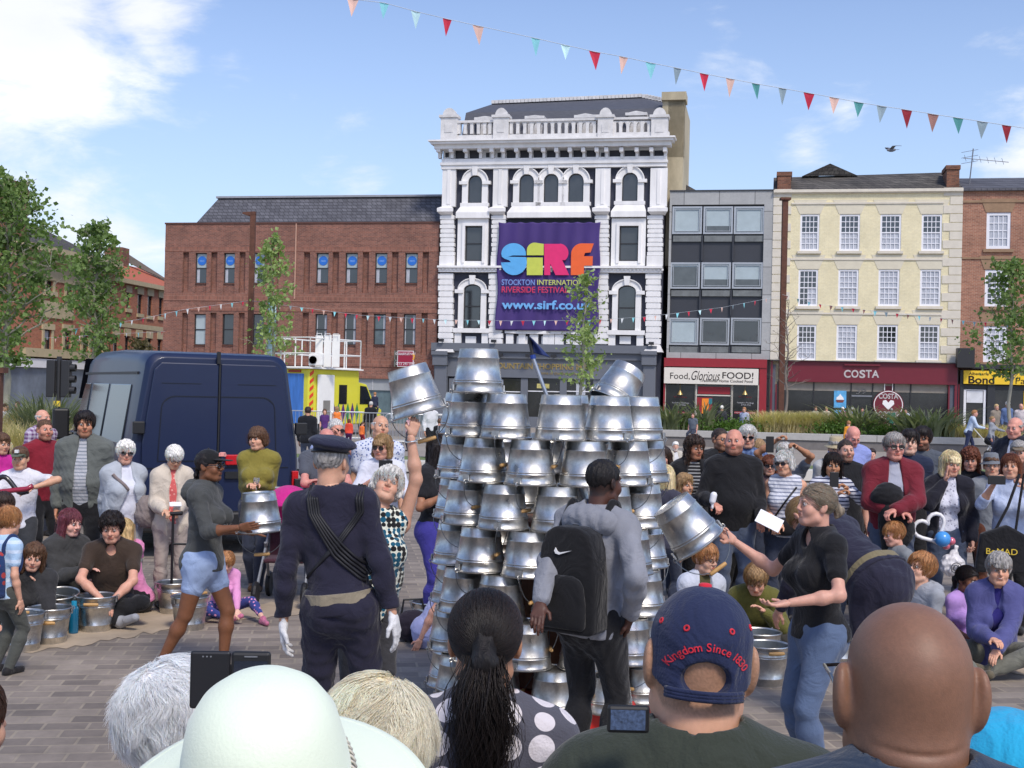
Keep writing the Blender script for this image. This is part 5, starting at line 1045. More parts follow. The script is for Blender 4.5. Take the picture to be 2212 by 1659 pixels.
# proto: standing upright, base at z=0, rim at z=.275
def make_bucket():
    H = .275; r0, r1 = .113, .152
    def rad(z): return r0+(r1-r0)*z/H
    prof = [(0, .006), (r0-.004, .006), (r0-.002, 0), (r0+.001, 0)]
    zs = [(.004, 0), (.06, 0), (.063, .0022), (.067, .0022), (.07, 0), (.074, .0022), (.078, .0022), (.081, 0), (.195, 0), (.199, .0022), (.203, .0022), (.206, 0), (.262, 0)]
    # ribs lie nearest the rim in twos and single near the base
    zs = [(.004, 0), (.012, .001), (.05, 0), (.056, .0036), (.06, .0036), (.064, 0), (.19, 0), (.194, .0036), (.198, .0036), (.202, 0), (.207, .0036), (.211, .0036), (.215, 0), (.262, 0)]
    prof += [(rad(z)+e, z) for z, e in zs]+[(r1+.001, .264), (r1+.006, .267), (r1+.0065, .272), (r1+.003, .276), (r1-.001, .274), (r1-.0035, .266)]
    prof2 = [(r1-.0035, .266), (rad(.15)-.003, .15), (r0-.002, .01), (0, .009)]
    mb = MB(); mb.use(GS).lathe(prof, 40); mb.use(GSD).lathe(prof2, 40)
    mb.use(GS); mb.box(-.005, .005, -.002, .003, 0, 1); mb.v = mb.v[:-8]; mb.f = mb.f[:-6]; mb.m = mb.m[:-6]
    for s_ in (-1, 1): mb.box(s_*r1+(.0 if s_ > 0 else -.008), s_*r1+(.008 if s_ > 0 else 0), -.022, .022, .225, .262); mb.tube([(s_*(r1+.012)+.009*math.cos(a), 0, .268+.012*math.sin(a)) for a in [k*math.pi/4 for k in range(8)]], .003, 5, closed=True)
    o = mb.build('bucket', None, None, smooth=True)
    m_ = o.modifiers.new('e', 'EDGE_SPLIT'); m_.split_angle = R(50)
    mb = MB(); rb = r1+.012; mb.tube([(rb*math.cos(a), -rb*math.sin(a)*1.03, 0) for a in [k*math.pi/20 for k in range(21)]], .0026, 6); bl = mb.build('bail', WIRE, o); bl.location = (0, 0, .27)
    mb = MB(); mb.tube([(-.055, -rb*1.03, 0), (-.05, -rb*1.03, 0), (-.02, -rb*1.03, 0), (.02, -rb*1.03, 0), (.05, -rb*1.03, 0), (.055, -rb*1.03, 0)], [.008, .0115, .0125, .0125, .0115, .008], 10); gp = mb.build('grip', WOOD, bl, smooth=True)
    return o
BK0 = make_bucket(); first_bk = [True]
def bucket(loc, label, inv=True, rz=0, bail=None, M=None, group='galvanised buckets', sc=1.0):
    if 'tower' in group and M is None: M = Matrix.Diagonal((1, 1, .955))
    if first_bk[0]: o = BK0; first_bk[0] = False
    else: o = copy_tree(BK0)
    Mx = Matrix.Translation(loc) @ (M.to_4x4() if M else Matrix.Identity(4)) @ Matrix.Rotation(rz, 4, 'Z')
    if inv: Mx = Mx @ Matrix.Translation((0, 0, .275*sc)) @ Matrix.Rotation(math.pi, 4, 'X')
    o.matrix_world = Mx @ Matrix.Scale(sc, 4)
    bl = o.children[0]; bl.rotation_euler = (R(bail if bail is not None else 40), 0, 0)
    return tag(o, label, 'bucket', group)
# ring tower of upturned buckets
TC = Vector((W(1195, HZ(1195), 7.85).x, 7.85)); RB = .565; ORD = ['top', 'second', 'third', 'fourth', 'fifth', 'sixth', 'bottom']
ROWY = 7; rrt = random.Random(11)
SP = .2635; rows = []
POS = {'f0': 'leftmost', 'f1': 'second from left', 'f2': 'third from left', 'f3': 'third from right', 'f4': 'second from right', 'f5': 'rightmost'}
for r_ in range(7):                               # r_=0 is the top ring of the tower
    z0 = zat(1195, 950, 7.3)-SP*(r_); nb = 11; Rr = RB+.012*r_*.6
    off = (.5 if r_ % 2 else 0)
    cand = []
    for k in range(nb):
        a = -math.pi/2+(k+off)*2*math.pi/nb+.04; px, py = TC.x+Rr*math.cos(a), TC.y+Rr*math.sin(a)
        cand.append((px, py, a))
    front = sorted([c for c in cand if c[1] < TC.y+.22], key=lambda c: c[0]); back = [c for c in cand if c[1] >= TC.y+.22]
    for i, (px, py, a) in enumerate(front):
        sq = .955
        if r_ == 6 and False: pass
        nm = ['leftmost', 'second from the left', 'third from the left', 'middle', 'third from the right', 'second from the right', 'rightmost']
        n_ = len(front); lab = nm[i] if i < n_/2-.5 else nm[7-(n_-i)] if i > n_/2-.5 else 'middle'
        bucket((px+rrt.uniform(-.006, .006), py+rrt.uniform(-.006, .006), z0+rrt.uniform(-.001, .001)), f'{lab} bucket of the {ORD[r_]} full row, front of the tower', True, a+rrt.uniform(-.35, .35)+(math.pi if rrt.random() < .5 else 0), rrt.choice([-82, -86, -78, -88, -80]), group='upturned buckets stacked in the tower')
    bn_ = ['leftmost', 'second leftmost', 'middle', 'second rightmost', 'rightmost', 'hindmost']; back.sort(key=lambda c: c[0])
    for bi, (px, py, a) in enumerate(back):
        if r_ == 0 and abs(px-TC.x) < .5 and py > TC.y+.4 and px < TC.x: continue
        bucket((px, py, z0), f'{bn_[bi]} bucket at the back of the {ORD[r_]} full row of the tower', True, a+math.pi/2+rrt.uniform(-.5, .5), 70, group='upturned buckets stacked in the tower')
ztop = zat(1195, 950, 7.3)+.2635
p = W(1032, 852, 7.45); bucket((p.x, p.y, ztop), 'single upturned bucket standing on top of the tower at its left', True, .3, 80, group='upturned buckets stacked in the tower')
p = W(1318, 872, 7.85); bucket((p.x, p.y, p.z), 'dented bucket lying tilted on top of the tower at its right', True, .4, 80, M=Matrix.Rotation(R(30), 3, 'Y') @ Matrix.Rotation(R(-14), 3, 'X'), sc=.95, group='upturned buckets stacked in the tower')
# dark drum core and red crate at the foot of the tower
mb = MB(); mb.lathe([(.19, 0.17), (.22, .18), (.22, 1.2), (.19, 1.22)], 28, cap=True); o = mb.build('inner_drum', mat('dark_drum', rgb(124, 88, 68), .7, var=.3, vs=4)); o.location = (TC.x, TC.y, 0); tag(o, 'brown drum standing inside the bucket tower, seen through its gaps', 'drum')
mb = MB(); mb.lathe([(.0, 0), (.60, 0), (.62, .02), (.62, .14), (.60, .163), (0, .163)], 40); o = mb.build('round_platform', mat('red_plastic', rgb(196, 34, 30), .4, var=.06)); o.location = (TC.x+.04, TC.y, 0.002); tag(o, 'low red round platform on the ground under the bucket tower', 'platform')
# broom pole with navy cap stuck in the tower
A_, B_ = W(1190, 880, 7.7), W(1152, 775, 7.7); C_ = W(1143, 728, 7.7)
br = empty('broom_pole', A_, 0, 'metal pole with a folded navy flag stuck into the tower top', 'pole'); mb = MB(); mb.tube([(A_-A_)*1.0-(B_-A_)*2.2, B_-A_], .013, 10); mb.build('pole', mat('pole_aluminium', rgb(176, 180, 186), .3, metal=.8), br)
mb = MB(); mb.tube([(B_-A_), (B_-A_)+(C_-B_)*.18], .018, 10); mb.build('collar', mat('collar_blue', rgb(30, 60, 140), .4), br)
mb = MB(); mb.tube([(B_-A_)+(C_-B_)*.18, C_-A_], .011, 8); mb.build('stick', BLACKF, br)
n = 14; V = []; top = C_-A_; bot = (B_-A_)+(C_-B_)*.3
for i in range(n):
    t = i/(n-1)
    for j in range(n):
        s_ = j/(n-1); p = top.lerp(bot, t); V.append(p+Vector((.105*t**1.0*s_+.004, .035*math.sin(s_*5+t*2)*s_, -.03*s_*t)))
o = np_mesh('flag_cloth', V, [(i*n+j, i*n+j+1, (i+1)*n+j+1, (i+1)*n+j) for i in range(n-1) for j in range(n-1)], mat('navy_flag_cloth', rgb(28, 44, 96), .6, var=.1), br); m_ = o.modifiers.new('s', 'SOLIDIFY'); m_.thickness = .004
# buckets standing on the ground
def gb(x, ybase, d, label, inv=False, bail=20, rz=0, sc=1.0, tilt=None, z=0, group='buckets standing on the ground'):
    X = W(x, HZ(x), d).x; return bucket((X, d, z), label, inv, rz, bail, M=tilt, group=group, sc=sc)
def dof(x, y): return F*2.0/(y-HZ(x))
gb(62, 1408, dof(62, 1404), 'bucket at the far left end of the row, nearest the boy with the backpack', rz=.3, bail=-10, sc=1.03)
gb(122, 1392, dof(122, 1388), 'bucket with raised handle second from left in the row of ground buckets', rz=.2, bail=35, sc=1.0)
gb(142, 1330, dof(142, 1360), 'open bucket standing behind the two leftmost ground buckets', rz=-.4, bail=-20, tilt=Matrix.Rotation(R(10), 3, 'X'), z=.02, sc=1.05)
gb(219, 1366, dof(219, 1362), 'bucket beside the blue bottle, its handle held by the purple haired girl', rz=.1, bail=15, sc=1.05)
gb(387, 1310, 10.9, 'bucket behind the walking girl, left of her legs', rz=.5, bail=30); gb(422, 1345, 10.2, 'bucket hidden behind the walking girl knees', rz=.8, bail=-15)
gb(940, 1340, 10.2, 'bucket on the ground beside the dark bag left of the tower', rz=.3, bail=40)
gb(1668, 1480, dof(1675, 1478), 'bucket in front, close to the left leg of the black shirt woman', rz=.2, bail=10, sc=1.03); gb(1652, 1450, dof(1652, 1446), 'bucket set back beside the one near the black shirt woman leg', rz=.8, bail=30, sc=1.03)
gb(1823, 1435, dof(1823, 1432), 'bucket on the ground between the black shirt woman and the bending performer', rz=1.2, bail=80, sc=1.0)
# ================================================================== figures: bodies and clothes grown from distance fields
def smin(a, b, k):
    h = np.maximum(k-np.abs(a-b), 0)/k; return np.minimum(a, b)-h*h*k*.25
class Vox:
    def __init__(s, lo, hi, h):
        s.lo = np.array(lo, np.float32); s.h = h; s.n = np.maximum(np.ceil((np.array(hi)-s.lo)/h).astype(int)+1, 4)
        s.ax = [s.lo[i]+h*np.arange(s.n[i], dtype=np.float32) for i in range(3)]; s.D = np.full(s.n, 1.0, np.float32)
    def _sub(s, lo, hi):
        a = np.clip(np.floor((np.array(lo)-s.lo)/s.h).astype(int), 0, s.n-1); b = np.clip(np.ceil((np.array(hi)-s.lo)/s.h).astype(int)+1, 1, s.n)
        if (b <= a).any(): return None
        sl = tuple(slice(a[i], b[i]) for i in range(3)); return sl, s.ax[0][sl[0]][:, None, None], s.ax[1][sl[1]][None, :, None], s.ax[2][sl[2]][None, None, :]
    def _put(s, sl, d, k, mode):
        A = s.D[sl]
        if mode == 'u': s.D[sl] = smin(A, d, k) if k else np.minimum(A, d)
        elif mode == 's': s.D[sl] = -smin(-A, d, k)
        elif mode == 'i': s.D[sl] = -smin(-A, -d, k)
    def cap(s, a, b, ra, rb=None, k=.02, side=None, flat=1.0, mode='u', off=0):
        a = np.array(a, float); b = np.array(b, float); rb = ra if rb is None else rb; ra += off; rb += off; m = max(ra, rb)+k+2*s.h
        q = s._sub(np.minimum(a, b)-m, np.maximum(a, b)+m)
        if q is None: return s
        sl, X, Y, Z = q; ba = b-a; L2 = max(float(ba@ba), 1e-8)
        px, py, pz = X-a[0], Y-a[1], Z-a[2]; t = np.clip((px*ba[0]+py*ba[1]+pz*ba[2])/L2, 0, 1)
        vx, vy, vz = px-t*ba[0], py-t*ba[1], pz-t*ba[2]; d2 = vx*vx+vy*vy+vz*vz
        if side is not None and flat != 1.0:
            ax_ = ba/math.sqrt(L2); sd = np.array(side, float); sd -= ax_*(sd@ax_); sd /= np.linalg.norm(sd); f = np.cross(ax_, sd); vf = vx*f[0]+vy*f[1]+vz*f[2]; d2 = d2+vf*vf*(1/flat**2-1)
            d = (np.sqrt(d2)-(ra+(rb-ra)*t))*(flat+(1-flat)*.5)
        else: d = np.sqrt(d2)-(ra+(rb-ra)*t)
        s._put(sl, d.astype(np.float32), k, mode); return s
    def ell(s, c, r, k=.02, M=None, mode='u'):
        c = np.array(c, float); r = np.array(r, float); m = r.max()+k+2*s.h; q = s._sub(c-m, c+m)
        if q is None: return s
        sl, X, Y, Z = q; x, y, z = X-c[0], Y-c[1], Z-c[2]
        if M is not None: M = np.array(M); x, y, z = (x*M[0, 0]+y*M[1, 0]+z*M[2, 0]), (x*M[0, 1]+y*M[1, 1]+z*M[2, 1]), (x*M[0, 2]+y*M[1, 2]+z*M[2, 2])
        k0 = np.sqrt((x/r[0])**2+(y/r[1])**2+(z/r[2])**2); k1 = np.sqrt((x/r[0]**2)**2+(y/r[1]**2)**2+(z/r[2]**2)**2)+1e-6
        s._put(sl, (k0*(k0-1)/k1).astype(np.float32), k, mode); return s
    def grid(s): return s.ax[0][:, None, None], s.ax[1][None, :, None], s.ax[2][None, None, :]
    def half(s, n, c, k=.01):                    # keep the side where n.p > c
        X, Y, Z = s.grid(); s.D = -smin(-s.D, (n[0]*X+n[1]*Y+n[2]*Z-c).astype(np.float32), k); return s
    def wrinkle(s, amp, fr, seed=0, st=(1, 1, 1)):
        rs = np.random.RandomState(seed); X, Y, Z = s.grid(); n = 0
        for i in range(4):
            kv = rs.normal(size=3)*fr*(1+.7*i)*np.array(st); k2 = rs.normal(size=3)*fr*.6; n = n+np.sin(kv[0]*X+kv[1]*Y+kv[2]*Z+rs.rand()*6+1.4*np.sin(k2[0]*X+k2[1]*Y+k2[2]*Z))/(1+.5*i)
        s.D = (s.D+amp*n*.5).astype(np.float32); return s
    def mesh(s):
        D = s.D; D[0], D[-1], D[:, 0], D[:, -1], D[:, :, 0], D[:, :, -1] = 1, 1, 1, 1, 1, 1; S_ = D < 0; nx, ny, nz = s.n
        c = np.zeros((nx-1, ny-1, nz-1), np.int8)
        for i in (0, 1):
            for j in (0, 1):
                for k in (0, 1): c += S_[i:nx-1+i, j:ny-1+j, k:nz-1+k]
        I, J, K = np.nonzero((c > 0) & (c < 8)); n = len(I); idx = np.full(c.shape, -1, np.int32); idx[I, J, K] = np.arange(n)
        if n == 0: return np.zeros((0, 3)), np.zeros((0, 4), int)
        P = np.zeros((n, 3), np.float32); w_ = np.zeros(n, np.float32)
        for ax in range(3):
            for u in (0, 1):
                for v in (0, 1):
                    o0 = [0, 0, 0]; o0[(ax+1) % 3] = u; o0[(ax+2) % 3] = v; o1 = list(o0); o1[ax] = 1
                    d0 = D[I+o0[0], J+o0[1], K+o0[2]]; d1 = D[I+o1[0], J+o1[1], K+o1[2]]; m = (d0 < 0) != (d1 < 0); t = np.where(m, d0/np.where(m, d0-d1, 1), 0)
                    for q in range(3): P[:, q] += m*(o0[q]+(t if q == ax else 0))
                    w_ += m
        P = (P/w_[:, None]+np.stack([I, J, K], 1))*s.h+s.lo; Fs = []
        for ax in range(3):
            a1, a2 = (ax+1) % 3, (ax+2) % 3; sl0 = [slice(None)]*3; sl1 = [slice(None)]*3; sl0[ax] = slice(0, -1); sl1[ax] = slice(1, None)
            m = S_[tuple(sl0)] != S_[tuple(sl1)]; sg = S_[tuple(sl0)]; e = np.array(np.nonzero(m)); ok = (e[a1] > 0) & (e[a2] > 0) & (e[a1] < s.n[a1]-1) & (e[a2] < s.n[a2]-1); e = e[:, ok]; s_ = sg[tuple(e)]
            def g(d1, d2): q = e.copy(); q[a1] += d1; q[a2] += d2; return idx[tuple(q)]
            A = np.stack([g(-1, -1), g(0, -1), g(0, 0), g(-1, 0)], 1); A[~s_] = A[~s_][:, ::-1]; Fs.append(A)
        return P, np.concatenate(Fs)
def rm(M): return np.array(M.to_3x3() if hasattr(M, 'to_3x3') else M)
def merge(parts):
    V, Fq, C, n = [], [], [], 0
    for v, f, c in parts:
        if len(v) == 0: continue
        V.append(v); Fq.append(np.asarray(f)+n); n += len(v); C.append(np.broadcast_to(np.asarray(c, np.float32), (len(v), 3)))
    return np.concatenate(V), np.concatenate(Fq), np.concatenate(C)
def ball(c, r, n=8):
    V = []; Fq = []
    for i in range(n+1):
        for j in range(2*n): a, b = math.pi*i/n, math.pi*j/n; V.append((c[0]+r*math.sin(a)*math.cos(b), c[1]+r*math.sin(a)*math.sin(b), c[2]+r*math.cos(a)))
    for i in range(n):
        for j in range(2*n): Fq.append((i*2*n+j, (i+1)*2*n+j, (i+1)*2*n+(j+1) % (2*n), i*2*n+(j+1) % (2*n)))
    return np.array(V), np.array(Fq)
SKIN = mat('skin', rough=.5, var=.1, vs=34, attr=True, sss=.12, spec=.4, bump=.1, bs=500)
HAIRM = mat('hair', rough=.55, var=.35, vs=60, attr=True, stretch=(1.5, 1.5, .22), bump=.5, bs=180, spec=.35)
HAIRN = mat('hair_strand', rough=.5, var=.1, vs=30, attr=True, spec=.3, sss=.35)
def strands(inf, n, ln, wd, col, name='hair', c=(0, .016, .036), r=(.082, .1, .09), crown=(0, .05, .12), curl=.6, seed=1, lo=-.12, jit=.35, lift=.012, hx=8, flow=(0, 0, -1), clump=60, lump=0, tip=0):
    """hair strands that follow the skull from the crown outwards"""
    a, Rh, hc = inf['a'], np.array(inf['Rh']), np.array(inf['hcen']); rs = np.random.RandomState(seed); c = np.array(c); r = np.array(r); cr = np.array(crown)-c
    q = rs.normal(size=(n*3, 3)); q /= np.linalg.norm(q, axis=1)[:, None]; P = q*r; keep = ((P+c)[:, 2] > lo+.02*rs.normal(size=len(P))) & ~(((P+c)[:, 1] < -.05) & ((P+c)[:, 2] < .05)); q = q[keep][:n]; n = len(q)
    cc = rs.normal(size=(clump, 3)); cc /= np.linalg.norm(cc, axis=1)[:, None]; ci = np.argmax(q@cc.T, 1); ph = rs.rand(clump)*6.28; amp = rs.rand(clump)*.8+.3; rnd = rs.normal(size=(clump, 3))*jit
    pts = []; p = q.copy(); off = 1+(lift*rs.rand(n)+lump*(rs.rand(clump)**1.5)[ci])/.08
    for k in range(hx):
        pts.append(p*r*off[:, None]+c); d = p*r-cr; d = d/np.linalg.norm(d, axis=1)[:, None]+np.array(flow)*.5+rnd[ci]+.12*rs.normal(size=(n, 3)); sd = np.cross(p, d); d = d+sd*(curl*amp[ci]*np.sin(ph[ci]+k*1.0))[:, None]
        nrm = p/r; nrm /= np.linalg.norm(nrm, axis=1)[:, None]; d -= nrm*(d*nrm).sum(1)[:, None]; d /= np.linalg.norm(d, axis=1)[:, None]+1e-6; p2 = p*r+d*ln/hx; p = p2/r; p /= np.linalg.norm(p, axis=1)[:, None]; off = off+tip*(k/hx)**2*rs.rand(n)/.08+lift*.05*rs.normal(size=n)/.08+(.02*curl*np.sin(ph[ci]*2+k*.9))*.35
    P = np.stack(pts, 1)*a; P = P@Rh.T+hc; V = []; w_ = wd*a*(1-np.linspace(0, 1, hx)**2*.85)[None, :, None]; T_ = np.gradient(P, axis=1); T_ /= np.linalg.norm(T_, axis=2)[:, :, None]+1e-9; O = P-hc; B1 = np.cross(T_, O); B1 /= np.linalg.norm(B1, axis=2)[:, :, None]+1e-9; B2 = np.cross(T_, B1)
    V = np.stack([P+B1*w_, P-B1*w_*.5+B2*w_*.8, P-B1*w_*.5-B2*w_*.8], 2); base = np.arange(n)[:, None, None]*hx*3+np.arange(hx-1)[None, :, None]*3; Fs = []
    for k in range(3): j = (k+1) % 3; Fs.append(np.stack([base+k, base+j, base+3+j, base+3+k], -1).reshape(-1, 4))
    cv = .5 if min(col) > .5 else 1; C = np.array(col)*np.clip(1+.16*cv*rs.normal(size=(n, 1)), .5, 1.5)*(1+.2*cv*rs.normal(size=(clump, 1)))[ci].clip(.7, 1.25); C = np.repeat(np.clip(C, 0, 1), hx*3, 0)
    return np_mesh(name, V.reshape(-1, 3), np.concatenate(Fs), HAIRN, inf['root'], col=C)
def curtain(inf, n, hl, hw, col, seed):
    a, Rh, hc = inf['a'], np.array(inf['Rh']), np.array(inf['hcen']); rs = np.random.RandomState(seed); hx = 7; th = (rs.rand(n)-.5)*2*R(128); k = np.linspace(0, 1, hx)[None, :]; end = hl*(.8+.3*rs.rand(n))[:, None]; ph = rs.rand(n)[:, None]*6; rr = (1+.12*rs.normal(size=n))[:, None]
    x = np.sin(th)[:, None]*(.080+.012*(hw-1)+.008*k)*rr+.006*np.sin(ph+k*7)*k; y = .014+np.cos(th)[:, None]*(.094-.02*k)*rr+.005*np.cos(ph+k*6)*k; z = .055-(.055+end)*k; P = np.stack([x, y, z+0*x], 2)*a@Rh.T+hc
    V = np.stack([P+np.array([.0016, 0, 0])*a, P-np.array([.0008, .0014, 0])*a, P-np.array([.0008, -.0014, 0])*a], 2); base = np.arange(n)[:, None, None]*hx*3+np.arange(hx-1)[None, :, None]*3; Fs = []
    for q in range(3): j = (q+1) % 3; Fs.append(np.stack([base+q, base+j, base+3+j, base+3+q], -1).reshape(-1, 4))
    C = np.repeat(np.clip(np.array(col)*(1+.25*rs.normal(size=(n, 1))), 0, 1), hx*3, 0); np_mesh('hair_strands', V.reshape(-1, 3), np.concatenate(Fs), HAIRN, inf['root'], col=C)
_cc = {}
def cloth(c, pat=None, c2=None, sc=1.0, rough=.85, bump=.25):
    key = (tuple(round(v, 3) for v in c), pat, c2, sc)
    if key in _cc: return _cc[key]
    m = mat('cloth_%d' % len(_cc), c, rough, var=.1, vs=7, sheen=.15, bump=bump, bs=220, spec=.2); _cc[key] = m
    t = m.node_tree; n = t.nodes; l = t.links; b = n['Principled BSDF']; nf_ = n.new('ShaderNodeTexNoise'); nf_.inputs['Scale'].default_value = 5.5; nf_.inputs['Detail'].default_value = 3; nf_.inputs['Distortion'].default_value = 2.2; co = n.new('ShaderNodeTexCoord'); l.new(co.outputs['Object'], nf_.inputs[0])
    bq = n.new('ShaderNodeBump'); bq.inputs['Strength'].default_value = .55; bq.inputs['Distance'].default_value = .035; l.new(nf_.outputs['Fac'], bq.inputs['Height']); ob = b.inputs['Normal'].links[0].from_node; l.new(bq.outputs[0], ob.inputs['Normal'])
    if pat:
        t = m.node_tree; n = t.nodes; l = t.links; b = n['Principled BSDF']; old = b.inputs['Base Color'].links[0].from_socket
        co = n.new('ShaderNodeTexCoord'); sp = n.new('ShaderNodeSeparateXYZ'); l.new(co.outputs['Object'], sp.inputs[0])
        def stripe(o, per, duty):
            return mnode('LESS_THAN', mnode('FRACT', mnode('MULTIPLY', o, 1/per, tree=t), tree=t), duty, tree=t)
        if pat == 'stripe': f = stripe(sp.outputs[2], .032*sc, .35)
        elif pat == 'plaid': f = mnode('MULTIPLY', mnode('ADD', stripe(sp.outputs[2], .05*sc, .5), stripe(sp.outputs[0], .05*sc, .5), tree=t), .5, tree=t)
        elif pat in ('dots', 'bigdots', 'floral'):
            vo = n.new('ShaderNodeTexVoronoi'); vo.inputs['Randomness'].default_value = {'dots': .15, 'bigdots': .35, 'floral': .9}[pat]; vo.inputs['Scale'].default_value = {'dots': 33, 'bigdots': 14.5, 'floral': 34}[pat]/sc
            l.new(co.outputs['Object'], vo.inputs[0]); f = mnode('LESS_THAN', vo.outputs['Distance'], {'dots': .55, 'bigdots': .42, 'floral': .3}[pat], tree=t)
            if pat == 'dots':
                vs = n.new('ShaderNodeSeparateColor'); l.new(vo.outputs['Color'], vs.inputs[0]); f2 = mnode('GREATER_THAN', vs.outputs[0], .55, tree=t)
        mx = n.new('ShaderNodeMix'); mx.data_type = 'RGBA'; l.new(f, mx.inputs['Factor']); l.new(old, mx.inputs[6]); mx.inputs[7].default_value = (*c2, 1)
        if pat == 'dots':
            m2 = n.new('ShaderNodeMix'); m2.data_type = 'RGBA'; l.new(f2, m2.inputs['Factor']); m2.inputs[6].default_value = (*c2, 1); m2.inputs[7].default_value = (.012, .012, .014, 1); l.new(m2.outputs[2], mx.inputs[7])
        l.new(mx.outputs[2], b.inputs['Base Color'])
    return m
SK = {'pale': rgb(226, 178, 156), 'fair': rgb(214, 162, 138), 'tan': rgb(190, 136, 106), 'olive': rgb(166, 114, 86), 'brown': rgb(124, 80, 58), 'dark': rgb(84, 54, 42), 'ruddy': rgb(216, 150, 132)}
HC = {'black': rgb(32, 26, 26), 'dark': rgb(54, 42, 36), 'brown': rgb(92, 66, 48), 'auburn': rgb(104, 58, 40), 'blond': rgb(206, 176, 126), 'ltblond': rgb(224, 204, 160), 'dkblond': rgb(150, 120, 84), 'grey': rgb(150, 146, 142), 'white': rgb(232, 228, 220), 'silver': rgb(196, 194, 190), 'purple': rgb(110, 58, 70), 'ginger': rgb(170, 120, 78), 'greybrown': rgb(128, 116, 100)}
def ik(a, t, l1, l2, hint):
    a, t = Vector(a), Vector(t); v = t-a; d = v.length; mx = (l1+l2)*.995
    if d > mx: t = a+v*(mx/d); v = t-a; d = mx
    d = max(d, abs(l1-l2)+.01); u = v.normalized(); x = (l1*l1-l2*l2+d*d)/(2*d); y = math.sqrt(max(l1*l1-x*x, 0)); h = Vector(hint); h = h-u*h.dot(u)
    if h.length < 1e-4: h = Vector((0, 1, 0))-u*u.y
    return a+u*x+h.normalized()*y, t
def hand_parts(wrist, fdir, pn, sc, style, res, side):
    # side=+1 for the person's +x hand; pn = the way the palm faces
    f = Vector(fdir).normalized(); p = Vector(pn); p = (p-f*p.dot(f)).normalized(); s_ = f.cross(p)*side; s_.normalize()   # towards the thumb side
    w = Vector(wrist); v = Vox(w-Vector((.2,)*3)*sc, w+Vector((.2,)*3)*sc, res); kk = .012*sc
    curl = {'flat': .12, 'relax': .45, 'grip': 1.15, 'point': .9}[style]
    kn = []
    v.cap(w-f*.03*sc, w+f*.02*sc, .024*sc, .026*sc, k=kk, side=s_, flat=.75)
    for i, o in enumerate((.030, .011, -.009, -.028)):
        base = w+f*(.088-.006*abs(i-1))*sc+s_*o*sc; v.cap(w+f*.012*sc+s_*o*.55*sc, base, .017*sc, .012*sc, k=kk)
        L = (.038, .043, .040, .031)[i]*sc; ang = 0; q = base; r = .0098*sc
        if style == 'point' and i == 0: cu = .1
        else: cu = curl*(1+.1*i)
        for sg in range(3):
            ang += cu*(.55 if sg == 0 else .75); d = f*math.cos(ang)+p*math.sin(ang); e = q+d*L*(1, .62, .5)[sg]; v.cap(q, e, r*(1-.08*sg), r*(.9-.08*sg), k=.004*sc); q = e
    tb = w+f*.028*sc+s_*.026*sc; t1 = tb+(f*.5+s_*.72+p*.35).normalized()*.036*sc; t2 = t1+(f*.85+s_*.25+p*(.3+.6*(curl > .6))).normalized()*.032*sc; v.cap(w+f*.012*sc+s_*.012*sc, tb, .018*sc, .0155*sc, k=kk); v.cap(tb, t1, .0135*sc, .0115*sc, k=.008*sc); v.cap(t1, t2, .0112*sc, .009*sc, k=.004*sc)
    return v.mesh()
def head_vox(a, res, o):
    v = Vox((-.12*a, -.14*a, -.2*a), (.12*a, .13*a, .15*a), res); k = .03*a; fat = o.get('jowl', 0)
    def E(c, r, kk=k, m='u'): v.ell([q*a for q in c], [q*a for q in r], kk, mode=m)
    def Cp(p, q, r0, r1, kk=k, m='u', **z): v.cap([i*a for i in p], [i*a for i in q], r0*a, r1*a, kk, mode=m, **z)
    E((0, .014, .032), (.073, .090, .079)); fw = o.get('fw', 1); ns = o.get('nose', 1); E((0, -.022, -.025), ((.058+.008*fat)*fw, .060, .075)); Cp((-.018, -.060, -.088), (.018, -.060, -.088), .017+.006*fat, .017+.006*fat, .035*a)
    for s_ in (-1, 1):
        E((s_*.036, -.055, -.030), (.028+.006*fat, .028, .030), .025*a); Cp((s_*.048, -.01, -.07), (s_*.02, -.055, -.09), .018+.01*fat, .016, .03*a)
    Cp((-.028, -.078, .026), (.028, -.078, .026), .012, .012, .02*a)
    for s_ in (-1, 1): E((s_*.031, -.094, .006), (.019, .014, .011), .012*a, 's')
    Cp((0, -.086, .016), (0, -.09-.016*ns, -.020), .0085, .0105*ns, .012*a); Cp((-.011, -.094, -.026), (.011, -.094, -.026), .0085, .0085, .008*a)
    Cp((-.017, -.085, -.048), (.017, -.085, -.048), .0075, .0075, .008*a); Cp((-.015, -.083, -.060), (.015, -.083, -.060), .0085, .0085, .007*a); Cp((-.022, -.097, -.054), (.022, -.097, -.054), .002, .002, .004*a, 's')
    for s_ in (-1, 1): er = o.get('ear', 1); v.ell((s_*(.066+.012*er)*a, .014*a, -.004*a), (.0095*er*a, .020*er*a, .031*er*a), .012*a, M=Matrix.Rotation(s_*-.25, 3, 'Z') @ Matrix.Rotation(-.2, 3, 'X')); v.ell((s_*(.072+.018*er)*a, .008*a, .0*a), (.006*er*a, .010*er*a, .018*er*a), .004*a, mode='s')
    nr = o.get('neck_r', .054); Cp((0, .022, -.03), (0, .034, -.16), nr, nr*1.03, .03*a)
    return v
ZL = ([-.12, -.085, -.06, -.02, .015, .05, .1], [.068, .066, .052, .012, -.035, -.072, -.08])
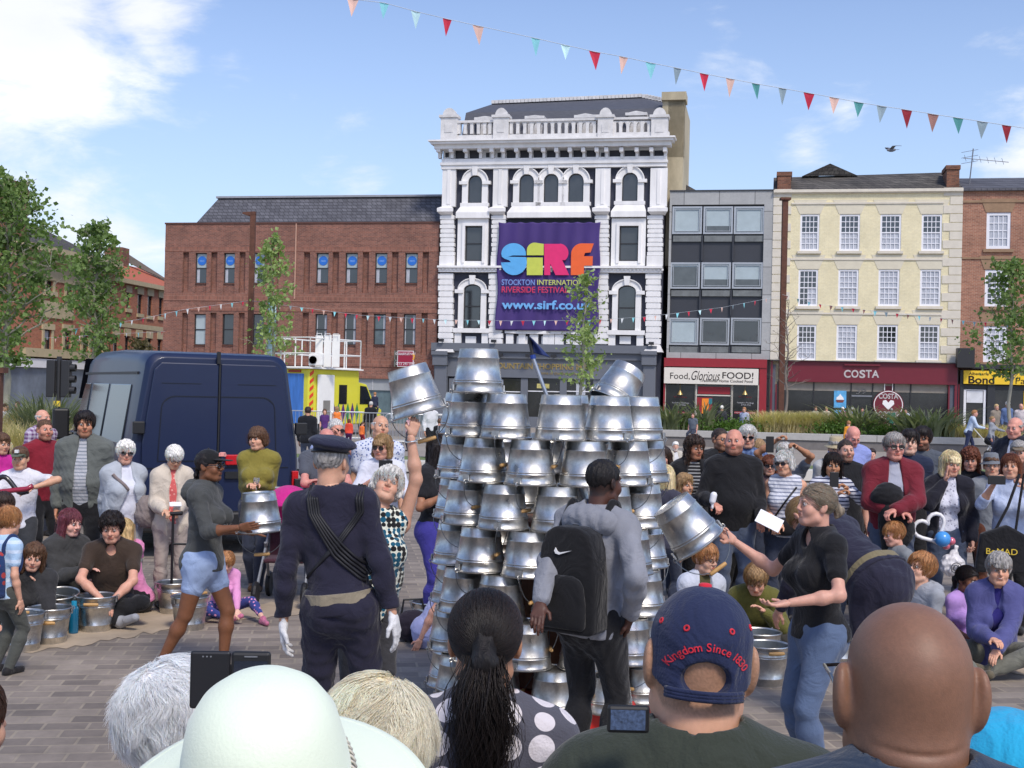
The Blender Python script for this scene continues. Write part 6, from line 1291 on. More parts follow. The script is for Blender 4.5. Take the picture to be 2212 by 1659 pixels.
def hair_mesh(a, res, st, o, seed):
    lo = (-.16*a, -.16*a, (-.14-o.get('hl', 0))*a); v = Vox(lo, (.16*a, .2*a, .19*a), res); t = o.get('ht', .012); X, Y, Z = v.grid()
    v.ell((0, .016*a, .036*a), ((.073+t)*a, (.090+t)*a, (.079+t*1.1)*a), 0)
    if st in ('curly', 'short', 'wavy'): v.ell((0, .0*a, .075*a), ((.06+t)*a, (.075+t)*a, (.045+t)*a), .03*a)
    line = np.interp(Y/a, *ZL)*a; 
    if st == 'horseshoe': v.D = -smin(-v.D, (.035*a-Z+0*X+0*Y).astype(np.float32), .01*a)
    v.D = -smin(-v.D, ((Z-line)*.7+0*X).astype(np.float32), .008*a)
    hl = o.get('hl', 0)
    if hl and st not in ('pony', 'bun', 'braid'):
        w_ = o.get('hw', 1)
        for s_ in (-1, 1):
            v.cap((s_*.066*a, .005*a, .045*a), (s_*.082*a*w_, -.008*a, -hl*a), .024*a, .022*a, .03*a); v.cap((s_*.06*a, .045*a, .02*a), (s_*.066*a*w_, .04*a, -hl*a), .034*a, .032*a, .03*a)
        v.cap((0, .07*a, .02*a), (0, .062*a, -hl*a), .05*a, .05*a, .03*a, side=(1, 0, 0), flat=.6)
        v.ell((0, -.08*a, -.03*a), (.062*a, .074*a, .092*a), .012*a, mode='s')
        if hl > .12: v.cap((0, -.06*a, -.1*a), (0, -.09*a, -hl*a), .04*a, .05*a, .02*a, mode='s')
    if o.get('fringe'): v.ell((0, -.066*a, .058*a), (.058*a, .036*a, .030*a), .015*a); v.ell((0, -.092*a, .036*a), (.05*a, .014*a, .016*a), .012*a)
    if st == 'bun': v.ell((0, .115*a, .03*a), (.038*a, .036*a, .04*a), .02*a)
    if st == 'pony': v.cap((0, .1*a, .03*a), (0, .14*a, -.02*a), .022*a, .028*a, .015*a); v.cap((0, .14*a, -.02*a), (0, .13*a, -hl*a), .028*a, .014*a, .015*a)
    if st == 'braid':
        for i in range(12): q = i/11; v.ell((.012*a*math.sin(i*2.6), (.1+.02*math.sin(q*3))*a, (-.02-hl*q)*a), (.024*a*(1-.35*q), .02*a, .02*a), .008*a)
    am = {'curly': .010, 'wavy': .007}.get(st, .0035)*a; fr = {'curly': 90, 'wavy': 60}.get(st, 80)
    v.wrinkle(am, fr/a, seed, (1, 1, .9 if st == 'curly' else .25)); v.wrinkle(am*.6, 2.1*fr/a, seed+1, (1, 1, .8 if st == 'curly' else .12)); return v
def xf(V, Rm, t): return np.asarray(V)@np.array(Rm).T+np.array(t)
NP = [0]
def person(x, yt, d, yaw, label, h=None, z0=0, sex='m', b=1.0, skin='fair', hair='short', hc='brown', ho=None, hd=(0, 0, 0), hs=1.0, top=None, sl='long', topx=None, hem=.49, jacket=None, jopen=.05, bottom=None, blen=1.0, shoes='dark',
           L=None, Rr=None, hL='relax', hR='relax', lean=0, twist=0, legs=None, pel=None, knees=None, gl=None, hat=None, beard=None, smile=0, belly=0, group='people watching the show', cat='person', name='person', tres=None, bust=None, collar=None, hood=False, tuck=False, elbL=None, elbR=None, face=True, fL=None, fR=None, wr=1.0, skirt=None, side=0, pnL=None, pnR=None, thick=.008, bt=1.0, hx=None):
    """x, yt = photo pixel of the head's top; d = distance; yaw 0 faces the camera, +90 faces photo right."""
    ho = dict(ho or {}); NP[0] += 1; seed = NP[0]; r0_ = random.Random(seed*7+1); ho.setdefault('nose', r0_.uniform(.8, 1.25)); ho.setdefault('fw', r0_.uniform(.93, 1.07)*(.96 if sex == 'f' else 1)); ho.setdefault('jowl', r0_.uniform(0, .5)); s_px = F/d
    if tuple(hd) == (0, 0, 0) and group != 'heads of the nearest spectators' and face: hd = (r0_.uniform(-24, 24), r0_.uniform(-3, 9), r0_.uniform(-4, 4))
    X0 = W(x, HZ(x), d).x; ztop = 2-(yt-HZ(x))/s_px; stand = pel is None
    H = h or (ztop-z0); A = R(yaw); root = empty(name, (X0, d, z0), A, label, cat, group)
    rb = tres or min(max(d*.00075, .006), .026); rh = min(max(d*.00048, .0032), .018)
    up_ = Vector((0, 0, 1)); P = Vector((0, 0, .53*H)) if stand else Vector(pel)*H
    Rt = Matrix.Rotation(R(twist), 3, 'Z') @ Matrix.Rotation(R(lean), 3, 'X') @ Matrix.Rotation(R(side), 3, 'Y'); T = lambda px, py, pz: P+Rt @ Vector((px*H, py*H, pz*H))
    fem = sex == 'f'; kid = H < 1.45 and stand
    sw = (.090 if fem else .101)*(.94 if kid else 1); hw, ww, cw = ((.097, .076, .084) if fem else (.089, .083, .094)); hw, ww, cw = hw*b, ww*b, cw*(1+(b-1)*.8)
    sh = {1: T(sw*(1+(b-1)*.35), 0, .275), -1: T(-sw*(1+(b-1)*.35), 0, .275)}; nb = T(0, .005, .305); sdv = Rt @ Vector((1, 0, 0))
    a = (.131*H/.222 if not kid else (.125+.045*(1.5-H))*H/.222)*hs
    if not stand: a = .132*H/.222*hs
    Rh = Matrix.Rotation(R(hd[0]), 3, 'Z') @ Matrix.Rotation(R(hd[1]), 3, 'X') @ Matrix.Rotation(R(hd[2]), 3, 'Y')
    hcen = nb+(Rt @ Vector((0, -.012*H, (.040-ho.get('nk', 0))*H)))+Rh @ Vector((0, -.020*a, .098*a))
    if stand and h is None:                      # put the crown exactly at the photo's height
        dz = H-(hcen.z+.111*a)
        if abs(dz) < .25*H and lean < 25: P = P+Vector((0, 0, dz)); sh = {k: v+Vector((0, 0, dz)) for k, v in sh.items()}; nb.z += dz; hcen.z += dz
    ll1, ll2 = .245*H, .245*H; al1, al2 = .172*H, .155*H; hip = {s: P+Matrix.Rotation(R(twist*.3), 3, 'Z') @ Vector((s*.052*H, 0, -.015*H)) for s in (1, -1)}
    legs = legs or {}; knees = knees or {}; kn, an = {}, {}
    for s in (1, -1):
        tg = legs.get(s, (s*.06, .0, .045)); tgt = Vector(tg)*H; kn[s], an[s] = ik(hip[s], tgt, ll1, ll2, knees.get(s, (s*.12, -1, 0)))
    el, wr_ = {}, {}; tgt = {1: L, -1: Rr}; eh = {1: elbL, -1: elbR}
    for s in (1, -1):
        t = tgt[s]
        t = sh[s]+(Vector((s*.026*H*b, -.02*H, -.318*H))) if t is None else (Vector(t)*H if not isinstance(t, Vector) else t)
        el[s], wr_[s] = ik(sh[s], t, al1, al2, eh[s] or (s*.35, .9, -.25))
    allp = [P, nb, hcen, *sh.values(), *el.values(), *wr_.values(), *kn.values(), *an.values()]; mg = .17*H*max(b, 1)
    lo = np.min([tuple(p) for p in allp], 0)-mg*.8; hi = np.max([tuple(p) for p in allp], 0)+mg*.8; lo[2] = min(lo[2], -.02)
    def torso(v, off, k=.04):
        k = k*H/1.7
        v.cap(T(0, 0, -.02), T(0, 0, .08), hw*H, ww*H, k, sdv, .74, off=off); v.cap(T(0, 0, .08), T(0, -.004, .185), ww*H, cw*H, k, sdv, .68, off=off); v.cap(T(0, -.004, .185), T(0, .004, .225), cw*H, cw*.93*H, k, sdv, .66, off=off)
        v.cap(sh[1], sh[-1], .032*H, .032*H, .05*H, off=off); v.cap(nb+Vector((0, 0, .004*H)), T(sw*.8, .004, .288), .036*H, .03*H, .03*H, off=off); v.cap(nb+Vector((0, 0, .004*H)), T(-sw*.8, .004, .288), .036*H, .03*H, .03*H, off=off)
        if fem and not kid:
            bs_ = bust or 1
            for s in (1, -1): v.ell(T(s*.046, -.052*bs_*(1+(b-1)*.5), .178), [(.042+off/H)*H*bs_]*3, .03*H)
        if belly: v.ell(T(0, -.02-.02*belly, .085), (.085*b*H+off, (.05+.03*belly)*H+off, .085*H), .05*H)
        for s in (1, -1): v.ell(T(s*.04, .035, -.02), (.05*b*H+off, .048*b*H+off, .055*H+off), .04*H)
    def legsf(v, off, frac=1.0, k=.025, flare=0):
        for s in (1, -1):
            f1 = min(frac/.5, 1); f2 = max(0, (frac-.5)/.5); bb = .5+.5*b
            e1 = hip[s].lerp(kn[s], f1); v.cap(hip[s], e1, .052*H*bb, (.052-.018*f1)*H*bb, .03*H, off=off)
            if f2 > 0:
                m_ = kn[s].lerp(an[s], .3*min(1, f2/.3)); v.cap(kn[s], m_, .0305*H*bb, .0315*H*bb, .008*H, off=off)
                if f2 > .3: e2 = kn[s].lerp(an[s], f2); v.cap(kn[s].lerp(an[s], .3), e2, .0315*H*bb, (.0315-.0125*f2)*H*bb, .02*H, off=off+flare)
    def armsf(v, off, frac=1.0, k=.02, which=(1, -1)):
        for s in which:
            bb = .6+.4*b; f1 = min(frac/.5, 1); f2 = max(0, (frac-.5)/.5); m = (.92 if fem else 1.0)*bb
            v.cap(sh[s], sh[s].lerp(el[s], f1), .0255*H*m, (.0255-.004*f1)*H*m, .02*H, off=off)
            if f2 > 0: 
                q = el[s].lerp(wr_[s], .35*min(1, f2/.35)); v.cap(el[s], q, .0215*H*m, .0225*H*m, .015*H, off=off)
                if f2 > .35: v.cap(el[s].lerp(wr_[s], .35), el[s].lerp(wr_[s], f2), .0225*H*m, (.0225-.0085*f2)*H*m, .015*H, off=off)
    sc = SK[skin] if isinstance(skin, str) else skin; sc = np.array(sc, np.float32)*r0_.uniform(.88, 1.04)*np.array([1, r0_.uniform(.95, 1.04), r0_.uniform(.93, 1.05)], np.float32); hcol = np.array(HC[hc] if isinstance(hc, str) else hc, np.float32)
    # ---- body: one surface
    v = Vox(lo, hi, rb); torso(v, -.008*H); legsf(v, -.002*H); armsf(v, 0)
    v.cap(nb-Vector((0, 0, .01*H)), hcen+Rh @ Vector((0, .026*a, -.085*a)), .050*a, .047*a, .02*H)
    for s in (1, -1):
        if shoes == 'bare' or shoes == 'none':
            fd = (Matrix.Rotation(0, 3, 'Z') @ Vector((0, -1, 0))); v.cap(an[s], an[s]+fd*.09*H+Vector((0, 0, -.02*H)), .022*H, .016*H, .02*H)
    bV, bF = v.mesh(); parts = [(bV, bF, sc)]
    o_buzz = ho.get('buzz', .75); hv = head_vox(a, rh, ho); V, Fq = hv.mesh(); c = np.tile(sc, (len(V), 1)); lx, ly, lz = V[:, 0]/a, V[:, 1]/a, V[:, 2]/a
    def blend(c, w_, col): w_ = np.clip(w_, 0, 1)[:, None]; return c*(1-w_)+np.array(col)*w_
    lip = np.clip(1-np.sqrt((lx/.024)**2+((lz+.0535)/.0125)**2), 0, 1)*4*(ly < -.07); c = blend(c, lip*.75, sc*np.array([.82, .48, .45])); ck = np.exp(-((np.abs(lx)-.042)/.018)**2-((lz+.022)/.02)**2)*(ly < -.03)+.6*np.exp(-(lx/.014)**2-((lz+.022)/.014)**2)*(ly < -.09); c = blend(c, ck*.2, sc*np.array([1.05, .62, .55]))
    c = blend(c, np.exp(-((np.abs(lx)-.031)/.02)**2-((lz-.006)/.012)**2)*(ly < -.05)*.25, sc*.6)  # eye socket shade painted into the skin colour
    if beard is not None: w_ = np.clip((-.022-lz)/.02, 0, 1)*np.clip((.03-ly)/.03, 0, 1)*np.clip((lz+.125)/.02, 0, 1)*(1-np.clip(lip*3, 0, 1))*np.clip((np.abs(lx)/.012+np.abs(lz+.036)/.01-1), 0, 1); c = blend(c, w_*beard[1], HC[beard[0]])
    if hair in ('buzz', 'crop', 'fade') or hair == 'horseshoe': w_ = np.clip((lz-np.interp(ly, *ZL))/.01, 0, 1); w_ = w_*np.random.RandomState(seed).uniform(.7, 1.15, len(w_)); c = blend(c, w_*(o_buzz if hair != 'horseshoe' else .0), hcol)
    hp = [(V, Fq, c)]
    if face:
        for s in (-1, 1):
            V_, F_ = ball((s*.031*a, -.0765*a, .006*a), .0122*a, 6); hp.append((V_, F_, (.5, .47, .45))); V_, F_ = ball((s*.031*a, -.0845*a, .005*a), .0064*a, 5); hp.append((V_, F_, (.03, .022, .018)))
            eb = Vox((-.06*a, -.12*a, 0), (.06*a, -.05*a, .05*a), rh*.8); eb.cap((s*.016*a, -.0905*a, .024*a), (s*.042*a, -.081*a, .027*a), .0042*a, .003*a, .001); eV, eF = eb.mesh(); hp.append((eV, eF, hcol*.8 if hair != 'bald' else sc*.45))
            lb = Vox((-.06*a, -.12*a, -.01*a), (.06*a, -.05*a, .03*a), rh*.7); lb.cap((s*.018*a, -.0865*a, .0125*a), (s*.044*a, -.079*a, .0115*a), .0036*a, .003*a, .001); eV, eF = lb.mesh(); hp.append((eV, eF, sc*.6))
        if smile: tv = Vox((-.03*a, -.12*a, -.07*a), (.03*a, -.07*a, -.04*a), rh*.6); tv.cap((-.012*a, -.0915*a, -.0535*a), (.012*a, -.0915*a, -.0535*a), .0022*a*min(smile, 1.6), .0022*a*min(smile, 1.6), .001); eV, eF = tv.mesh(); hp.append((eV, eF, (.55, .5, .46)))
    hp = [(xf(V, Rh, hcen), Fq, c) for V, Fq, c in hp]; parts += hp
    for s in (1, -1):
        st = (hL if s > 0 else hR)
        if st is None: continue
        fd = (wr_[s]-el[s]).normalized(); fo = fL if s > 0 else fR
        if fo is not None: fd = Vector(fo).normalized()
        pn = pnL if s > 0 else pnR
        if pn is None: pn = (-s, .15, 0) if abs(fd.z) > .75 else (0, 0, -1)
        V, Fq = hand_parts(wr_[s]+fd*.01*H, fd, pn, .95*H/1.72*(.92 if fem else 1), st, max(rh*.75, .0028), s); parts.append((V, Fq, sc))
    V, Fq, C = merge(parts); np_mesh('body', V, Fq, SKIN, root, col=C)
    # ---- clothes
    th = thick*H/1.7
    if bottom is not None:
        v = Vox(lo, hi, rb); legsf(v, th*.9*bt, blen, flare=.006*H if blen > .9 else 0); v.cap(T(0, 0, -.02), T(0, 0, .06), hw*H, ww*H, .04*H, sdv, .74, off=th*.25)
        for s in (1, -1): v.ell(T(s*.04, .035, -.02), (.05*b*H+th*.3, .048*b*H+th*.3, .055*H+th*.3), .04*H)
        if skirt: v.cap(T(0, 0, .0), T(0, 0, -skirt), .1*H, .14*H, .03*H, sdv, .8)
        if wr: v.wrinkle(.0042*wr*H/1.7, 24, seed, (1.2, 1.2, .8))
        nrm = Rt @ Vector((0, 0, -1)); pc = T(0, 0, .045)
        if stand: v.half(nrm, nrm.dot(pc))
        V, Fq = v.mesh(); m_ = bottom if not isinstance(bottom, tuple) else cloth(bottom); np_mesh('trousers' if blen > .7 else 'shorts', V, Fq, m_, root)
    def topmesh(off, hemz, slf, m_, nm, neck=.062, opening=None, vneck=0, seed_=0, wamp=.0045):
        v = Vox(lo, hi, rb); torso(v, off); 
        if slf > 0: armsf(v, off*.95+.003*H, slf)
        v.wrinkle(wamp*wr*H/1.7, 20, seed+seed_, (1.1, 1.1, .8))
        nrm = Rt @ Vector((0, 0, 1)); v.half(nrm, nrm.dot(T(0, 0, hemz)), .008)
        v.cap(nb-Rt @ Vector((0, .004*H, -.01*H)), nb+Rt @ Vector((0, -.0*H, .09*H)), neck*H*.55+off*.2, neck*H*.8, .006, mode='s')
        if vneck: v.cap(nb+Rt @ Vector((0, -.03*H, 0)), nb+Rt @ Vector((0, -.095*H, -vneck*H)), .03*H, .012*H, .006, mode='s')
        if slf == 0:
            for s in (1, -1): q = sh[s]; v.cap(q+sdv*s*.02*H-Rt @ Vector((0, 0, .05*H)), q+sdv*s*.05*H+Rt @ Vector((0, 0, .06*H)), .046*H, .05*H, .01, mode='s')
        if opening: o0, o1 = opening; f_ = Rt @ Vector((0, -1, 0)); v.cap(T(0, -.04, .35), T(0, -.08, .25), o0*.7*H, o0*H, .008, mode='s'); v.cap(T(0, -.08, .25), T(0, -.09, .06), o0*H, o1*H, .008, mode='s'); v.cap(T(0, -.09, .06), T(0, -.09, -.1), o1*H, o1*1.1*H, .008, mode='s')
        V, Fq = v.mesh(); return np_mesh(nm, V, Fq, m_, root)
    SLF = {'long': .97, 'short': .28, 'none': 0, 'mid': .5, '34': .78, 'elbow': .62}
    if top is not None:
        m_ = top if not isinstance(top, tuple) else cloth(top); topmesh(th+.003*H if jacket is None else .002*H, hem-.53, SLF[sl] if jacket is None else .2, m_, 'top', neck=.075 if sl == 'none' else .062, vneck=(topx or {}).get('v', 0))
    if jacket is not None:
        m_ = jacket if not isinstance(jacket, tuple) else cloth(jacket); topmesh(th+.011*H, hem-.57, .96, m_, 'jacket', opening=(jopen*.8, jopen*1.1) if jopen else None, seed_=50, wamp=.006)
    if hood:
        m_ = (jacket or top); m_ = m_ if not isinstance(m_, tuple) else cloth(m_); v = Vox(np.array(nb)-.2*H, np.array(nb)+.2*H, rb); v.cap(T(-.05, .05, .29), T(.05, .05, .29), .042*H, .042*H, .02*H); v.cap(T(0, .062, .30), T(0, .07, .235), .038*H, .02*H, .03*H)
        for s in (1, -1): v.cap(T(s*.05, .04, .292), T(s*.04, -.03, .282), .026*H, .016*H, .02*H)
        v.cap(nb+Vector((0, 0, -.02*H)), hcen, .033*H, .033*H, .01, mode='s'); v.wrinkle(.006, 30, seed); V, Fq = v.mesh(); np_mesh('hood', V, Fq, m_, root)
    if collar is not None:
        v = Vox(np.array(nb)-.16*H, np.array(nb)+.16*H, rb*.8); v.cap(nb+Rt @ Vector((0, .002*H, -.012*H)), nb+Rt @ Vector((0, -.004*H, .022*H)), .042*H, .036*H, .01); v.cap(nb-Rt @ Vector((0, 0, .05*H)), nb+Rt @ Vector((0, -.004*H, .08*H)), .031*H, .031*H, .004, mode='s'); v.cap(nb+Rt @ Vector((0, -.06*H, .03*H)), nb+Rt @ Vector((0, -.06*H, -.05*H)), .026*H, .012*H, .006, mode='s'); V, Fq = v.mesh(); np_mesh('collar', V, Fq, collar if not isinstance(collar, tuple) else cloth(collar), root)
    if shoes not in ('bare', 'none') and shoes is not None:
        scol = {'dark': rgb(34, 32, 34), 'white': rgb(206, 206, 206), 'grey': rgb(150, 152, 158), 'brown': rgb(94, 66, 48)}.get(shoes, shoes); m_ = cloth(scol, rough=.6)
        for s in (1, -1):
            A_ = an[s]; lg = (an[s]-kn[s]).normalized(); fw = Vector((0, -1, 0)) if abs(lg.z) > .45 else (Vector((0, 0, 1))*.3+Vector((lg.x*.6, -.5, 0)).normalized()*.9); fw.normalize()
            v = Vox(np.array(A_)-.13*H, np.array(A_)+.13*H, max(rb*.75, .006)); dn = Vector((0, 0, -.022*H)) if abs(lg.z) > .45 else lg*.018*H
            v.cap(A_, A_+dn-fw*.012*H, .026*H, .026*H, .015*H); v.cap(A_+dn-fw*.012*H, A_+dn+fw*.095*H, .024*H, .020*H, .02*H); v.cap(A_+lg*.0, A_-lg*.05*H, .02*H, .02*H, .005, mode='s')
            if abs(lg.z) > .45: v.half((0, 0, 1), .003)
            V, Fq = v.mesh(); np_mesh('shoe', V, Fq, m_, root)
    # ---- hair and headwear
    if hair not in ('bald', 'buzz'):
        if hair in ('fade', 'crop'): ho.setdefault('ht', .003)
        hv = hair_mesh(a, max(rh, .0035), hair, ho, seed); V, Fq = hv.mesh(); rs = np.random.RandomState(seed)
        nz_ = np.sin(V[:, 0]*230/a+3*np.sin(V[:, 2]*14/a)+seed)*np.sin(V[:, 1]*190/a+2*np.sin(V[:, 2]*11/a)); C = hcol[None]*(1+.4*nz_[:, None]); np_mesh('hair', xf(V, Rh, hcen), Fq, HAIRM, root, col=np.clip(C, 0, 1))
    if gl:
        mb = MB(); q = lambda x_, y_, z_: hcen+Rh @ (Vector((x_, y_, z_))*a); rr_ = .0022*a if gl != 'sun' else .003*a
        for s in (-1, 1):
            pts = [q(s*.033+.0225*math.cos(t*math.pi/6)*(1 if gl != 'sun' else 1.12), -.1+.004*abs(math.cos(t*math.pi/6)), .005+.0165*math.sin(t*math.pi/6)) for t in range(12)]
            mb.tube(pts, rr_, 4, closed=True); mb.tube([q(s*.056, -.095, .01), q(s*.080, -.03, .008), q(s*.082, .012, .004)], rr_, 4)
            if gl == 'sun': c0_ = q(s*.033, -.1, .005); b0_ = len(mb.v); mb.poly(pts+[p_+(Rh @ Vector((0, .003, 0))) for p_ in pts], [tuple(range(12)), tuple(range(23, 11, -1))])
        mb.tube([q(-.011, -.104, .009), q(.011, -.104, .009)], rr_, 4); mb.build('sunglasses' if gl == 'sun' else 'glasses', mat('spectacle_black', rgb(24, 20, 20), .15, spec=.8, coat=.4), root)
    if hat: hat(root, a, Rh, hcen, rh)
    inf = dict(root=root, a=a, Rh=Rh, hcen=hcen, sh=sh, el=el, wr=wr_, nb=nb, P=P, T=T, H=H, Rt=Rt, kn=kn, an=an, lo=lo, hi=hi, rb=rb, A=A)
    if d < 14 and group != 'heads of the nearest spectators' and hair not in ('bald', 'buzz', 'crop', 'fade', 'braid') and not hat:
        t_ = ho.get('ht', .012)+.002; cu = {'curly': 1.6, 'wavy': .8}.get(hair, .35)
        bk_ = hair in ('pony', 'bun')
        if bk_: strands(inf, 900, .16, .0015, hcol, name='hair_strands', r=(.075+t_, .092+t_, .081+t_), crown=(0, -.2, .1), flow=(0, .9, -.6), curl=.05, jit=.04, seed=seed, lo=-.05, lift=.003, clump=30)
        elif hair != 'horseshoe': strands(inf, 700, .06 if hair == 'curly' else .1, .0021, hcol, name='hair_strands', r=(.073+t_, .09+t_, .079+t_), curl=cu, jit=.25 if hair == 'short' else .12, seed=seed, lift=.014 if hair in ('curly', 'short') else .006, lo=-.06, hx=6, clump=50)
        if ho.get('hl', 0) > .04 and hair in ('long', 'bob', 'wavy', 'curly'): curtain(inf, 500, ho['hl'], ho.get('hw', 1), hcol, seed)
    inf['world'] = lambda p: Matrix.Translation((X0, d, z0)) @ (Matrix.Rotation(A, 4, 'Z') @ Vector(p)); return inf
def loc_of(x, yt, d, yaw, px, py, dd, H, z0=0):   # photo pixel at distance dd -> person-local point as a fraction of height
    X0 = W(x, HZ(x), d).x; p = W(px, py, dd)-Vector((X0, d, z0)); return tuple((Matrix.Rotation(-R(yaw), 3, 'Z') @ p)/H)
# ================================================================== hats and small helpers
from mathutils.bvhtree import BVHTree
def vobj(v, name, m, root, Rh=None, t=None, col=None):
    V, Fq = v.mesh()
    if Rh is not None: V = xf(V, Rh, t)
    return np_mesh(name, V, Fq, m, root, col=col)
def h_cap(c, logo=None, cut=.028, sz=1.0):
    def f(root, a, Rh, hc, rh):
        v = Vox((-.12*a, -.2*a, 0), (.12*a, .15*a, .17*a), max(rh*.8, .003)); v.ell((0, .012*a, .042*a), (.084*a*sz, .104*a*sz, .088*a*sz), 0); v.half((0, -.15, 1), cut*a, .004); v.cap((0, -.085*a, .05*a), (0, -.14*a, .045*a), .066*a, .05*a, .01*a, side=(1, 0, 0), flat=.12); v.cap((0, .01*a, .125*a), (0, .01*a, .132*a), .008*a, k=.003)
        o = vobj(v, 'cap', cloth(c), root, Rh, hc)
        if logo: mb = MB(); mb.prism([(x*a, z*a) for x, z in logo[1]], -.125*a, -.085*a); mb.v = [tuple(hc+Rh @ Vector(p)) for p in mb.v]; mb.build('cap_emblem', cloth(logo[0]), root)
    return f
def h_beret(c):
    def f(root, a, Rh, hc, rh):
        v = Vox((-.15*a, -.16*a, 0), (.16*a, .19*a, .18*a), max(rh*.8, .003)); v.ell((-.012*a, .018*a, .098*a), (.118*a, .132*a, .036*a), 0, M=Matrix.Rotation(-.16, 3, 'Y')); v.ell((0, .014*a, .066*a), (.082*a, .098*a, .034*a), .02*a); v.wrinkle(.002, 30, 3); v.half((0, -.1, 1), .047*a, .004); vobj(v, 'beret', cloth(c), root, Rh, hc)
        mb = MB(); mb.tube([tuple(hc+Rh @ Vector((.0865*a*math.cos(t*math.pi/20), .014*a+.103*a*math.sin(t*math.pi/20), .052*a+.01*a*math.sin(t*math.pi/20)))) for t in range(40)], .006*a, 6, closed=True); mb.build('beret_band', mat('black_leather', rgb(26, 26, 30), .4), root)
    return f
def h_brim(c, band=None, rb=.13, hc_=.07):
    def f(root, a, Rh, hc, rh):
        mb = MB(); mb.lathe([(.0, .15), (.05, .15), (.075, .135), (.084, .06), (.088, .045), (rb, .03), (rb, .026), (.086, .036), (.0, .036)], 28); mb.v = [tuple(hc+Rh @ (Vector((p[0], p[1]*1.15+.012, p[2]))*a)) for p in mb.v]; mb.build('hat', cloth(c), root, smooth=True)
    return f
def child(inf, nm):
    for o in inf['root'].children:
        if o.name.split('.')[0] == nm: return o
def drape(inf, nm, pts, r, m, name='strap', out=.004, axis=1, parent=None, n=30):
    """lay a strap over a garment: pts are (x, z) with a side (+1 back, -1 front)"""
    o = child(inf, nm); bv = BVHTree.FromPolygons([v.co.copy() for v in o.data.vertices], [tuple(p.vertices) for p in o.data.polygons]); path = []
    for i in range(len(pts)-1):
        for k in range(n):
            t = k/n; x = pts[i][0]*(1-t)+pts[i+1][0]*t; z = pts[i][1]*(1-t)+pts[i+1][1]*t; s = pts[i][2]*(1-t)+pts[i+1][2]*t
            if abs(s) > .3: q = bv.ray_cast(Vector((x, math.copysign(1.5, s), z)), Vector((0, -math.copysign(1, s), 0)))[0]
            else: q = bv.ray_cast(Vector((x, s*.08, 3)), Vector((0, 0, -1)))[0]
            if q: path.append(q+Vector((0, math.copysign(out, s) if abs(s) > .3 else 0, out if abs(s) < .3 else 0)))
    for _ in range(2): path = [path[0]]+[(path[i-1]+path[i]*2+path[i+1])/4 for i in range(1, len(path)-1)]+[path[-1]]
    mb = MB(); mb.tube(path, r, 6); return mb.build(name, m, parent or inf['root'], smooth=True)
def phone(loc, label, rz=0, w=.075, h=.15, tilt=0, scr=None):
    mb = MB(); mb.box(-w/2, w/2, -.005, .005, -h/2, h/2); o = mb.build('phone', BLK, bevel=.004); o.location = loc; o.rotation_euler = (R(tilt), 0, R(rz)); tag(o, label, 'phone')
    mb = MB(); mb.prism([(w*.3+.008*math.cos(t*.785), h*.36+.008*math.sin(t*.785)) for t in range(8)], .0053, .008); mb.build('camera_lens', GLASS, o); return o
def belt(inf, z, hgt, m, name='belt', out=.006, src='top', parent=None):
    o = child(inf, src); bv = BVHTree.FromPolygons([v.co.copy() for v in o.data.vertices], [tuple(p.vertices) for p in o.data.polygons]); c = inf['T'](0, 0, z); Rt = inf['Rt']; rr = []
    for k in range(48): t = k*math.pi/24; dv = Rt @ Vector((math.cos(t), math.sin(t), 0)); q = bv.ray_cast(c, dv); rr.append(min(q[3] if q[0] else .15, .3))
    rr = [max(rr[k-1], rr[k], rr[(k+1) % 48]) for k in range(48)]; rr = [(rr[k-1]+rr[k]+rr[(k+1) % 48])/3 for k in range(48)]; V = []
    for zz, oo in ((-hgt/2, out), (hgt/2, out), (hgt/2, -.01), (-hgt/2, -.01)): V += [c+Rt @ (Vector((math.cos(k*math.pi/24), math.sin(k*math.pi/24), 0))*(rr[k]+oo)+Vector((0, 0, zz))) for k in range(48)]
    mb = MB(); mb.poly(V, [(i*48+k, i*48+(k+1) % 48, ((i+1) % 4)*48+(k+1) % 48, ((i+1) % 4)*48+k) for i in range(4) for k in range(48)]); return mb.build(name, m, parent or inf['root'])
def tp(x, yt, d, yaw, px, py, dd, H): return loc_of(x, yt, d, yaw, px, py, dd, H)
def Hof(x, yt, d): return 2-(yt-HZ(x))*d/F
DEN = rgb(76, 86, 106); DEND = rgb(52, 58, 74); NVY = rgb(38, 37, 54); BK_ = rgb(30, 30, 33)
SIT = dict(pel=(0, 0, .085), legs={1: (-.07, -.21, .05), -1: (.06, -.25, .045)}, knees={1: (1, -.3, .35), -1: (-1, -.3, .35)})
# ------------------------------------------------------------------ crowd at the left
person(92, 885, 16, 60, 'older bald man in a checked purple shirt behind the red shirt man', b=1.05, hair='horseshoe', hc='silver', top=cloth(rgb(196, 188, 206), 'plaid', rgb(110, 74, 120)), bottom=DEND)
person(97, 906, 12.6, 48, 'stocky man in a dark red t-shirt beside the blue van', b=1.15, hair='crop', hc='brown', skin='ruddy', beard=('brown', .5), top=rgb(128, 32, 46), sl='short', bottom=BK_, belly=.5, hd=(-5, 0, 0))
i_ = person(186, 892, 11.7, 8, 'dark haired man in a grey jacket over a striped polo by the van', b=1.14, skin='tan', hair='short', hc='black', beard=('black', .35), jacket=rgb(98, 102, 98), jopen=.036, top=cloth(rgb(178, 180, 186), 'stripe', rgb(130, 136, 146)), bottom=BK_, collar=rgb(90, 94, 90), hem=.47, belly=.6, hd=(12, 0, 0))
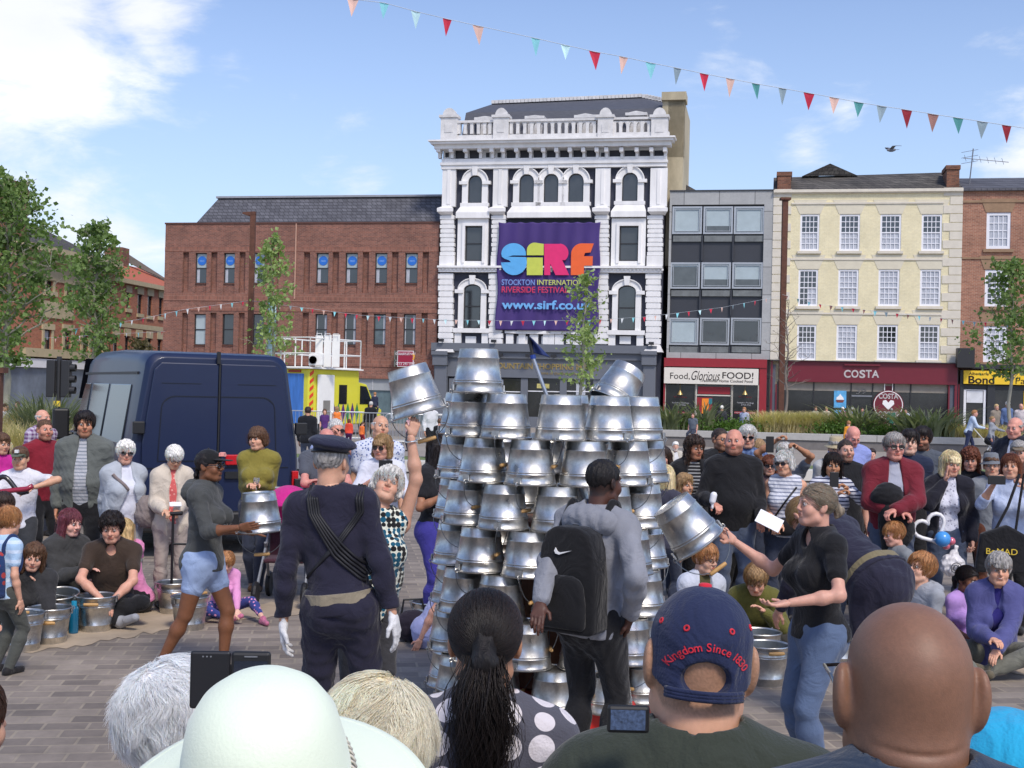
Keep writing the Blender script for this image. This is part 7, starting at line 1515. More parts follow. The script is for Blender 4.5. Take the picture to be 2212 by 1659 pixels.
person(50, 968, 11.2, 15, 'boy in a camouflage cap and white t-shirt at the left', skin='fair', hair='short', hc='brown', top=rgb(216, 216, 224), sl='short', bottom=rgb(60, 62, 66), L=(.1, -.16, .76), Rr=(-.1, -.2, .72), elbL=(1, -.4, .1), hat=h_cap(rgb(84, 92, 74), (rgb(225, 225, 225), [(-.018, .075), (.018, .075), (.018, .105), (-.018, .105)])), hs=1.05)
person(2, 938, 12.2, 35, 'girl in a magenta top at the left edge behind the boy', sex='f', hair='wavy', hc='brown', ho=dict(hl=.14), top=rgb(190, 44, 140), bottom=DEND, b=.9)
person(14, 955, 13.4, 20, 'person in a pale beige coat behind the girl in magenta', sex='f', hair='short', hc='ltblond', jacket=rgb(196, 188, 170), top=rgb(200, 200, 200), bottom=BK_)
i_ = person(272, 955, 11.2, 38, 'white haired woman in sunglasses and pale grey cardigan with a shoulder bag', sex='f', b=1.22, hair='wavy', hc='white', ho=dict(ht=.02), gl='sun', jacket=rgb(172, 178, 186), jopen=.05, top=rgb(214, 216, 228), sl='long', bottom=rgb(150, 154, 162), Rr=(-.06, .12, .47), L=(.06, .12, .47), hem=.46, bust=1.2, belly=.6)
bg_ = empty('shoulder_bag', i_['root'].location, i_['A'], 'grey brown slouchy shoulder bag on the white haired woman in sunglasses', 'bag'); H_ = i_['H']
drape(i_, 'jacket', [(-.09*H_, .81*H_, -1), (-.02*H_, .72*H_, -1), (.07*H_, .6*H_, -1)], .016, cloth(rgb(128, 116, 114)), parent=bg_)
v = Vox((-.1, -.5, .55), (.45, .1, 1.15), .01); v.ell((.17, -.17, .83), (.12, .09, .13), .02); v.ell((.15, -.17, .92), (.08, .06, .08), .02); v.wrinkle(.008, 40, 5, (1, 1, .4)); vobj(v, 'pouch', cloth(rgb(128, 118, 116)), bg_)
i_ = person(377, 966, 11.2, 22, 'white haired woman in a cream jacket and coral top looking at a card', sex='f', b=1.05, hair='wavy', hc='white', ho=dict(ht=.018), gl='thin', jacket=rgb(204, 192, 176), jopen=.032, top=cloth(rgb(206, 98, 96), 'floral', rgb(232, 160, 150)), bottom=rgb(168, 156, 148), L=(.02, -.15, .62), Rr=(-.06, -.16, .62), hL='grip', hR='grip', hd=(8, 28, 0), hem=.44, collar=rgb(204, 192, 176))
mb = MB(); mb.box(-.05, .05, -.003, .003, -.03, .03); o = mb.build('card', WHITE); o.location = i_['world'](Vector((.0, -.19*i_['H'], .66*i_['H']))); o.rotation_euler = (R(-60), 0, R(20)); tag(o, 'small white card held by the woman in the cream jacket', 'card')
wk = empty('walking_stick', i_['world'](Vector((-.02, -.3, 0))), 0, 'black folded walking frame beside the woman in the cream jacket', 'walking aid'); mb = MB(); mb.tube([(0, 0, 0), (0, 0, .86)], .012, 6); mb.tube([(.25, 0, 0), (.22, 0, .86)], .012, 6); mb.tube([(0, 0, .6), (.22, 0, .6)], .01, 6); mb.build('frame', BLK, wk); mb = MB(); mb.tube([(-.05, 0, .86), (.08, 0, .87)], .018, 8); mb.tube([(.17, 0, .87), (.28, 0, .86)], .018, 8); mb.build('handle', BLK, wk)
person(152, 1140, 10.6, 55, 'seated girl with long purple red hair in a dark jacket holding a phone', h=1.6, pel=(0, 0, .1), legs=SIT['legs'], knees=SIT['knees'], sex='f', hair='long', hc='purple', ho=dict(hl=.24, hw=1.05), jacket=rgb(62, 62, 62), jopen=0, top=None, bottom=BK_, L=(.1, -.3, .2), Rr=(-.05, -.22, .27), smile=1, skin='pale', hd=(5, 10, 0))
person(88, 1204, 9.9, 8, 'seated girl resting her mouth on her fist with white sunglasses on her head', h=1.5, pel=(0, 0, .03), legs=SIT['legs'], knees=SIT['knees'], sex='f', hair='wavy', hc='brown', ho=dict(hl=.14), top=rgb(52, 52, 54), bottom=BK_, L=(.025, -.105, .27), Rr=(-.12, -.2, .1), hL='grip', fL=(0, .1, 1), elbL=(.5, -.6, -1), hd=(10, 12, 10), lean=15)
person(256, 1138, 10.5, 10, 'seated teenage boy with curly black hair in a brown t-shirt', h=1.68, lean=14, **SIT, hair='curly', hc='black', ho=dict(ht=.02), top=rgb(64, 52, 44), sl='short', bottom=BK_, shoes='grey', L=(.02, -.26, .13), Rr=(-.02, -.26, .15), elbL=(1, 0, .1), elbR=(-1, 0, .1), hd=(0, 12, 0), topx=dict(v=.03))
person(309, 1155, 10.9, -62, 'seated girl with long blonde hair in a pink hoodie', h=1.42, lean=14, pel=(0, 0, .1), legs=SIT['legs'], knees=SIT['knees'], sex='f', hair='long', hc='blond', ho=dict(hl=.26, fringe=1), top=rgb(222, 138, 184), hood=True, bottom=BK_, L=(.05, -.22, .2), Rr=(-.08, -.22, .2), hs=1.12, hd=(0, 8, 0))
i_ = person(20, 1100, 8.5, 150, 'small boy with a blue backpack seen from behind at the left edge', hair='short', hc='ginger', top=cloth(rgb(170, 200, 230), 'stripe', rgb(200, 216, 236), 2), sl='short', bottom=rgb(76, 78, 74), hs=1.12, ho=dict(ht=.014))
def backpack(inf, label, c, w, h, dp, zc, m2=None, name='backpack', straps=True, res=.008):
    H = inf['H']; r = empty(name, inf['root'].location, inf['A'], label, 'backpack'); y0 = .075*H
    mb = MB(); o_ = [(-.5, -.46), (-.42, -.5), (.42, -.5), (.5, -.46), (.49, 0), (.44, .3), (.36, .44), (.2, .5), (-.2, .5), (-.36, .44), (-.44, .3), (-.49, 0)]
    mb.prism([(x*w*.92, zc+z*h) for x, z in o_], y0-.01, y0+dp); mb.build('bag', m2 or cloth(c), r, bevel=dp*.3, smooth=True)
    mb = MB(); mb.prism([(x*w*.7, zc-h*.2+z*h*.5) for x, z in o_], y0+dp*.9, y0+dp*1.25); mb.build('pocket', m2 or cloth(c), r, bevel=dp*.14, smooth=True)
    if straps:
        for s in (-1, 1): drape(inf, 'top', [(s*w*.28, zc+h*.42, 1), (s*.07*H, .815*H, .1), (s*.085*H, .74*H, -1), (s*.1*H, .62*H, -1)], .02*H/1.6, cloth(c), 'strap', parent=r)
    mb = MB(); mb.tube([(-.03, y0+.02, zc+h*.42), (-.02, y0+.03, zc+h*.5), (.02, y0+.03, zc+h*.5), (.03, y0+.02, zc+h*.42)], .008, 6); mb.build('grab_loop', cloth(c), r); return r
backpack(i_, 'small dark blue backpack with red print on the boy at the left edge', rgb(36, 56, 98), .26, .32, .1, .62*i_['H'], cloth(rgb(34, 58, 104), 'floral', rgb(170, 60, 60), 2.2), res=.007)
person(10, 1068, 9.6, 60, 'small dark haired child in a striped top behind the boy with the backpack', sex='f', hair='short', hc='dark', ho=dict(ht=.018), top=cloth(rgb(208, 208, 208), 'stripe', rgb(70, 70, 76)), bottom=BK_, hs=1.15)
# long balloon held by the boy in the cap
mb = MB(); A_ = W(-15, 1052, 10.7); o_ = empty('balloon_shape', A_, 0, 'twisted black and dark red balloon held by the boy in the cap', 'balloon')
mb.tube([(0.02*k+.0, 0, .07*math.sin(k*.37)+.02) for k in range(13)][::1]+[(.30, 0, -.03)], .022, 8); mb.build('black_tube', mat('black_balloon', rgb(34, 32, 36), .3, coat=.4), o_, smooth=True); mb = MB(); mb.tube([(-.1+.045*k, -.03, -.06+.006*k) for k in range(10)]+[(.35, -.03, .02)], .022, 8); mb.build('red_tube', mat('red_balloon', rgb(150, 36, 60), .3, coat=.4), o_, smooth=True)
# blue bottle near the buckets
bt = empty('drink_bottle', (W(172, 830, 9.9).x, 9.9, 0), 0, 'translucent teal drink bottle standing behind the ground buckets', 'bottle'); mb = MB(); mb.lathe([(0, 0), (.036, .0), (.038, .02), (.036, .1), (.038, .2), (.03, .22), (.0, .22)], 18); mb.build('body', mat('teal_plastic', rgb(20, 96, 130), .15, coat=.4), bt, smooth=True); mb = MB(); mb.lathe([(0, .221), (.022, .221), (.022, .26), (0, .26)], 14); mb.build('cap', mat('cyan_plastic', rgb(40, 150, 190), .3), bt)
# ------------------------------------------------------------------ walking girl with bucket
H_ = Hof(450, 975, 8.57); g = lambda px, py, dd: tp(450, 975, 8.57, 82, px, py, dd, H_)
i_ = person(450, 975, 8.57, 82, 'girl in a black cap and dark hoodie walking with a bucket', sex='f', b=1.1, skin='brown', hair='braid', hc='black', ho=dict(hl=.26), top=rgb(72, 74, 74), sl='elbow', hood=True, hem=.47, bottom=rgb(156, 176, 212), blen=.24, shoes='dark', gl='sun', Rr=g(515, 1140, 8.25), L=g(530, 1150, 8.9), hR='flat', hL='flat', elbR=(-.2, .3, -1), elbL=(.2, .3, -1), pnR=(1, 0, .3), legs={1: (.05, -.08, .045), -1: (-.05, .17, .06)}, hat=h_cap(rgb(28, 28, 30), (rgb(226, 150, 140), [(-.02, .075), (.02, .07), (.024, .09), (.01, .105), (-.015, .1)])), hd=(-6, -2, 0), bust=1.05)
bucket(W(563, 1148, 8.5), 'upturned bucket carried by the girl in the black cap', True, .1, -84, M=Matrix.Rotation(R(-4), 3, 'Y'), sc=.97, group='buckets held by people')
text('BAMBINO', 'hoodie_print', .045, CW, i_['root'], .0, .0, y=0, ext=.001)
for o in i_['root'].children:
    if o.name.startswith('hoodie_print'):
        tb_ = child(i_, 'top'); bv = BVHTree.FromPolygons([v.co.copy() for v in tb_.data.vertices], [tuple(p.vertices) for p in tb_.data.polygons])
        for v in o.data.vertices: q = bv.ray_cast(Vector((v.co.x, -1, v.co.z+.66*H_)), Vector((0, 1, 0)))[0]; v.co = (q+Vector((0, -.006, 0))) if q else Vector((v.co.x, 0, .66*H_))
# ------------------------------------------------------------------ woman in olive, stroller, toddler girl
i_ = person(563, 925, 12.2, 4, 'smiling woman in an olive jumper and jeans in front of the van', sex='f', b=1.1, skin='fair', hair='wavy', hc='brown', ho=dict(hl=.05, fringe=1, ht=.012), top=rgb(132, 122, 56), hem=.5, bottom=DEND, shoes=rgb(96, 70, 48), L=(.02, -.13, .66), Rr=(-.03, -.13, .66), hL='grip', hR='grip', smile=1.4, legs={1: (.02, -.06, .045), -1: (-.02, .02, .045)}, bust=1.1)
gl_ = empty('wine_glass', i_['world'](Vector((.02, -.29, 1.0))), 0, 'clear plastic glass held upside down by the woman in olive', 'glass'); mb = MB(); mb.lathe([(.028, .12), (.03, .09), (.02, .06), (.004, .05), (.004, .0), (.03, -.004)], 14); mb.build('glass', mat('clear_plastic', (.8, .84, .86), .08, trans=.85, spec=.6), gl_, smooth=True)
st = place('pushchair', 'pushchair with a magenta hood beside the woman in olive', 'pushchair', 630, 11.6); v = Vox((-.35, -.35, .5), (.35, .35, 1.15), .012); v.ell((0, 0, .82), (.24, .28, .26), .0); v.ell((-.02, -.22, .7), (.2, .24, .2), .02, mode='s'); v.half((0, .2, 1), .66, .01); vobj(v, 'canopy', cloth(rgb(196, 40, 130)), st)
mb = MB(); 
for s in (-.22, .22): mb.tube([(s, -.35, .12), (s*.9, .1, .62), (s*.8, .38, 1.02)], .014, 6); mb.tube([(s, .3, .12), (s*.9, -.05, .55)], .014, 6)
mb.tube([(-.2, .38, 1.02), (.2, .38, 1.02)], .016, 6); mb.build('frame', MET, st); mb = MB(); mb.box(-.19, .19, -.2, .15, .38, .42); mb.box(-.19, .19, .1, .16, .38, .85); mb.build('seat', cloth(rgb(70, 40, 50)), st, bevel=.02)
for s in (-.22, .22):
    for y_ in (-.35, .3):
        mb = MB(); mb.lathe([(.0, -.015), (.06, -.02), (.11, -.02), (.12, 0), (.11, .02), (.06, .02), (0, .015)], 18, Matrix.Translation((s, y_, .12)) @ Matrix.Rotation(R(90), 4, 'Y')); mb.build('wheel', BLK, st)
person(489, 1182, 10.7, 30, 'little girl in a pink sweatshirt and blue leggings sitting by the van', h=1.05, lean=18, pel=(0, 0, .1), legs={1: (.22, -.4, .05), -1: (-.02, -.28, .05)}, knees={1: (.5, -.3, .5), -1: (-1, -.3, .3)}, sex='f', hair='short', hc='ginger', ho=dict(ht=.014), top=rgb(220, 150, 198), bottom=cloth(rgb(56, 66, 132), 'floral', rgb(220, 150, 190), 1.2), blen=.85, shoes=rgb(190, 110, 140), L=(.04, -.3, .12), Rr=(-.02, -.28, .12), hs=1.12, hd=(-15, 30, 0), skin='pale')
# ------------------------------------------------------------------ people between the van and the tower
person(702, 926, 11.9, 20, 'bald man with folded arms in a grey polo behind the beret', b=1.15, hair='bald', skin='ruddy', top=rgb(84, 88, 98), sl='short', bottom=DEN, L=(-.02, -.13, .7), Rr=(.02, -.15, .68), elbL=(1, -.1, -.5), elbR=(-1, -.1, -.5), hd=(10, 30, 0))
person(724, 905, 12.8, 12, 'grey haired man in sunglasses rubbing his face behind the beret', b=1.05, hair='crop', hc='silver', skin='ruddy', gl='sun', top=rgb(158, 172, 214), sl='short', bottom=DEN, L=(.035, -.12, .86), elbL=(.8, -.5, -.6), fL=(-.3, -.1, 1))
person(820, 897, 12.1, 10, 'bald man in a white shirt patterned with blue leaves', b=1.12, hair='horseshoe', hc='silver', skin='fair', top=cloth(rgb(206, 212, 226), 'floral', rgb(88, 106, 160)), sl='short', bottom=DEN, hd=(14, -6, 8), belly=.5)
i_ = person(830, 941, 11.2, 3, 'woman with a blond bob and sunglasses filming with a black phone', sex='f', b=1.02, hair='bob', hc='dkblond', ho=dict(hl=.085, fringe=1, ht=.014), gl='sun', top=rgb(212, 214, 226), sl='elbow', bottom=DEN, L=(.05, -.15, .755), Rr=(-.05, -.15, .755), hL='grip', hR='grip', elbL=(.8, .1, -1), elbR=(-.8, .1, -1))
phone(W(833, 1010, 10.9), 'black phone in a wallet case held by the woman with the blond bob', w=.12, h=.13)
i_ = person(944, 946, 10.4, 55, 'woman with long black hair, glasses and bright blue trousers by the tower', sex='f', b=.9, skin='olive', hair='long', hc='black', ho=dict(hl=.26, fringe=1), gl='thin', top=rgb(34, 34, 38), sl='short', bottom=cloth(rgb(62, 58, 140)), L=(.05, -.16, .7), Rr=(-.08, -.14, .72), smile=1.2, hem=.56)
phone(i_['world'](Vector((-.08, -.24, 1.16))), 'black phone held by the woman with long black hair', w=.07, h=.14, rz=50)
bgk = empty('handbag', (W(905, HZ(905), 9.9).x, 9.9, 0), 0, 'dark bag lying on the paving left of the tower', 'bag'); v = Vox((-.25, -.2, -.02), (.25, .2, .35), .01); v.ell((0, 0, .12), (.17, .1, .13), .02); v.wrinkle(.006, 40, 8); v.half((0, 0, 1), .003); vobj(v, 'pouch', cloth(rgb(40, 34, 46)), bgk); mb = MB(); mb.tube([(-.1, 0, .2), (-.08, 0, .33), (.06, 0, .34), (.1, 0, .2)], .01, 6); mb.build('handle', BLK, bgk)
person(938, 1168, 9.7, 100, 'girl with long brown hair in a lilac dress sitting behind the tower', h=1.4, pel=(0, 0, .1), lean=22, legs={1: (.05, -.36, .05), -1: (-.05, -.34, .05)}, knees={1: (.2, -.3, 1), -1: (-.2, -.3, 1)}, sex='f', hair='long', hc='auburn', ho=dict(hl=.22), top=rgb(176, 180, 222), sl='short', bottom=rgb(176, 180, 222), shoes='bare', Rr=(-.1, .08, .02), hs=1.1)
# ------------------------------------------------------------------ performer in navy overalls and beret, back to us
H_ = Hof(722, 942, 6.28)
i_ = person(746, 952, 6.28, 176, 'performer in navy overalls and beret, back to us, with khaki belt and white gloves', b=.92, hair='short', hc='grey', ho=dict(ht=.008), skin='fair', top=NVY, hem=.5, bottom=NVY, collar=NVY, L=(.165, -.0, .475), Rr=(-.165, .01, .47), hL=None, hR=None, hat=h_beret(rgb(36, 38, 58)), side=7, hd=(-14, 0, 0), wr=1.6, bt=3.0, legs={1: (.08, 0, .045), -1: (-.08, 0, .045)})
H_ = i_['H']; belt(i_, .018, .052, cloth(rgb(142, 132, 114)))
GLV = cloth(rgb(214, 214, 216))
for s in (1, -1):
    fd = (i_['wr'][s]-i_['el'][s]).normalized(); V, Fq = hand_parts(i_['wr'][s]+fd*.015, fd, (-s, -.2, 0), 1.06, 'relax', .005, s); np_mesh('glove', V, Fq, GLV, i_['root'])
STR = mat('black_strap', rgb(24, 24, 30), .6)
for k in range(5): drape(i_, 'top', [(.075*H_+.012*k-.02, .845*H_-.002*k, .25), (.065*H_+.012*k-.02, .79*H_, 1), (-.02*H_+.012*k, .70*H_-.012*k, 1), (-.098*H_+.008*k, .625*H_-.012*k, 1)], .0075, STR, out=.007+.002*(k % 2))
for k in range(3): drape(i_, 'top', [(-.05*H_-.014*k, .845*H_, .25), (-.055*H_-.012*k, .80*H_, 1), (.0*H_-.01*k, .715*H_, 1), (.095*H_-.006*k, .60*H_+.01*k, 1)], .0075, STR, out=.004)
# ------------------------------------------------------------------ woman with raised bucket
x_, y_, d_, yw = 800, 1014, 6.95, 25; H_ = Hof(x_, y_, d_); g = lambda px, py, dd: tp(x_, y_, d_, yw, px, py, dd, H_)
i_ = person(x_, y_, d_, yw, 'grey haired woman in a teal and black dotted top raising a bucket overhead', sex='f', b=1.25, skin='fair', hair='wavy', hc='silver', ho=dict(ht=.022, hl=.02), top=cloth(rgb(218, 220, 206), 'dots', rgb(20, 84, 110)), sl='none', hem=.44, bottom=rgb(58, 58, 62), L=g(888, 945, 7.0), hL='grip', fL=(.25, -.1, 1), elbL=(1, -.5, .2), hd=(-8, -28, 22), side=8, bust=1.15, face=True, belly=.5, pnL=(.3, .9, .2))
mb = MB(); q = i_['wr'][1]; mb.tube([q+Vector((.034*math.cos(t*math.pi/8), .034*math.sin(t*math.pi/8), -.02+.006*math.cos(t*math.pi/8))) for t in range(16)], .005, 6, closed=True); mb.build('bracelet', mat('silver', (.8, .8, .8), .2, metal=1, var=0), i_['root'])
bucket(W(907, 894, 7.12), 'upturned bucket raised overhead by the grey haired woman', True, .1, -70, M=Matrix.Rotation(R(-17), 3, 'Y'), group='buckets held by people')
# ------------------------------------------------------------------ boy with the black backpack
x_, y_, d_, yw = 1288, 996, 6.3, 146; H_ = Hof(x_, y_, d_); g = lambda px, py, dd: tp(x_, y_, d_, yw, px, py, dd, H_)
i_ = person(x_, y_, d_, yw, 'teenage boy in a grey hoodie with a black backpack, seen from behind', b=1.05, skin='dark', hair='crop', hc=rgb(22, 18, 18), ho=dict(ht=.007), top=rgb(132, 134, 142), hood=True, hem=.475, bottom=BK_, collar=rgb(36, 88, 150), Rr=g(1362, 1328, 6.15), L=g(1168, 1300, 6.0), hR='relax', elbR=(-.45, .5, -.4), elbL=(.5, .5, -.4), hd=(-14, 4, 0), side=-3, wr=1.5, hs=1.0)
backpack(i_, 'black backpack with a white tick mark worn by the boy in the grey hoodie', rgb(24, 24, 27), .36, .52, .14, .655*i_['H'], res=.006)
bp_ = [o for o in COL.objects if o.name.startswith('backpack')][-1]; H_ = i_['H']
mb = MB(); sw_ = [(-.042, .016), (-.05, .0), (-.042, -.013), (-.022, -.017), (.05, .008), (-.018, -.006), (-.03, -.002), (-.035, .006)]; mb.prism(sw_, 0, .004)
bo = [c for c in bp_.children if c.name.startswith('bag')][0]; bv = BVHTree.FromPolygons([v.co.copy() for v in bo.data.vertices], [tuple(p.vertices) for p in bo.data.polygons])
q = bv.ray_cast(Vector((.01, 2, .74*H_)), Vector((0, -1, 0)))[0]; mb.v = [(-x+.01, q.y+.004+y, z+.74*H_) for x, y, z in mb.v]; mb.mi = 0; mb.build('tick_mark', CW, bp_)
for sx in (-1, 1): mb = MB(); mb.tube([(sx*(.15-.012*k), .15+.008*k, (.55+.03*k)*H_) for k in range(7)], .004, 5); mb.build('zip', mat('dark_zip', rgb(60, 60, 64), .4), bp_)
# ------------------------------------------------------------------ woman in the black t-shirt
x_, y_, d_, yw = 1776, 1050, 6.4, -72; H_ = Hof(x_, y_, d_); g = lambda px, py, dd: tp(x_, y_, d_, yw, px, py, dd, H_)
i_ = person(x_, y_, d_, yw, 'woman in a black t-shirt and blue jeans holding out a tilted bucket', sex='f', b=1.02, skin='fair', hair='pony', hc='greybrown', ho=dict(ht=.01, hl=.05), top=rgb(26, 26, 29), sl='short', hem=.5, bottom=cloth(rgb(86, 102, 130)), shoes='dark', Rr=g(1590, 1172, 6.75), L=g(1708, 1302, 6.1), hR='grip', hL='relax', elbR=(-.6, 0, -1), elbL=(.8, .6, -.6), pnL=(0, 0, 1), pnR=(1, 0, 0), bust=1.0, bt=1.3, hd=(-8, -4, 0), topx=dict(v=.035), legs={1: (.06, -.02, .045), -1: (-.05, .03, .045)})
bucket(W(1512, 1176, 6.75), 'tilted upturned bucket held out by the woman in the black t-shirt', True, .05, -100, M=Matrix.Rotation(R(-37), 3, 'Y'), sc=.98, group='buckets held by people')
# ------------------------------------------------------------------ bending performer
i_ = person(1912, 1108, 7.4, -148, 'performer in navy overalls bending forward behind the woman in black', h=1.7, pel=(0, -.02, .55), lean=58, bt=2.5, b=1.2, sex='f', hair='pony', hc='dkblond', ho=dict(hl=.06), top=NVY, hem=.52, bottom=NVY, L=(.1, -.42, .32), Rr=(-.1, -.36, .3), hL='relax', hR='relax', legs={1: (.07, .06, .045), -1: (-.07, .02, .045)}, hd=(0, 75, 0), wr=1.4, skin='fair')
belt(i_, .02, .05, cloth(rgb(120, 110, 84)))
# ------------------------------------------------------------------ crowd right of the tower
person(1438, 968, 12.6, -8, 'brown haired girl peering past the right side of the tower', sex='f', hair='wavy', hc='dark', ho=dict(hl=.14), top=rgb(90, 80, 90), bottom=DEND, skin='fair')
person(1499, 945, 12.1, 5, 'woman with long dark curly hair in a striped roll neck', sex='f', b=1.05, skin='olive', hair='curly', hc='dark', ho=dict(hl=.2, ht=.018, hw=1.2), top=cloth(rgb(36, 36, 40), 'stripe', rgb(150, 150, 150)), jacket=BK_, jopen=.06, bottom=BK_)
person(1441, 1008, 10.9, 150, 'child with very long pale blonde hair seen from behind beside the tower', sex='f', hair='long', hc='ltblond', ho=dict(hl=.36), top=rgb(60, 60, 74), bottom=DEND, hs=1.05)
person(1480, 1025, 11.3, 12, 'smiling blonde girl in front of the curly haired woman', sex='f', hair='wavy', hc='dkblond', ho=dict(hl=.08), top=rgb(60, 62, 70), bottom=BK_, smile=1.6, hs=1.05)
person(1556, 926, 12.5, 8, 'man in glasses with a short beard and black jacket behind the bald man', skin='tan', hair='fade', hc='dark', beard=('dark', .5), gl='thin', jacket=rgb(34, 35, 38), jopen=.03, top=BK_, bottom=BK_, smile=1)
i_ = person(1588, 927, 11.2, 4, 'large bald bearded man in a black hoodie and blue jeans', b=1.32, belly=1, skin='ruddy', hair='bald', beard=('brown', .55), ho=dict(jowl=1, neck_r=.064), top=rgb(27, 27, 30), hood=True, hem=.47, bottom=DEN, Rr=(-.14, -.17, .62), hR='grip', L=(.11, -.14, .55), hL='grip')
v = Vox((-.1,)*3, (.1,)*3, .007); v.cap((0, 0, .0), (.01, 0, .05), .028, .03, .01); v.cap((0, 0, 0), (0, 0, -.06), .012, .012, .01); o = vobj(v, 'paper_napkin', WHITE, None); o.location = i_['world'](Vector((-.16*i_['H'], -.22*i_['H'], .64*i_['H']))); tag(o, 'crumpled white napkin in the hand of the large bald man', 'napkin')
person(1616, 922, 13, 10, 'silver haired man in sunglasses and blue checked shirt beside the bald man', hair='short', hc='silver', gl='sun', top=cloth(rgb(110, 134, 176), 'plaid', rgb(66, 84, 126)), bottom=BK_)
person(1640, 950, 14.5, 160, 'person with long fair hair behind the silver haired man', sex='f', hair='long', hc='dkblond', ho=dict(hl=.18), top=rgb(170, 172, 180), bottom=DEN)
person(1664, 985, 12.2, -5, 'woman with brown hair and sunglasses behind the woman with the grey bob', sex='f', hair='bob', hc='auburn', ho=dict(hl=.09, fringe=1), gl='sun', top=rgb(90, 70, 70), bottom=DEND)
i_ = person(1701, 977, 11.2, -18, 'woman with a short grey bob and sunglasses in a striped vest top', sex='f', b=1.15, skin='fair', hair='bob', hc='silver', ho=dict(hl=.05, fringe=1, ht=.016), gl='sun', top=cloth(rgb(206, 208, 216), 'stripe', rgb(130, 136, 156)), sl='none', bottom=DEND, L=(.0, -.14, .585), Rr=(-.05, -.17, .585), hL='grip', hR='grip', hem=.5)
mb = MB(); mb.box(-.11, .11, -.002, .002, -.08, .08); o = mb.build('paper_sheet', WHITE); o.location = W(1662, 1125, 10.8); o.rotation_euler = (R(-50), R(25), R(-15)); tag(o, 'folded white paper held by the woman in the striped vest', 'paper')
cb_ = empty('crossbody_bag', i_['root'].location, i_['A'], 'dark crossbody bag on the woman in the striped vest', 'bag'); H_ = i_['H']; drape(i_, 'top', [(.07*H_, .8*H_, -1), (0, .7*H_, -1), (-.08*H_, .58*H_, -1)], .009, BLK, parent=cb_); v = Vox((-.2, -.4, .7), (.25, .1, 1.05), .01); v.ell((.02, -.19, .86), (.15, .05, .08), .01); vobj(v, 'pouch', cloth(BK_), cb_)
H_ = Hof(1697, 960, 12.7)
person(1697, 960, 12.7, 0, 'man holding a phone high above the crowd', hair='short', hc='silver', top=rgb(120, 124, 130), sl='short', bottom=DEND, Rr=tp(1697, 960, 12.7, 0, 1676, 952, 12.5, H_), L=tp(1697, 960, 12.7, 0, 1722, 966, 12.4, H_), elbL=(1, -.2, .4), hL='grip', hR='grip', elbR=(-1, 0, .3), hd=(0, 5, 0), skin='tan')
phone(W(1663, 960, 12.3), 'black phone held up high in front of the planter', w=.078, h=.16)
i_ = person(1524, 1160, 9.7, 18, 'seated girl with glasses, olive t-shirt and white denim jacket', h=1.45, pel=(0, 0, .1), legs=SIT['legs'], knees=SIT['knees'], sex='f', hair='short', hc='ginger', gl='thin', jacket=rgb(196, 202, 216), jopen=.055, top=rgb(84, 80, 52), bottom=BK_, L=(.06, -.16, .16), Rr=(-.06, -.16, .16), hs=1.12, skin='pale', hem=.5)
person(1640, 1218, 9.8, -10, 'child in an olive green jacket sitting with head resting on hands', h=1.4, pel=(0, 0, .09), lean=30, legs=SIT['legs'], knees=SIT['knees'], hair='short', hc='dkblond', ho=dict(ht=.016), jacket=rgb(98, 96, 46), jopen=0, bottom=rgb(64, 62, 58), shoes='grey', L=(.05, -.27, .27), Rr=(-.05, -.27, .1), elbL=(.5, -.2, -1), hd=(0, 30, 0), hs=1.1, top=None)
person(1800, 980, 11.2, 0, 'laughing woman with dark hair in a striped top taking a picture', sex='f', skin='tan', hair='bob', hc='black', ho=dict(hl=.12), top=cloth(rgb(210, 212, 222), 'stripe', rgb(44, 50, 88)), bottom=DEN, L=(.06, -.15, .8), Rr=(-.01, -.16, .77), hL='grip', hR='grip', elbL=(1, .1, -.8), elbR=(-1, .1, -.8), smile=2, hem=.5)
phone(W(1802, 1036, 10.8), 'black phone held by the laughing woman in stripes', w=.078, h=.13)
person(1829, 950, 12.1, 5, 'young man with a short beard in a black t-shirt with white trim', b=1.1, hair='fade', hc='dark', beard=('brown', .6), top=BK_, sl='short', bottom=BK_, skin='fair')
person(1838, 921, 14.2, 10, 'bald man in a light blue shirt looking down behind the crowd', b=1.15, hair='bald', skin='ruddy', top=rgb(140, 152, 208), bottom=BK_, hd=(0, 30, 0))
person(1806, 949, 13.3, -5, 'person in a straw sun hat behind the young man in black', hair='short', hc='grey', top=rgb(180, 180, 180), bottom=DEN, hat=h_brim(rgb(176, 162, 132)))
i_ = person(1932, 938, 10.9, -6, 'man in sunglasses and a dark red jacket hugging a black coat', b=1.12, hair='short', hc='grey', ho=dict(ht=.008), skin='ruddy', gl='sun', jacket=rgb(112, 34, 46), jopen=.045, top=rgb(168, 170, 184), bottom=DEN, L=(-.02, -.19, .63), Rr=(.0, -.16, .62), hL='grip', hR='grip', elbL=(1, .1, -.5), elbR=(-1, .1, -.5), hem=.47, hood=True, hd=(6, 0, 0))
v = Vox((-.3, -.42, .45), (.3, .05, 1.4), .012); v.ell((-.08, -.22, 1.18), (.14, .1, .11), .02); v.cap((-.05, -.2, 1.05), (-.02, -.2, .65), .11, .09, .04); v.ell((.06, -.22, .9), (.09, .08, .16), .04); v.wrinkle(.012, 26, 4); o = vobj(v, 'folded_coat', cloth(BK_), None); o.location = i_['root'].location; o.rotation_euler.z = i_['A']; tag(o, 'black padded coat carried in the arms of the man in the red jacket', 'coat')
person(1965, 932, 12.2, -8, 'dark haired young man in a navy top behind the red jacket man', hair='short', hc='black', ho=dict(ht=.016), top=rgb(36, 44, 66), bottom=BK_, skin='pale')
person(1996, 925, 12.9, -8, 'bearded dark haired man in a grey t-shirt with a pink strap', hair='short', hc='black', beard=('black', .75), top=rgb(80, 86, 96), sl='short', bottom=DEN, skin='tan')
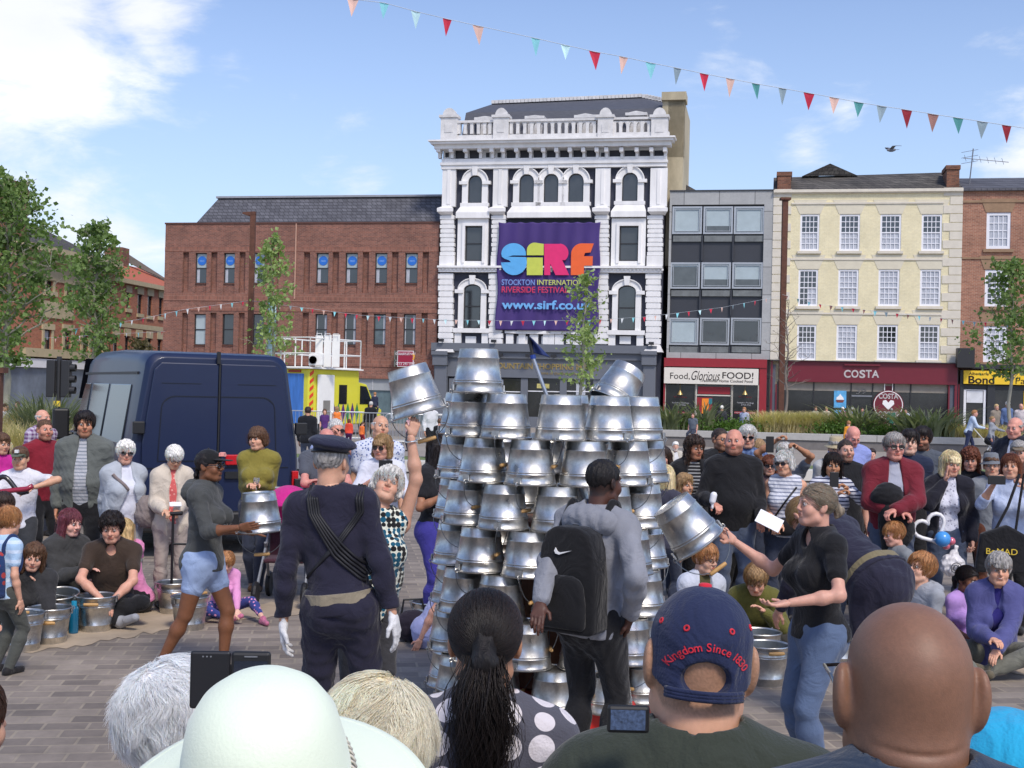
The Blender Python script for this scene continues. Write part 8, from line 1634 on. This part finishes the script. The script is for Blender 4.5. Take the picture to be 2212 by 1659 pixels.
i_ = person(2053, 977, 11.1, -14, 'woman with a blonde bob in a dark cardigan holding her cheek', sex='f', b=1.0, hair='bob', hc='ltblond', ho=dict(hl=.11, fringe=1, ht=.014), jacket=rgb(34, 34, 44), jopen=.06, top=cloth(rgb(214, 216, 230), 'floral', rgb(150, 150, 170)), bottom=DEN, Rr=(-.03, -.1, .83), hR='flat', fR=(.1, -.05, 1), elbR=(-.6, -.6, -1), L=(.13, -.05, .51), hL='grip', hem=.46)
i2 = person(2099, 971, 12.1, -10, 'woman with auburn curly hair between the blonde and the boy in the hat', sex='f', hair='curly', hc='auburn', ho=dict(hl=.13, ht=.02, fringe=1), top=BK_, bottom=BK_)
person(2145, 985, 11.9, -8, 'boy in a grey trilby and grey t-shirt', hair='short', hc='brown', top=rgb(126, 130, 136), sl='short', bottom=rgb(92, 54, 40), hat=h_brim(rgb(112, 116, 122), rb=.12))
i_ = person(2187, 983, 10.9, -18, 'young woman with long auburn hair filming with a phone, black tote on shoulder', sex='f', hair='long', hc='auburn', ho=dict(hl=.2), top=rgb(176, 188, 214), sl='elbow', bottom=BK_, L=(.06, -.2, .83), Rr=(-.1, -.21, .845), hL='grip', hR='grip', elbL=(.6, .1, -1), elbR=(-.6, .1, -1), smile=1, b=1.02)
phone(W(2153, 1037, 10.5), 'black phone held sideways by the young woman with auburn hair', w=.15, h=.075)
tt = empty('tote_bag', W(2160, 1185, 10.4), R(-10), 'black tote bag with yellow lettering carried by the auburn haired woman', 'bag'); mb = MB(); mb.prism([(-.2, -.2), (.22, -.2), (.2, .12), (.05, .2), (-.16, .12)], -.05, .04); mb.build('bag', cloth(BK_), tt, bevel=.02); mb = MB(); mb.tube([(-.05, 0, .13), (.06, .02, .35), (.16, .08, .62)], .012, 6); mb.tube([(.12, 0, .15), (.16, .05, .4), (.2, .1, .62)], .012, 6); mb.build('handle', cloth(BK_), tt)
o = text('BoMAD', 'lettering', .07, mat('yellow_print', rgb(214, 184, 60), .6), tt, 0, -.04, y=-.07, ext=.002, sx=1.1); 
person(2201, 955, 12.6, -10, 'man in a tan flat cap at the right edge', hair='short', hc='grey', top=rgb(60, 60, 66), bottom=BK_, hat=h_cap(rgb(112, 98, 78)))
person(2196, 902, 14.6, -55, 'balding man in a dark suit at the right edge', hair='horseshoe', hc='grey', jacket=rgb(34, 36, 48), jopen=.03, top=rgb(190, 196, 214), bottom=BK_, b=1.1, skin='ruddy')
person(1945, 1188, 10.6, -70, 'boy in grey kneeling behind the bending performer', h=1.25, pel=(0, 0, .28), legs={1: (.06, .1, .05), -1: (-.06, .1, .05)}, knees={1: (0, -1, -.4), -1: (0, -1, -.4)}, hair='short', hc='ginger', ho=dict(ht=.016), top=rgb(126, 130, 134), bottom=BK_, hs=1.1)
person(2012, 1234, 9.7, -62, 'seated boy in black glasses and a grey hoodie looking left', h=1.42, **SIT, lean=8, hair='short', hc='ginger', ho=dict(ht=.02), gl='thick', top=rgb(158, 162, 170), hood=True, bottom=BK_, L=(.06, -.2, .15), Rr=(-.06, -.2, .15), hs=1.14, smile=1, skin='pale', hd=(0, -12, 0))
person(2078, 1243, 9.8, 28, 'seated girl in a lilac t-shirt with dark tied back hair', h=1.25, **SIT, lean=8, sex='f', skin='brown', hair='pony', hc='black', ho=dict(hl=.1, ht=.014), top=rgb(186, 148, 214), sl='short', bottom=rgb(214, 170, 204), L=(.08, -.2, .13), Rr=(-.08, -.2, .15), hs=1.15)
person(2157, 1228, 9.35, -14, 'smiling grey haired woman in a blue cardigan sitting cross legged', h=1.6, lean=14, pel=(0, 0, .09), legs={1: (-.04, -.26, .05), -1: (-.12, -.38, .05)}, knees={1: (1, -.3, .45), -1: (-1, -.3, .45)}, sex='f', b=1.02, hair='wavy', hc='grey', ho=dict(ht=.018, fringe=1), jacket=rgb(82, 84, 134), jopen=.03, top=rgb(44, 40, 110), bottom=rgb(112, 112, 102), shoes=rgb(100, 92, 74), L=(-.02, -.28, .15), Rr=(-.04, -.26, .19), smile=1.8, hem=.5)
# heart balloon and white bag
hb = empty('heart_balloon', W(2010, 1142, 10.7), 0, 'white heart shaped balloon with a blue ball by the blonde woman', 'balloon'); pts = []
for k in range(28): t = 2*math.pi*k/28; pts.append((.0085*16*math.sin(t)**3*1.02, 0, .0085*(13*math.cos(t)-5*math.cos(2*t)-2*math.cos(3*t)-math.cos(4*t))))
hr_ = Matrix.Rotation(R(-28), 3, 'Y'); mb = MB(); mb.tube([tuple(hr_ @ Vector(p)) for p in pts], .017, 8, closed=True); mb.build('heart_tube', mat('white_balloon', rgb(232, 230, 230), .3, coat=.5), hb, smooth=True)
V, Fq = ball((.085, -.06, -.08), .068, 10); np_mesh('blue_ball', V, Fq, mat('blue_balloon', rgb(72, 150, 220), .25, coat=.5), hb)
for p_ in ((.17, -.03, -.1), (.13, -.02, -.14)): V, Fq = ball(p_, .035, 8); np_mesh('pink_ball', V, Fq, mat('pink_balloon', rgb(216, 110, 130), .3, coat=.5), hb)
wb = empty('plastic_bag', W(2058, 1213, 10.8), 0, 'white plastic carrier bag hanging from the hand of the blonde woman', 'bag'); v = Vox((-.22, -.15, -.2), (.22, .15, .25), .008); v.ell((0, 0, -.03), (.11, .07, .1), .02); v.cap((0, 0, .02), (.03, 0, .13), .05, .015, .03); v.wrinkle(.008, 50, 2); vobj(v, 'bag', mat('white_plastic', rgb(226, 224, 228), .35, coat=.2), wb); o = text('@', 'print', .1, mat('bag_print', rgb(90, 90, 96), .5), wb, 0, -.07, y=-.085, ext=.002)
# ================================================================== people in the background
BGG = 'people in the background'
def far(x, yt, d, yaw, label, **k): k.setdefault('group', BGG); k.setdefault('tres', .022); k.setdefault('bottom', DEND); return person(x, yt, d, yaw, label, **k)
i_ = far(802, 868, 46, 175, 'man in a black backpack and pale trousers carrying a child on his shoulders', hair='short', hc='silver', top=BK_, bottom=rgb(140, 132, 118), b=1.25)
far(810, 849, 46.2, 175, 'small blond child riding on the shoulders of the man in black', h=.95, z0=1.28, pel=(0, 0, .1), legs={1: (.1, -.05, -.2), -1: (-.1, -.05, -.2)}, hair='short', hc='ginger', top=rgb(46, 50, 70), hs=1.15)
far(666, 880, 29, 178, 'boy in a black jacket with a bright blue yoke seen from behind by the van', hair='short', hc='dark', top=rgb(44, 120, 200), sl='short', jacket=rgb(26, 28, 34), jopen=0, bottom=DEN)
far(687, 945, 27, 160, 'small child in a white t-shirt right of the boy in blue and black', hair='short', hc='dark', top=rgb(214, 216, 224), sl='short', b=1.1)
far(703, 884, 41, 10, 'girl in a purple dress in front of the ambulance', sex='f', hair='wavy', hc='brown', top=rgb(84, 50, 110), sl='short', ho=dict(hl=.06))
far(729, 878, 41.5, 200, 'woman in an orange top with long fair hair by the barriers', sex='f', hair='long', hc='dkblond', ho=dict(hl=.2), top=rgb(236, 130, 60), sl='none')
far(756, 905, 42, 190, 'child in a red and orange costume behind the barrier', sex='f', hair='bob', hc='auburn', ho=dict(hl=.08), top=rgb(214, 76, 56), bottom=rgb(90, 40, 90), b=1.3)
far(784, 912, 43, 150, 'child in an orange costume right of the red costumed child', sex='f', hair='short', hc='brown', top=rgb(232, 120, 60), bottom=rgb(160, 40, 60), b=1.2)
far(888, 895, 40, -30, 'woman in a pale pink top behind the raised bucket arm', sex='f', hair='wavy', hc='brown', ho=dict(hl=.08), top=rgb(226, 176, 178), bottom=rgb(70, 70, 80), L=(.06, -.2, .75))
far(932, 870, 36, 30, 'person in a white shirt and black waistcoat left of the tower', hair='short', hc='dark', top=rgb(210, 210, 214), bottom=BK_)
far(951, 905, 33, 160, 'person in black crouching left of the tower top', hair='short', hc='brown', top=BK_, bottom=BK_)
far(12, 872, 31, 60, 'brown haired woman in a white top above the tan grasses', sex='f', hair='bun', hc='brown', top=rgb(222, 222, 226), sl='short')
far(40, 868, 38, -20, 'person in a brown coat above the tan grasses', sex='f', hair='wavy', hc='brown', ho=dict(hl=.05), top=rgb(120, 92, 70))
far(1498, 908, 46, -30, 'boy in a grey top sitting on the planter wall', h=1.3, z0=.6, pel=(0, 0, .1), legs={1: (.05, -.22, -.25), -1: (-.05, -.22, -.25)}, hair='short', hc='brown', top=rgb(92, 100, 112), sl='short')
far(1492, 893, 51.5, 20, 'person in a grey cap behind the planter near the tower', hair='short', hc='grey', top=rgb(130, 120, 108), hat=h_cap(rgb(120, 116, 112)))
far(1461, 955, 23, 15, 'white bearded man in a white shirt between the tower and the curly haired woman', hair='short', hc='white', beard=('white', .8), top=rgb(206, 206, 208), jacket=rgb(190, 184, 172), jopen=.05)
far(1560, 905, 51, 170, 'white haired person sitting behind the planter by the food shop', sex='f', h=1.5, z0=.1, hair='wavy', hc='white', top=rgb(70, 70, 80))
far(1609, 905, 51.5, -40, 'person in blue and white sitting behind the planter', h=1.5, z0=.05, hair='short', hc='ginger', top=rgb(180, 190, 220))
for k, (x, y, c, hcx, lb) in enumerate([(1762, 876, rgb(150, 150, 130), 'brown', 'person in beige at the coffee shop tables, leftmost'), (1786, 880, rgb(190, 180, 160), 'blond', 'fair haired person at the coffee shop tables'), (1822, 884, rgb(224, 140, 180), 'white', 'person in a bright pink hat at the coffee shop tables'), (1842, 892, rgb(150, 150, 200), 'white', 'person in lilac at the coffee shop tables'), (1862, 876, rgb(70, 74, 84), 'dark', 'dark clothed person beside the blue poster'),
                                        (1926, 888, rgb(20, 110, 96), 'grey', 'person in a green jumper right of the first big spiky plant'), (1958, 884, rgb(180, 184, 190), 'dark', 'person in a pale top leaning before the coffee shop window')]):
    far(x, y, 54, [20, 170, -40, 90, 0, 165, -60][k], lb, h=1.28, z0=.35, hair='short' if k % 2 else 'wavy', hc=hcx, top=c)
far(1835, 928, 42, 175, 'person in an orange top at the planter wall behind the bald man', sex='f', hair='wavy', hc='ginger', h=1.25, top=rgb(226, 150, 50))
far(2094, 903, 45, 80, 'fair haired person in a pale blue jacket pushing a pram', hair='short', hc='ginger', lean=16, h=1.72, top=rgb(190, 206, 226), bottom=rgb(46, 54, 84), L=(.1, -.3, .62), Rr=(-.1, -.3, .62), legs={1: (.05, -.12, .045), -1: (-.05, .14, .045)})
pr = place('pram', 'dark pram with white handlebars pushed along the planter wall', 'pram', 2137, 45); mb = MB(); mb.tube([(-.55, 0, 1.05), (0, 0, .45), (.35, 0, .15)], .02, 6); mb.tube([(-.1, 0, .15), (.15, 0, .6)], .02, 6); mb.build('frame', WRL, pr); v = Vox((-.4, -.3, .2), (.6, .3, 1.1), .03); v.ell((.12, 0, .62), (.28, .2, .2), .02); v.half((0, .0, 1), .45); vobj(v, 'seat', cloth(BK_), pr)
for x in (-.1, .38): mb = MB(); mb.lathe([(0, -.02), (.13, -.02), (.14, 0), (.13, .02), (0, .02)], 14, Matrix.Translation((x, -.2, .14)) @ Matrix.Rotation(R(90), 4, 'X')); mb.build('wheel', BLK, pr)
far(2143, 916, 44, 60, 'small fair haired woman in grey beside the pram', sex='f', hair='bun', hc='dkblond', top=rgb(140, 144, 152), bottom=rgb(50, 54, 74), h=1.5, L=(.1, -.28, .66))
far(2176, 868, 56, 10, 'white haired person passing the pawnbroker door', hair='short', hc='white', top=rgb(90, 110, 150)); far(2206, 872, 55, -20, 'bald person at the right edge by the pawnbroker window', hair='bald', top=rgb(200, 190, 190)); far(2152, 874, 56, 10, 'blond person left of the white haired passer by', hair='short', hc='blond', top=rgb(140, 130, 118))
far(1982, 955, 16, -20, 'child in bright pink between the standing young men', sex='f', hair='short', hc='dark', top=rgb(240, 90, 120)); far(1958, 962, 20, 10, 'dark haired boy in white behind the red jacket man', hair='short', hc='dark', top=rgb(212, 212, 214))
far(1885, 992, 20, 0, 'dark haired person in white seated by the low wall', hair='short', hc='dark', h=1.2, top=rgb(212, 212, 216))
# ================================================================== nearest row of heads
NG = 'heads of the nearest spectators'
near = dict(group=NG, tres=.009, bottom=BK_)
# man in the navy cap
i_ = person(1522, 1296, 2.1, 176, 'man in a navy baseball cap with curved red lettering, back to us', b=1.22, hair='buzz', hc=rgb(120, 92, 70), skin='fair', ho=dict(buzz=.6, neck_r=.066, jowl=1.2, ear=1.35), jacket=rgb(56, 62, 54), jopen=0, collar=rgb(50, 56, 50), hs=1.04, hd=(2, 4, -3), wr=.5, **near)
a, Rh, hc = i_['a'], i_['Rh'], i_['hcen']; CE, CR = np.array([0, .012, .040]), np.array([.0845, .1035, .089]); CAPM = cloth(rgb(36, 44, 74)); REDM = cloth(rgb(198, 44, 60))
def on_cap(x, z, o=.0015): k = 1-(x/CR[0])**2-(max(z-CE[2], 0)/CR[2])**2; return Vector((x, CE[1]+CR[1]*math.sqrt(max(k, .0))+o, z))
v = Vox((-.12*a, -.2*a, -.06*a), (.12*a, .15*a, .16*a), .0035); v.ell(CE*a, CR*a, 0); v.cap((0, .012*a, .04*a), (0, .012*a, -.08*a), .0845*a, k=.002, side=(1, 0, 0), flat=1.225); v.half((0, .35, 1), -.008*a, .004); v.ell((0, .118*a, -.014*a), (.044*a, .05*a, .03*a), .004, mode='s'); v.cap((0, -.085*a, .03*a), (0, -.15*a, .02*a), .068*a, .05*a, .01*a, side=(1, 0, 0), flat=.12)
X, Y, Z = v.grid(); seam = np.minimum(np.abs(X), np.minimum(np.abs(X*.5-(Y-.012*a)*.87), np.abs(X*.5+(Y-.012*a)*.87))); v.D = (v.D+.0012*np.exp(-(seam/.002)**2)).astype(np.float32); co_ = vobj(v, 'cap', CAPM, i_['root'], Rh, hc)
def capm(mb, nm, m): mb.v = [tuple(hc+Rh @ (Vector(p)*a)) for p in mb.v]; return mb.build(nm, m, co_, smooth=nm != 'lettering')
mb = MB(); st_ = [on_cap(x, -.036, .0015) for x in np.linspace(-.062, .062, 16)]
for dz in (-.005, .0, .005): mb.tube([tuple(p+Vector((0, .001, dz-.002))) for p in st_], .0045, 6)
capm(mb, 'cap_strap', CAPM)
mb = MB(); mb.lathe([(.0115, 0), (.011, .004), (.006, .006), (0, .0065)], 16, Matrix.Translation((0, .012, .128))); capm(mb, 'button', REDM)
for x, z in ((.036, .066), (-.036, .066), (.072, .085), (-.072, .085)):
    p = on_cap(x, z, .0) if abs(x) < .06 else Vector((x, .012+.04, .07)); n_ = Vector((p.x/CR[0]**2, (p.y-CE[1])/CR[1]**2, (p.z-CE[2])/CR[2]**2)).normalized(); u_ = n_.cross(Vector((0, 0, 1))).normalized(); w_ = n_.cross(u_)
    mb = MB(); mb.tube([tuple(p+n_*.001+(u_*math.cos(t)+w_*math.sin(t))*.0042) for t in [k*math.pi/5 for k in range(10)]], .0018, 5, closed=True); capm(mb, 'eyelet', REDM)
s_ = 'Kingdom Since 1830'; wds = {'i': .55, 'I': .5, '1': .7, ' ': .55, 'm': 1.45, 'K': 1.15, 'S': 1.1}; tot = sum(wds.get(ch, 1) for ch in s_); acc = 0
for ch in s_:
    wch = wds.get(ch, 1); t = (acc+wch/2)/tot; acc += wch
    if ch == ' ': continue
    ang = (t-.5)*2*R(64); x0, z0 = .066*math.sin(ang), -.022+.056*math.cos(ang)
    o = text(ch, 'lettering', .0185, REDM, co_, 0, 0, y=0, ext=.0004, off=.0002, rot=Matrix.Rotation(math.pi/2, 4, 'X'))
    for vv in o.data.vertices: lx, lz = vv.co.x, vv.co.z; xx = x0+lx*math.cos(ang)+lz*math.sin(ang); zz = z0-lx*math.sin(ang)+lz*math.cos(ang); p = on_cap(-xx, zz, .0012-vv.co.y); vv.co = hc+Rh @ (p*a)
# bald man
i_ = person(1988, 1310, 1.62, 180, 'bald brown skinned man at the lower right, back of the head, wearing glasses', b=1.1, hair='buzz', hc=rgb(66, 52, 46), skin=rgb(144, 106, 82), ho=dict(neck_r=.066, jowl=.6, ear=1.3, buzz=.28, nk=.022), top=rgb(44, 56, 74), hs=1.04, hd=(-4, 2, 0), wr=.4, group=NG, tres=.009, bottom=BK_)
a, Rh, hc = i_['a'], i_['Rh'], i_['hcen']; bo = child(i_, 'body'); mb = MB()
q_ = [(.086, .034, -.02), (.089, .012, .006), (.088, -.03, .012), (.084, -.095, .012), (.03, -.112, .014)]; mb.tube([tuple(hc+Rh @ (Vector(p)*a)) for p in q_+[(-x, y, z) for x, y, z in q_[::-1]]], .0028, 6)
mb.build('glasses', mat('spectacle_black', (0, 0, 0)), i_['root']); me = bo.data; co = np.zeros(len(me.vertices)*3, np.float32); me.vertices.foreach_get('co', co); co = co.reshape(-1, 3); lc = (co-np.array(hc))@np.array(Rh)/a
for zc, am in ((-.058, .0035), (-.078, .003)): m_ = (lc[:, 1] > .03) & (np.abs(lc[:, 0]) < .06); dd_ = am*a*np.exp(-((lc[:, 2]-zc-.25*lc[:, 0]**2*8)/.004)**2)*m_*np.clip(1-(lc[:, 0]/.06)**2, 0, 1); co[:, 1] -= 0; co += (np.array(Rh)@np.array([0, -1, 0]))[None]*dd_[:, None]
me.vertices.foreach_set('co', co.ravel()); me.update()
# woman with the black ponytail
i_ = person(1060, 1292, 2.7, 180, 'woman with a long black ponytail in a grey top with big white dots', sex='f', b=1.12, hair='pony', hc=rgb(24, 20, 20), ho=dict(ht=.012, hl=.3), skin='tan', top=cloth(rgb(84, 84, 94), 'bigdots', rgb(214, 208, 212)), hs=1.0, wr=.6, **near)
strands(i_, 6000, .2, .0011, rgb(34, 28, 27), c=(0, .016, .036), r=(.0865, .104, .0935), crown=(0, -.2, .1), curl=.05, jit=.03, seed=4, lo=-.05, lift=.003, flow=(0, .9, -.6), clump=40)
def tail(inf, x0, path, n, rad, col, seed, wv=.5, wd=.0012):
    rs = np.random.RandomState(seed); H_ = [inf['hcen']+inf['Rh'] @ (Vector(p)*inf['a']) for p in path]; mb = MB(); a = inf['a']
    for k in range(n):
        u, w_ = rs.normal()*.42, rs.normal()*.42; ph = rs.rand()*6; e = rs.uniform(.55, 1.0)*(len(H_)-1); pts = []
        for q in range(9):
            t = e*q/8; i = min(int(t), len(H_)-2); p = H_[i].lerp(H_[i+1], t-i); sp_ = rad[min(i, len(rad)-1)]*(1-(t-i))+rad[min(i+1, len(rad)-1)]*(t-i)
            pts.append(p+Vector((u*sp_+wv*.01*math.sin(t*2+ph)*t, w_*sp_, wv*.004*math.cos(t*3+ph))))
        mb.tube(pts, [wd*(1-.7*q/8) for q in range(9)], 3, cap=False)
    V = np.array(mb.v); m = len(V)//n; C = np.repeat(np.array(col)*np.clip(1+.3*rs.normal(size=(n, 1)), .4, 1.8), m, 0); return np_mesh('ponytail', V, mb.f, HAIRM, inf['root'], col=C)
tail(i_, 0, [(0, .10, -.01), (.0, .135, -.035), (.006, .14, -.1), (-.004, .135, -.17), (.004, .13, -.25), (.0, .12, -.36), (0, .11, -.46)], 2600, [.03, .035, .055, .06, .055, .05, .035], rgb(36, 29, 27), 5)
mb = MB(); q = [i_['hcen']+i_['Rh'] @ (Vector((.026*math.cos(t), .115, -.018+.02*math.sin(t)))*i_['a']) for t in [k*math.pi/8 for k in range(16)]]; mb.tube(q, .006, 6, closed=True); mb.build('hair_tie', BLK, i_['root'])
# mint sun hat
i_ = person(600, 1560, 1.5, 178, 'woman in a pale mint wide brimmed sun hat with a grey braided band', sex='f', hair='bob', hc='white', ho=dict(hl=.05), top=rgb(200, 210, 200), hd=(0, 0, 0), **near)
a, hc = i_['a'], i_['hcen']; MINT = mat('mint_felt', rgb(226, 236, 214), .85, var=.03, vs=3, sheen=.3, bump=.12, bs=250); HR = Matrix.Rotation(R(-20), 3, 'X')
ho_ = empty('hat_pivot', (0, 0, 0)); bpy.data.objects.remove(ho_)
BT = Matrix.Rotation(R(-24), 3, 'X')
def hatm(mb, nm, m, bt=0): mb.v = [tuple(hc+Vector((0, .03, .012))+HR @ ((BT @ Vector((p[0], p[1]*1.1, p[2]))) if bt else Vector((p[0], p[1]*1.08, p[2])))) for p in mb.v]; return mb.build(nm, m, i_['root'], smooth=True)
mb = MB(); mb.lathe([(0, .16), (.03, .158), (.054, .15), (.072, .135), (.087, .11), (.096, .07), (.102, .03), (.11, .008), (.13, -.002), (.165, -.010), (.196, -.022), (.203, -.026), (.2045, -.029), (.2, -.031), (.165, -.018), (.108, -.004), (.095, .03)], 72); ht_ = hatm(mb, 'sun_hat', MINT)
for r_, z_ in ((.19, -.0215),): mb = MB(); mb.lathe([(r_, z_+.001), (r_+.0008, z_+.0022), (r_+.0016, z_+.0006)], 72); hatm(mb, 'brim_stitching', MINT)
mb = MB(); mb.lathe([(.0988, .034), (.1015, .032), (.1085, .016), (.1075, .012)], 72); hatm(mb, 'hat_band', mat('band_base', rgb(150, 146, 136), .8, var=.2, vs=60), 1)
mb = MB()
for k in range(90):
    t0, t1 = 2*math.pi*k/90, 2*math.pi*(k+1.2)/90
    for z0, z1 in ((.017, .0245), (.0245, .0315)): r0, r1 = .109, .1015; mb.tube([(r0*math.cos(t0), r0*math.sin(t0), z0 if z0 > .02 else z1), (.107*math.cos((t0+t1)/2), .107*math.sin((t0+t1)/2), (z0+z1)/2), (r1*math.cos(t1), r1*math.sin(t1), z1 if z0 > .02 else z0)], .0016, 4)
hatm(mb, 'braid', mat('braid_grey', rgb(196, 190, 178), .7, var=.3, vs=80), 1)
# white haired and blonde heads
i_ = person(376, 1464, 2.3, 168, 'head of a white haired person with pink scalp showing at the lower left', sex='f', hair='short', hc=rgb(252, 248, 246), ho=dict(ht=.013), skin=rgb(236, 186, 174), top=rgb(150, 150, 160), hs=1.06, **near)
strands(i_, 24000, .06, .0006, rgb(255, 252, 250), r=(.087, .104, .092), crown=(.02, .05, .11), curl=.9, jit=.3, seed=7, lift=.010, lo=-.12, clump=260, lump=.012, tip=.012)
i_ = person(832, 1504, 2.1, 190, 'head with short wavy ash blonde hair right of the mint hat', sex='f', hair='short', hc=rgb(236, 218, 180), ho=dict(ht=.014), skin='fair', top=rgb(150, 150, 160), hs=1.06, **near)
strands(i_, 24000, .11, .0006, rgb(250, 236, 204), r=(.088, .106, .093), crown=(-.02, .02, .12), curl=.7, jit=.22, seed=9, lift=.010, lo=-.14, clump=160, lump=.012, tip=.01)
i_ = person(-88, 1470, 2.4, 150, 'dark haired person in blue cut off by the left edge', sex='f', hair='long', hc='dark', ho=dict(hl=.16), top=rgb(40, 70, 140), **near)
strands(i_, 3000, .2, .0012, rgb(60, 44, 36), curl=.3, jit=.1, seed=12, lo=-.1)
i_ = person(2196, 1590, 1.9, 170, 'person in a bright cyan hat at the lower right corner', hair='bald', skin='fair', top=rgb(40, 150, 200), group=NG, tres=.01, bottom=BK_)
v = Vox((-.16, -.18, -.08), (.16, .18, .19), .004); v.ell((0, .015, .035), (.105, .12, .1), 0); v.half((0, -.1, 1), -.03, .004); v.wrinkle(.0012, 40, 3); vobj(v, 'hat', cloth(rgb(40, 164, 208)), i_['root'], i_['Rh'], i_['hcen'])
# phones of the nearest row
ph = empty('phone', W(498, 1448, 1.95), R(3), 'black phone in an open wallet case above the white haired head', 'phone'); mb = MB(); mb.box(-.062, .0, -.004, .004, -.06, .03); mb.build('case_flap', mat('black_leather', (0, 0, 0)), ph, bevel=.004); mb = MB(); mb.box(.001, .062, -.006, .006, -.06, .03); mb.build('body', BLK, ph, bevel=.005)
mb = MB(); mb.box(.006, .058, -.0075, -.0062, -.058, .016); mb.build('screen', mat('dark_screen', rgb(34, 40, 54), .1, var=.2, vs=30, spec=.8), ph); mb = MB(); mb.box(.022, .042, -.0075, -.0062, .022, .024); mb.build('speaker', MET, ph)
for x in (-.042, -.036, -.03): mb = MB(); mb.lathe([(0, 0), (.0014, .0)], 8, Matrix.Translation((x, -.0045, .022)) @ Matrix.Rotation(R(90), 4, 'X')); mb.build('camera_lens', MET, ph)
ph = empty('phone', W(1357, 1553, 1.95), R(0), 'black phone filming the tower beside the man in the navy cap', 'phone'); mb = MB(); mb.box(-.033, .033, -.006, .006, -.0215, .0215); mb.build('body', BLK, ph, bevel=.005)
mb = MB(); mb.box(-.028, .026, -.0075, -.0062, -.0155, .0155); mb.build('screen', mat('filming_screen', rgb(60, 76, 104), .15, var=.7, vs=160, emit=(.01, .014, .022)), ph)
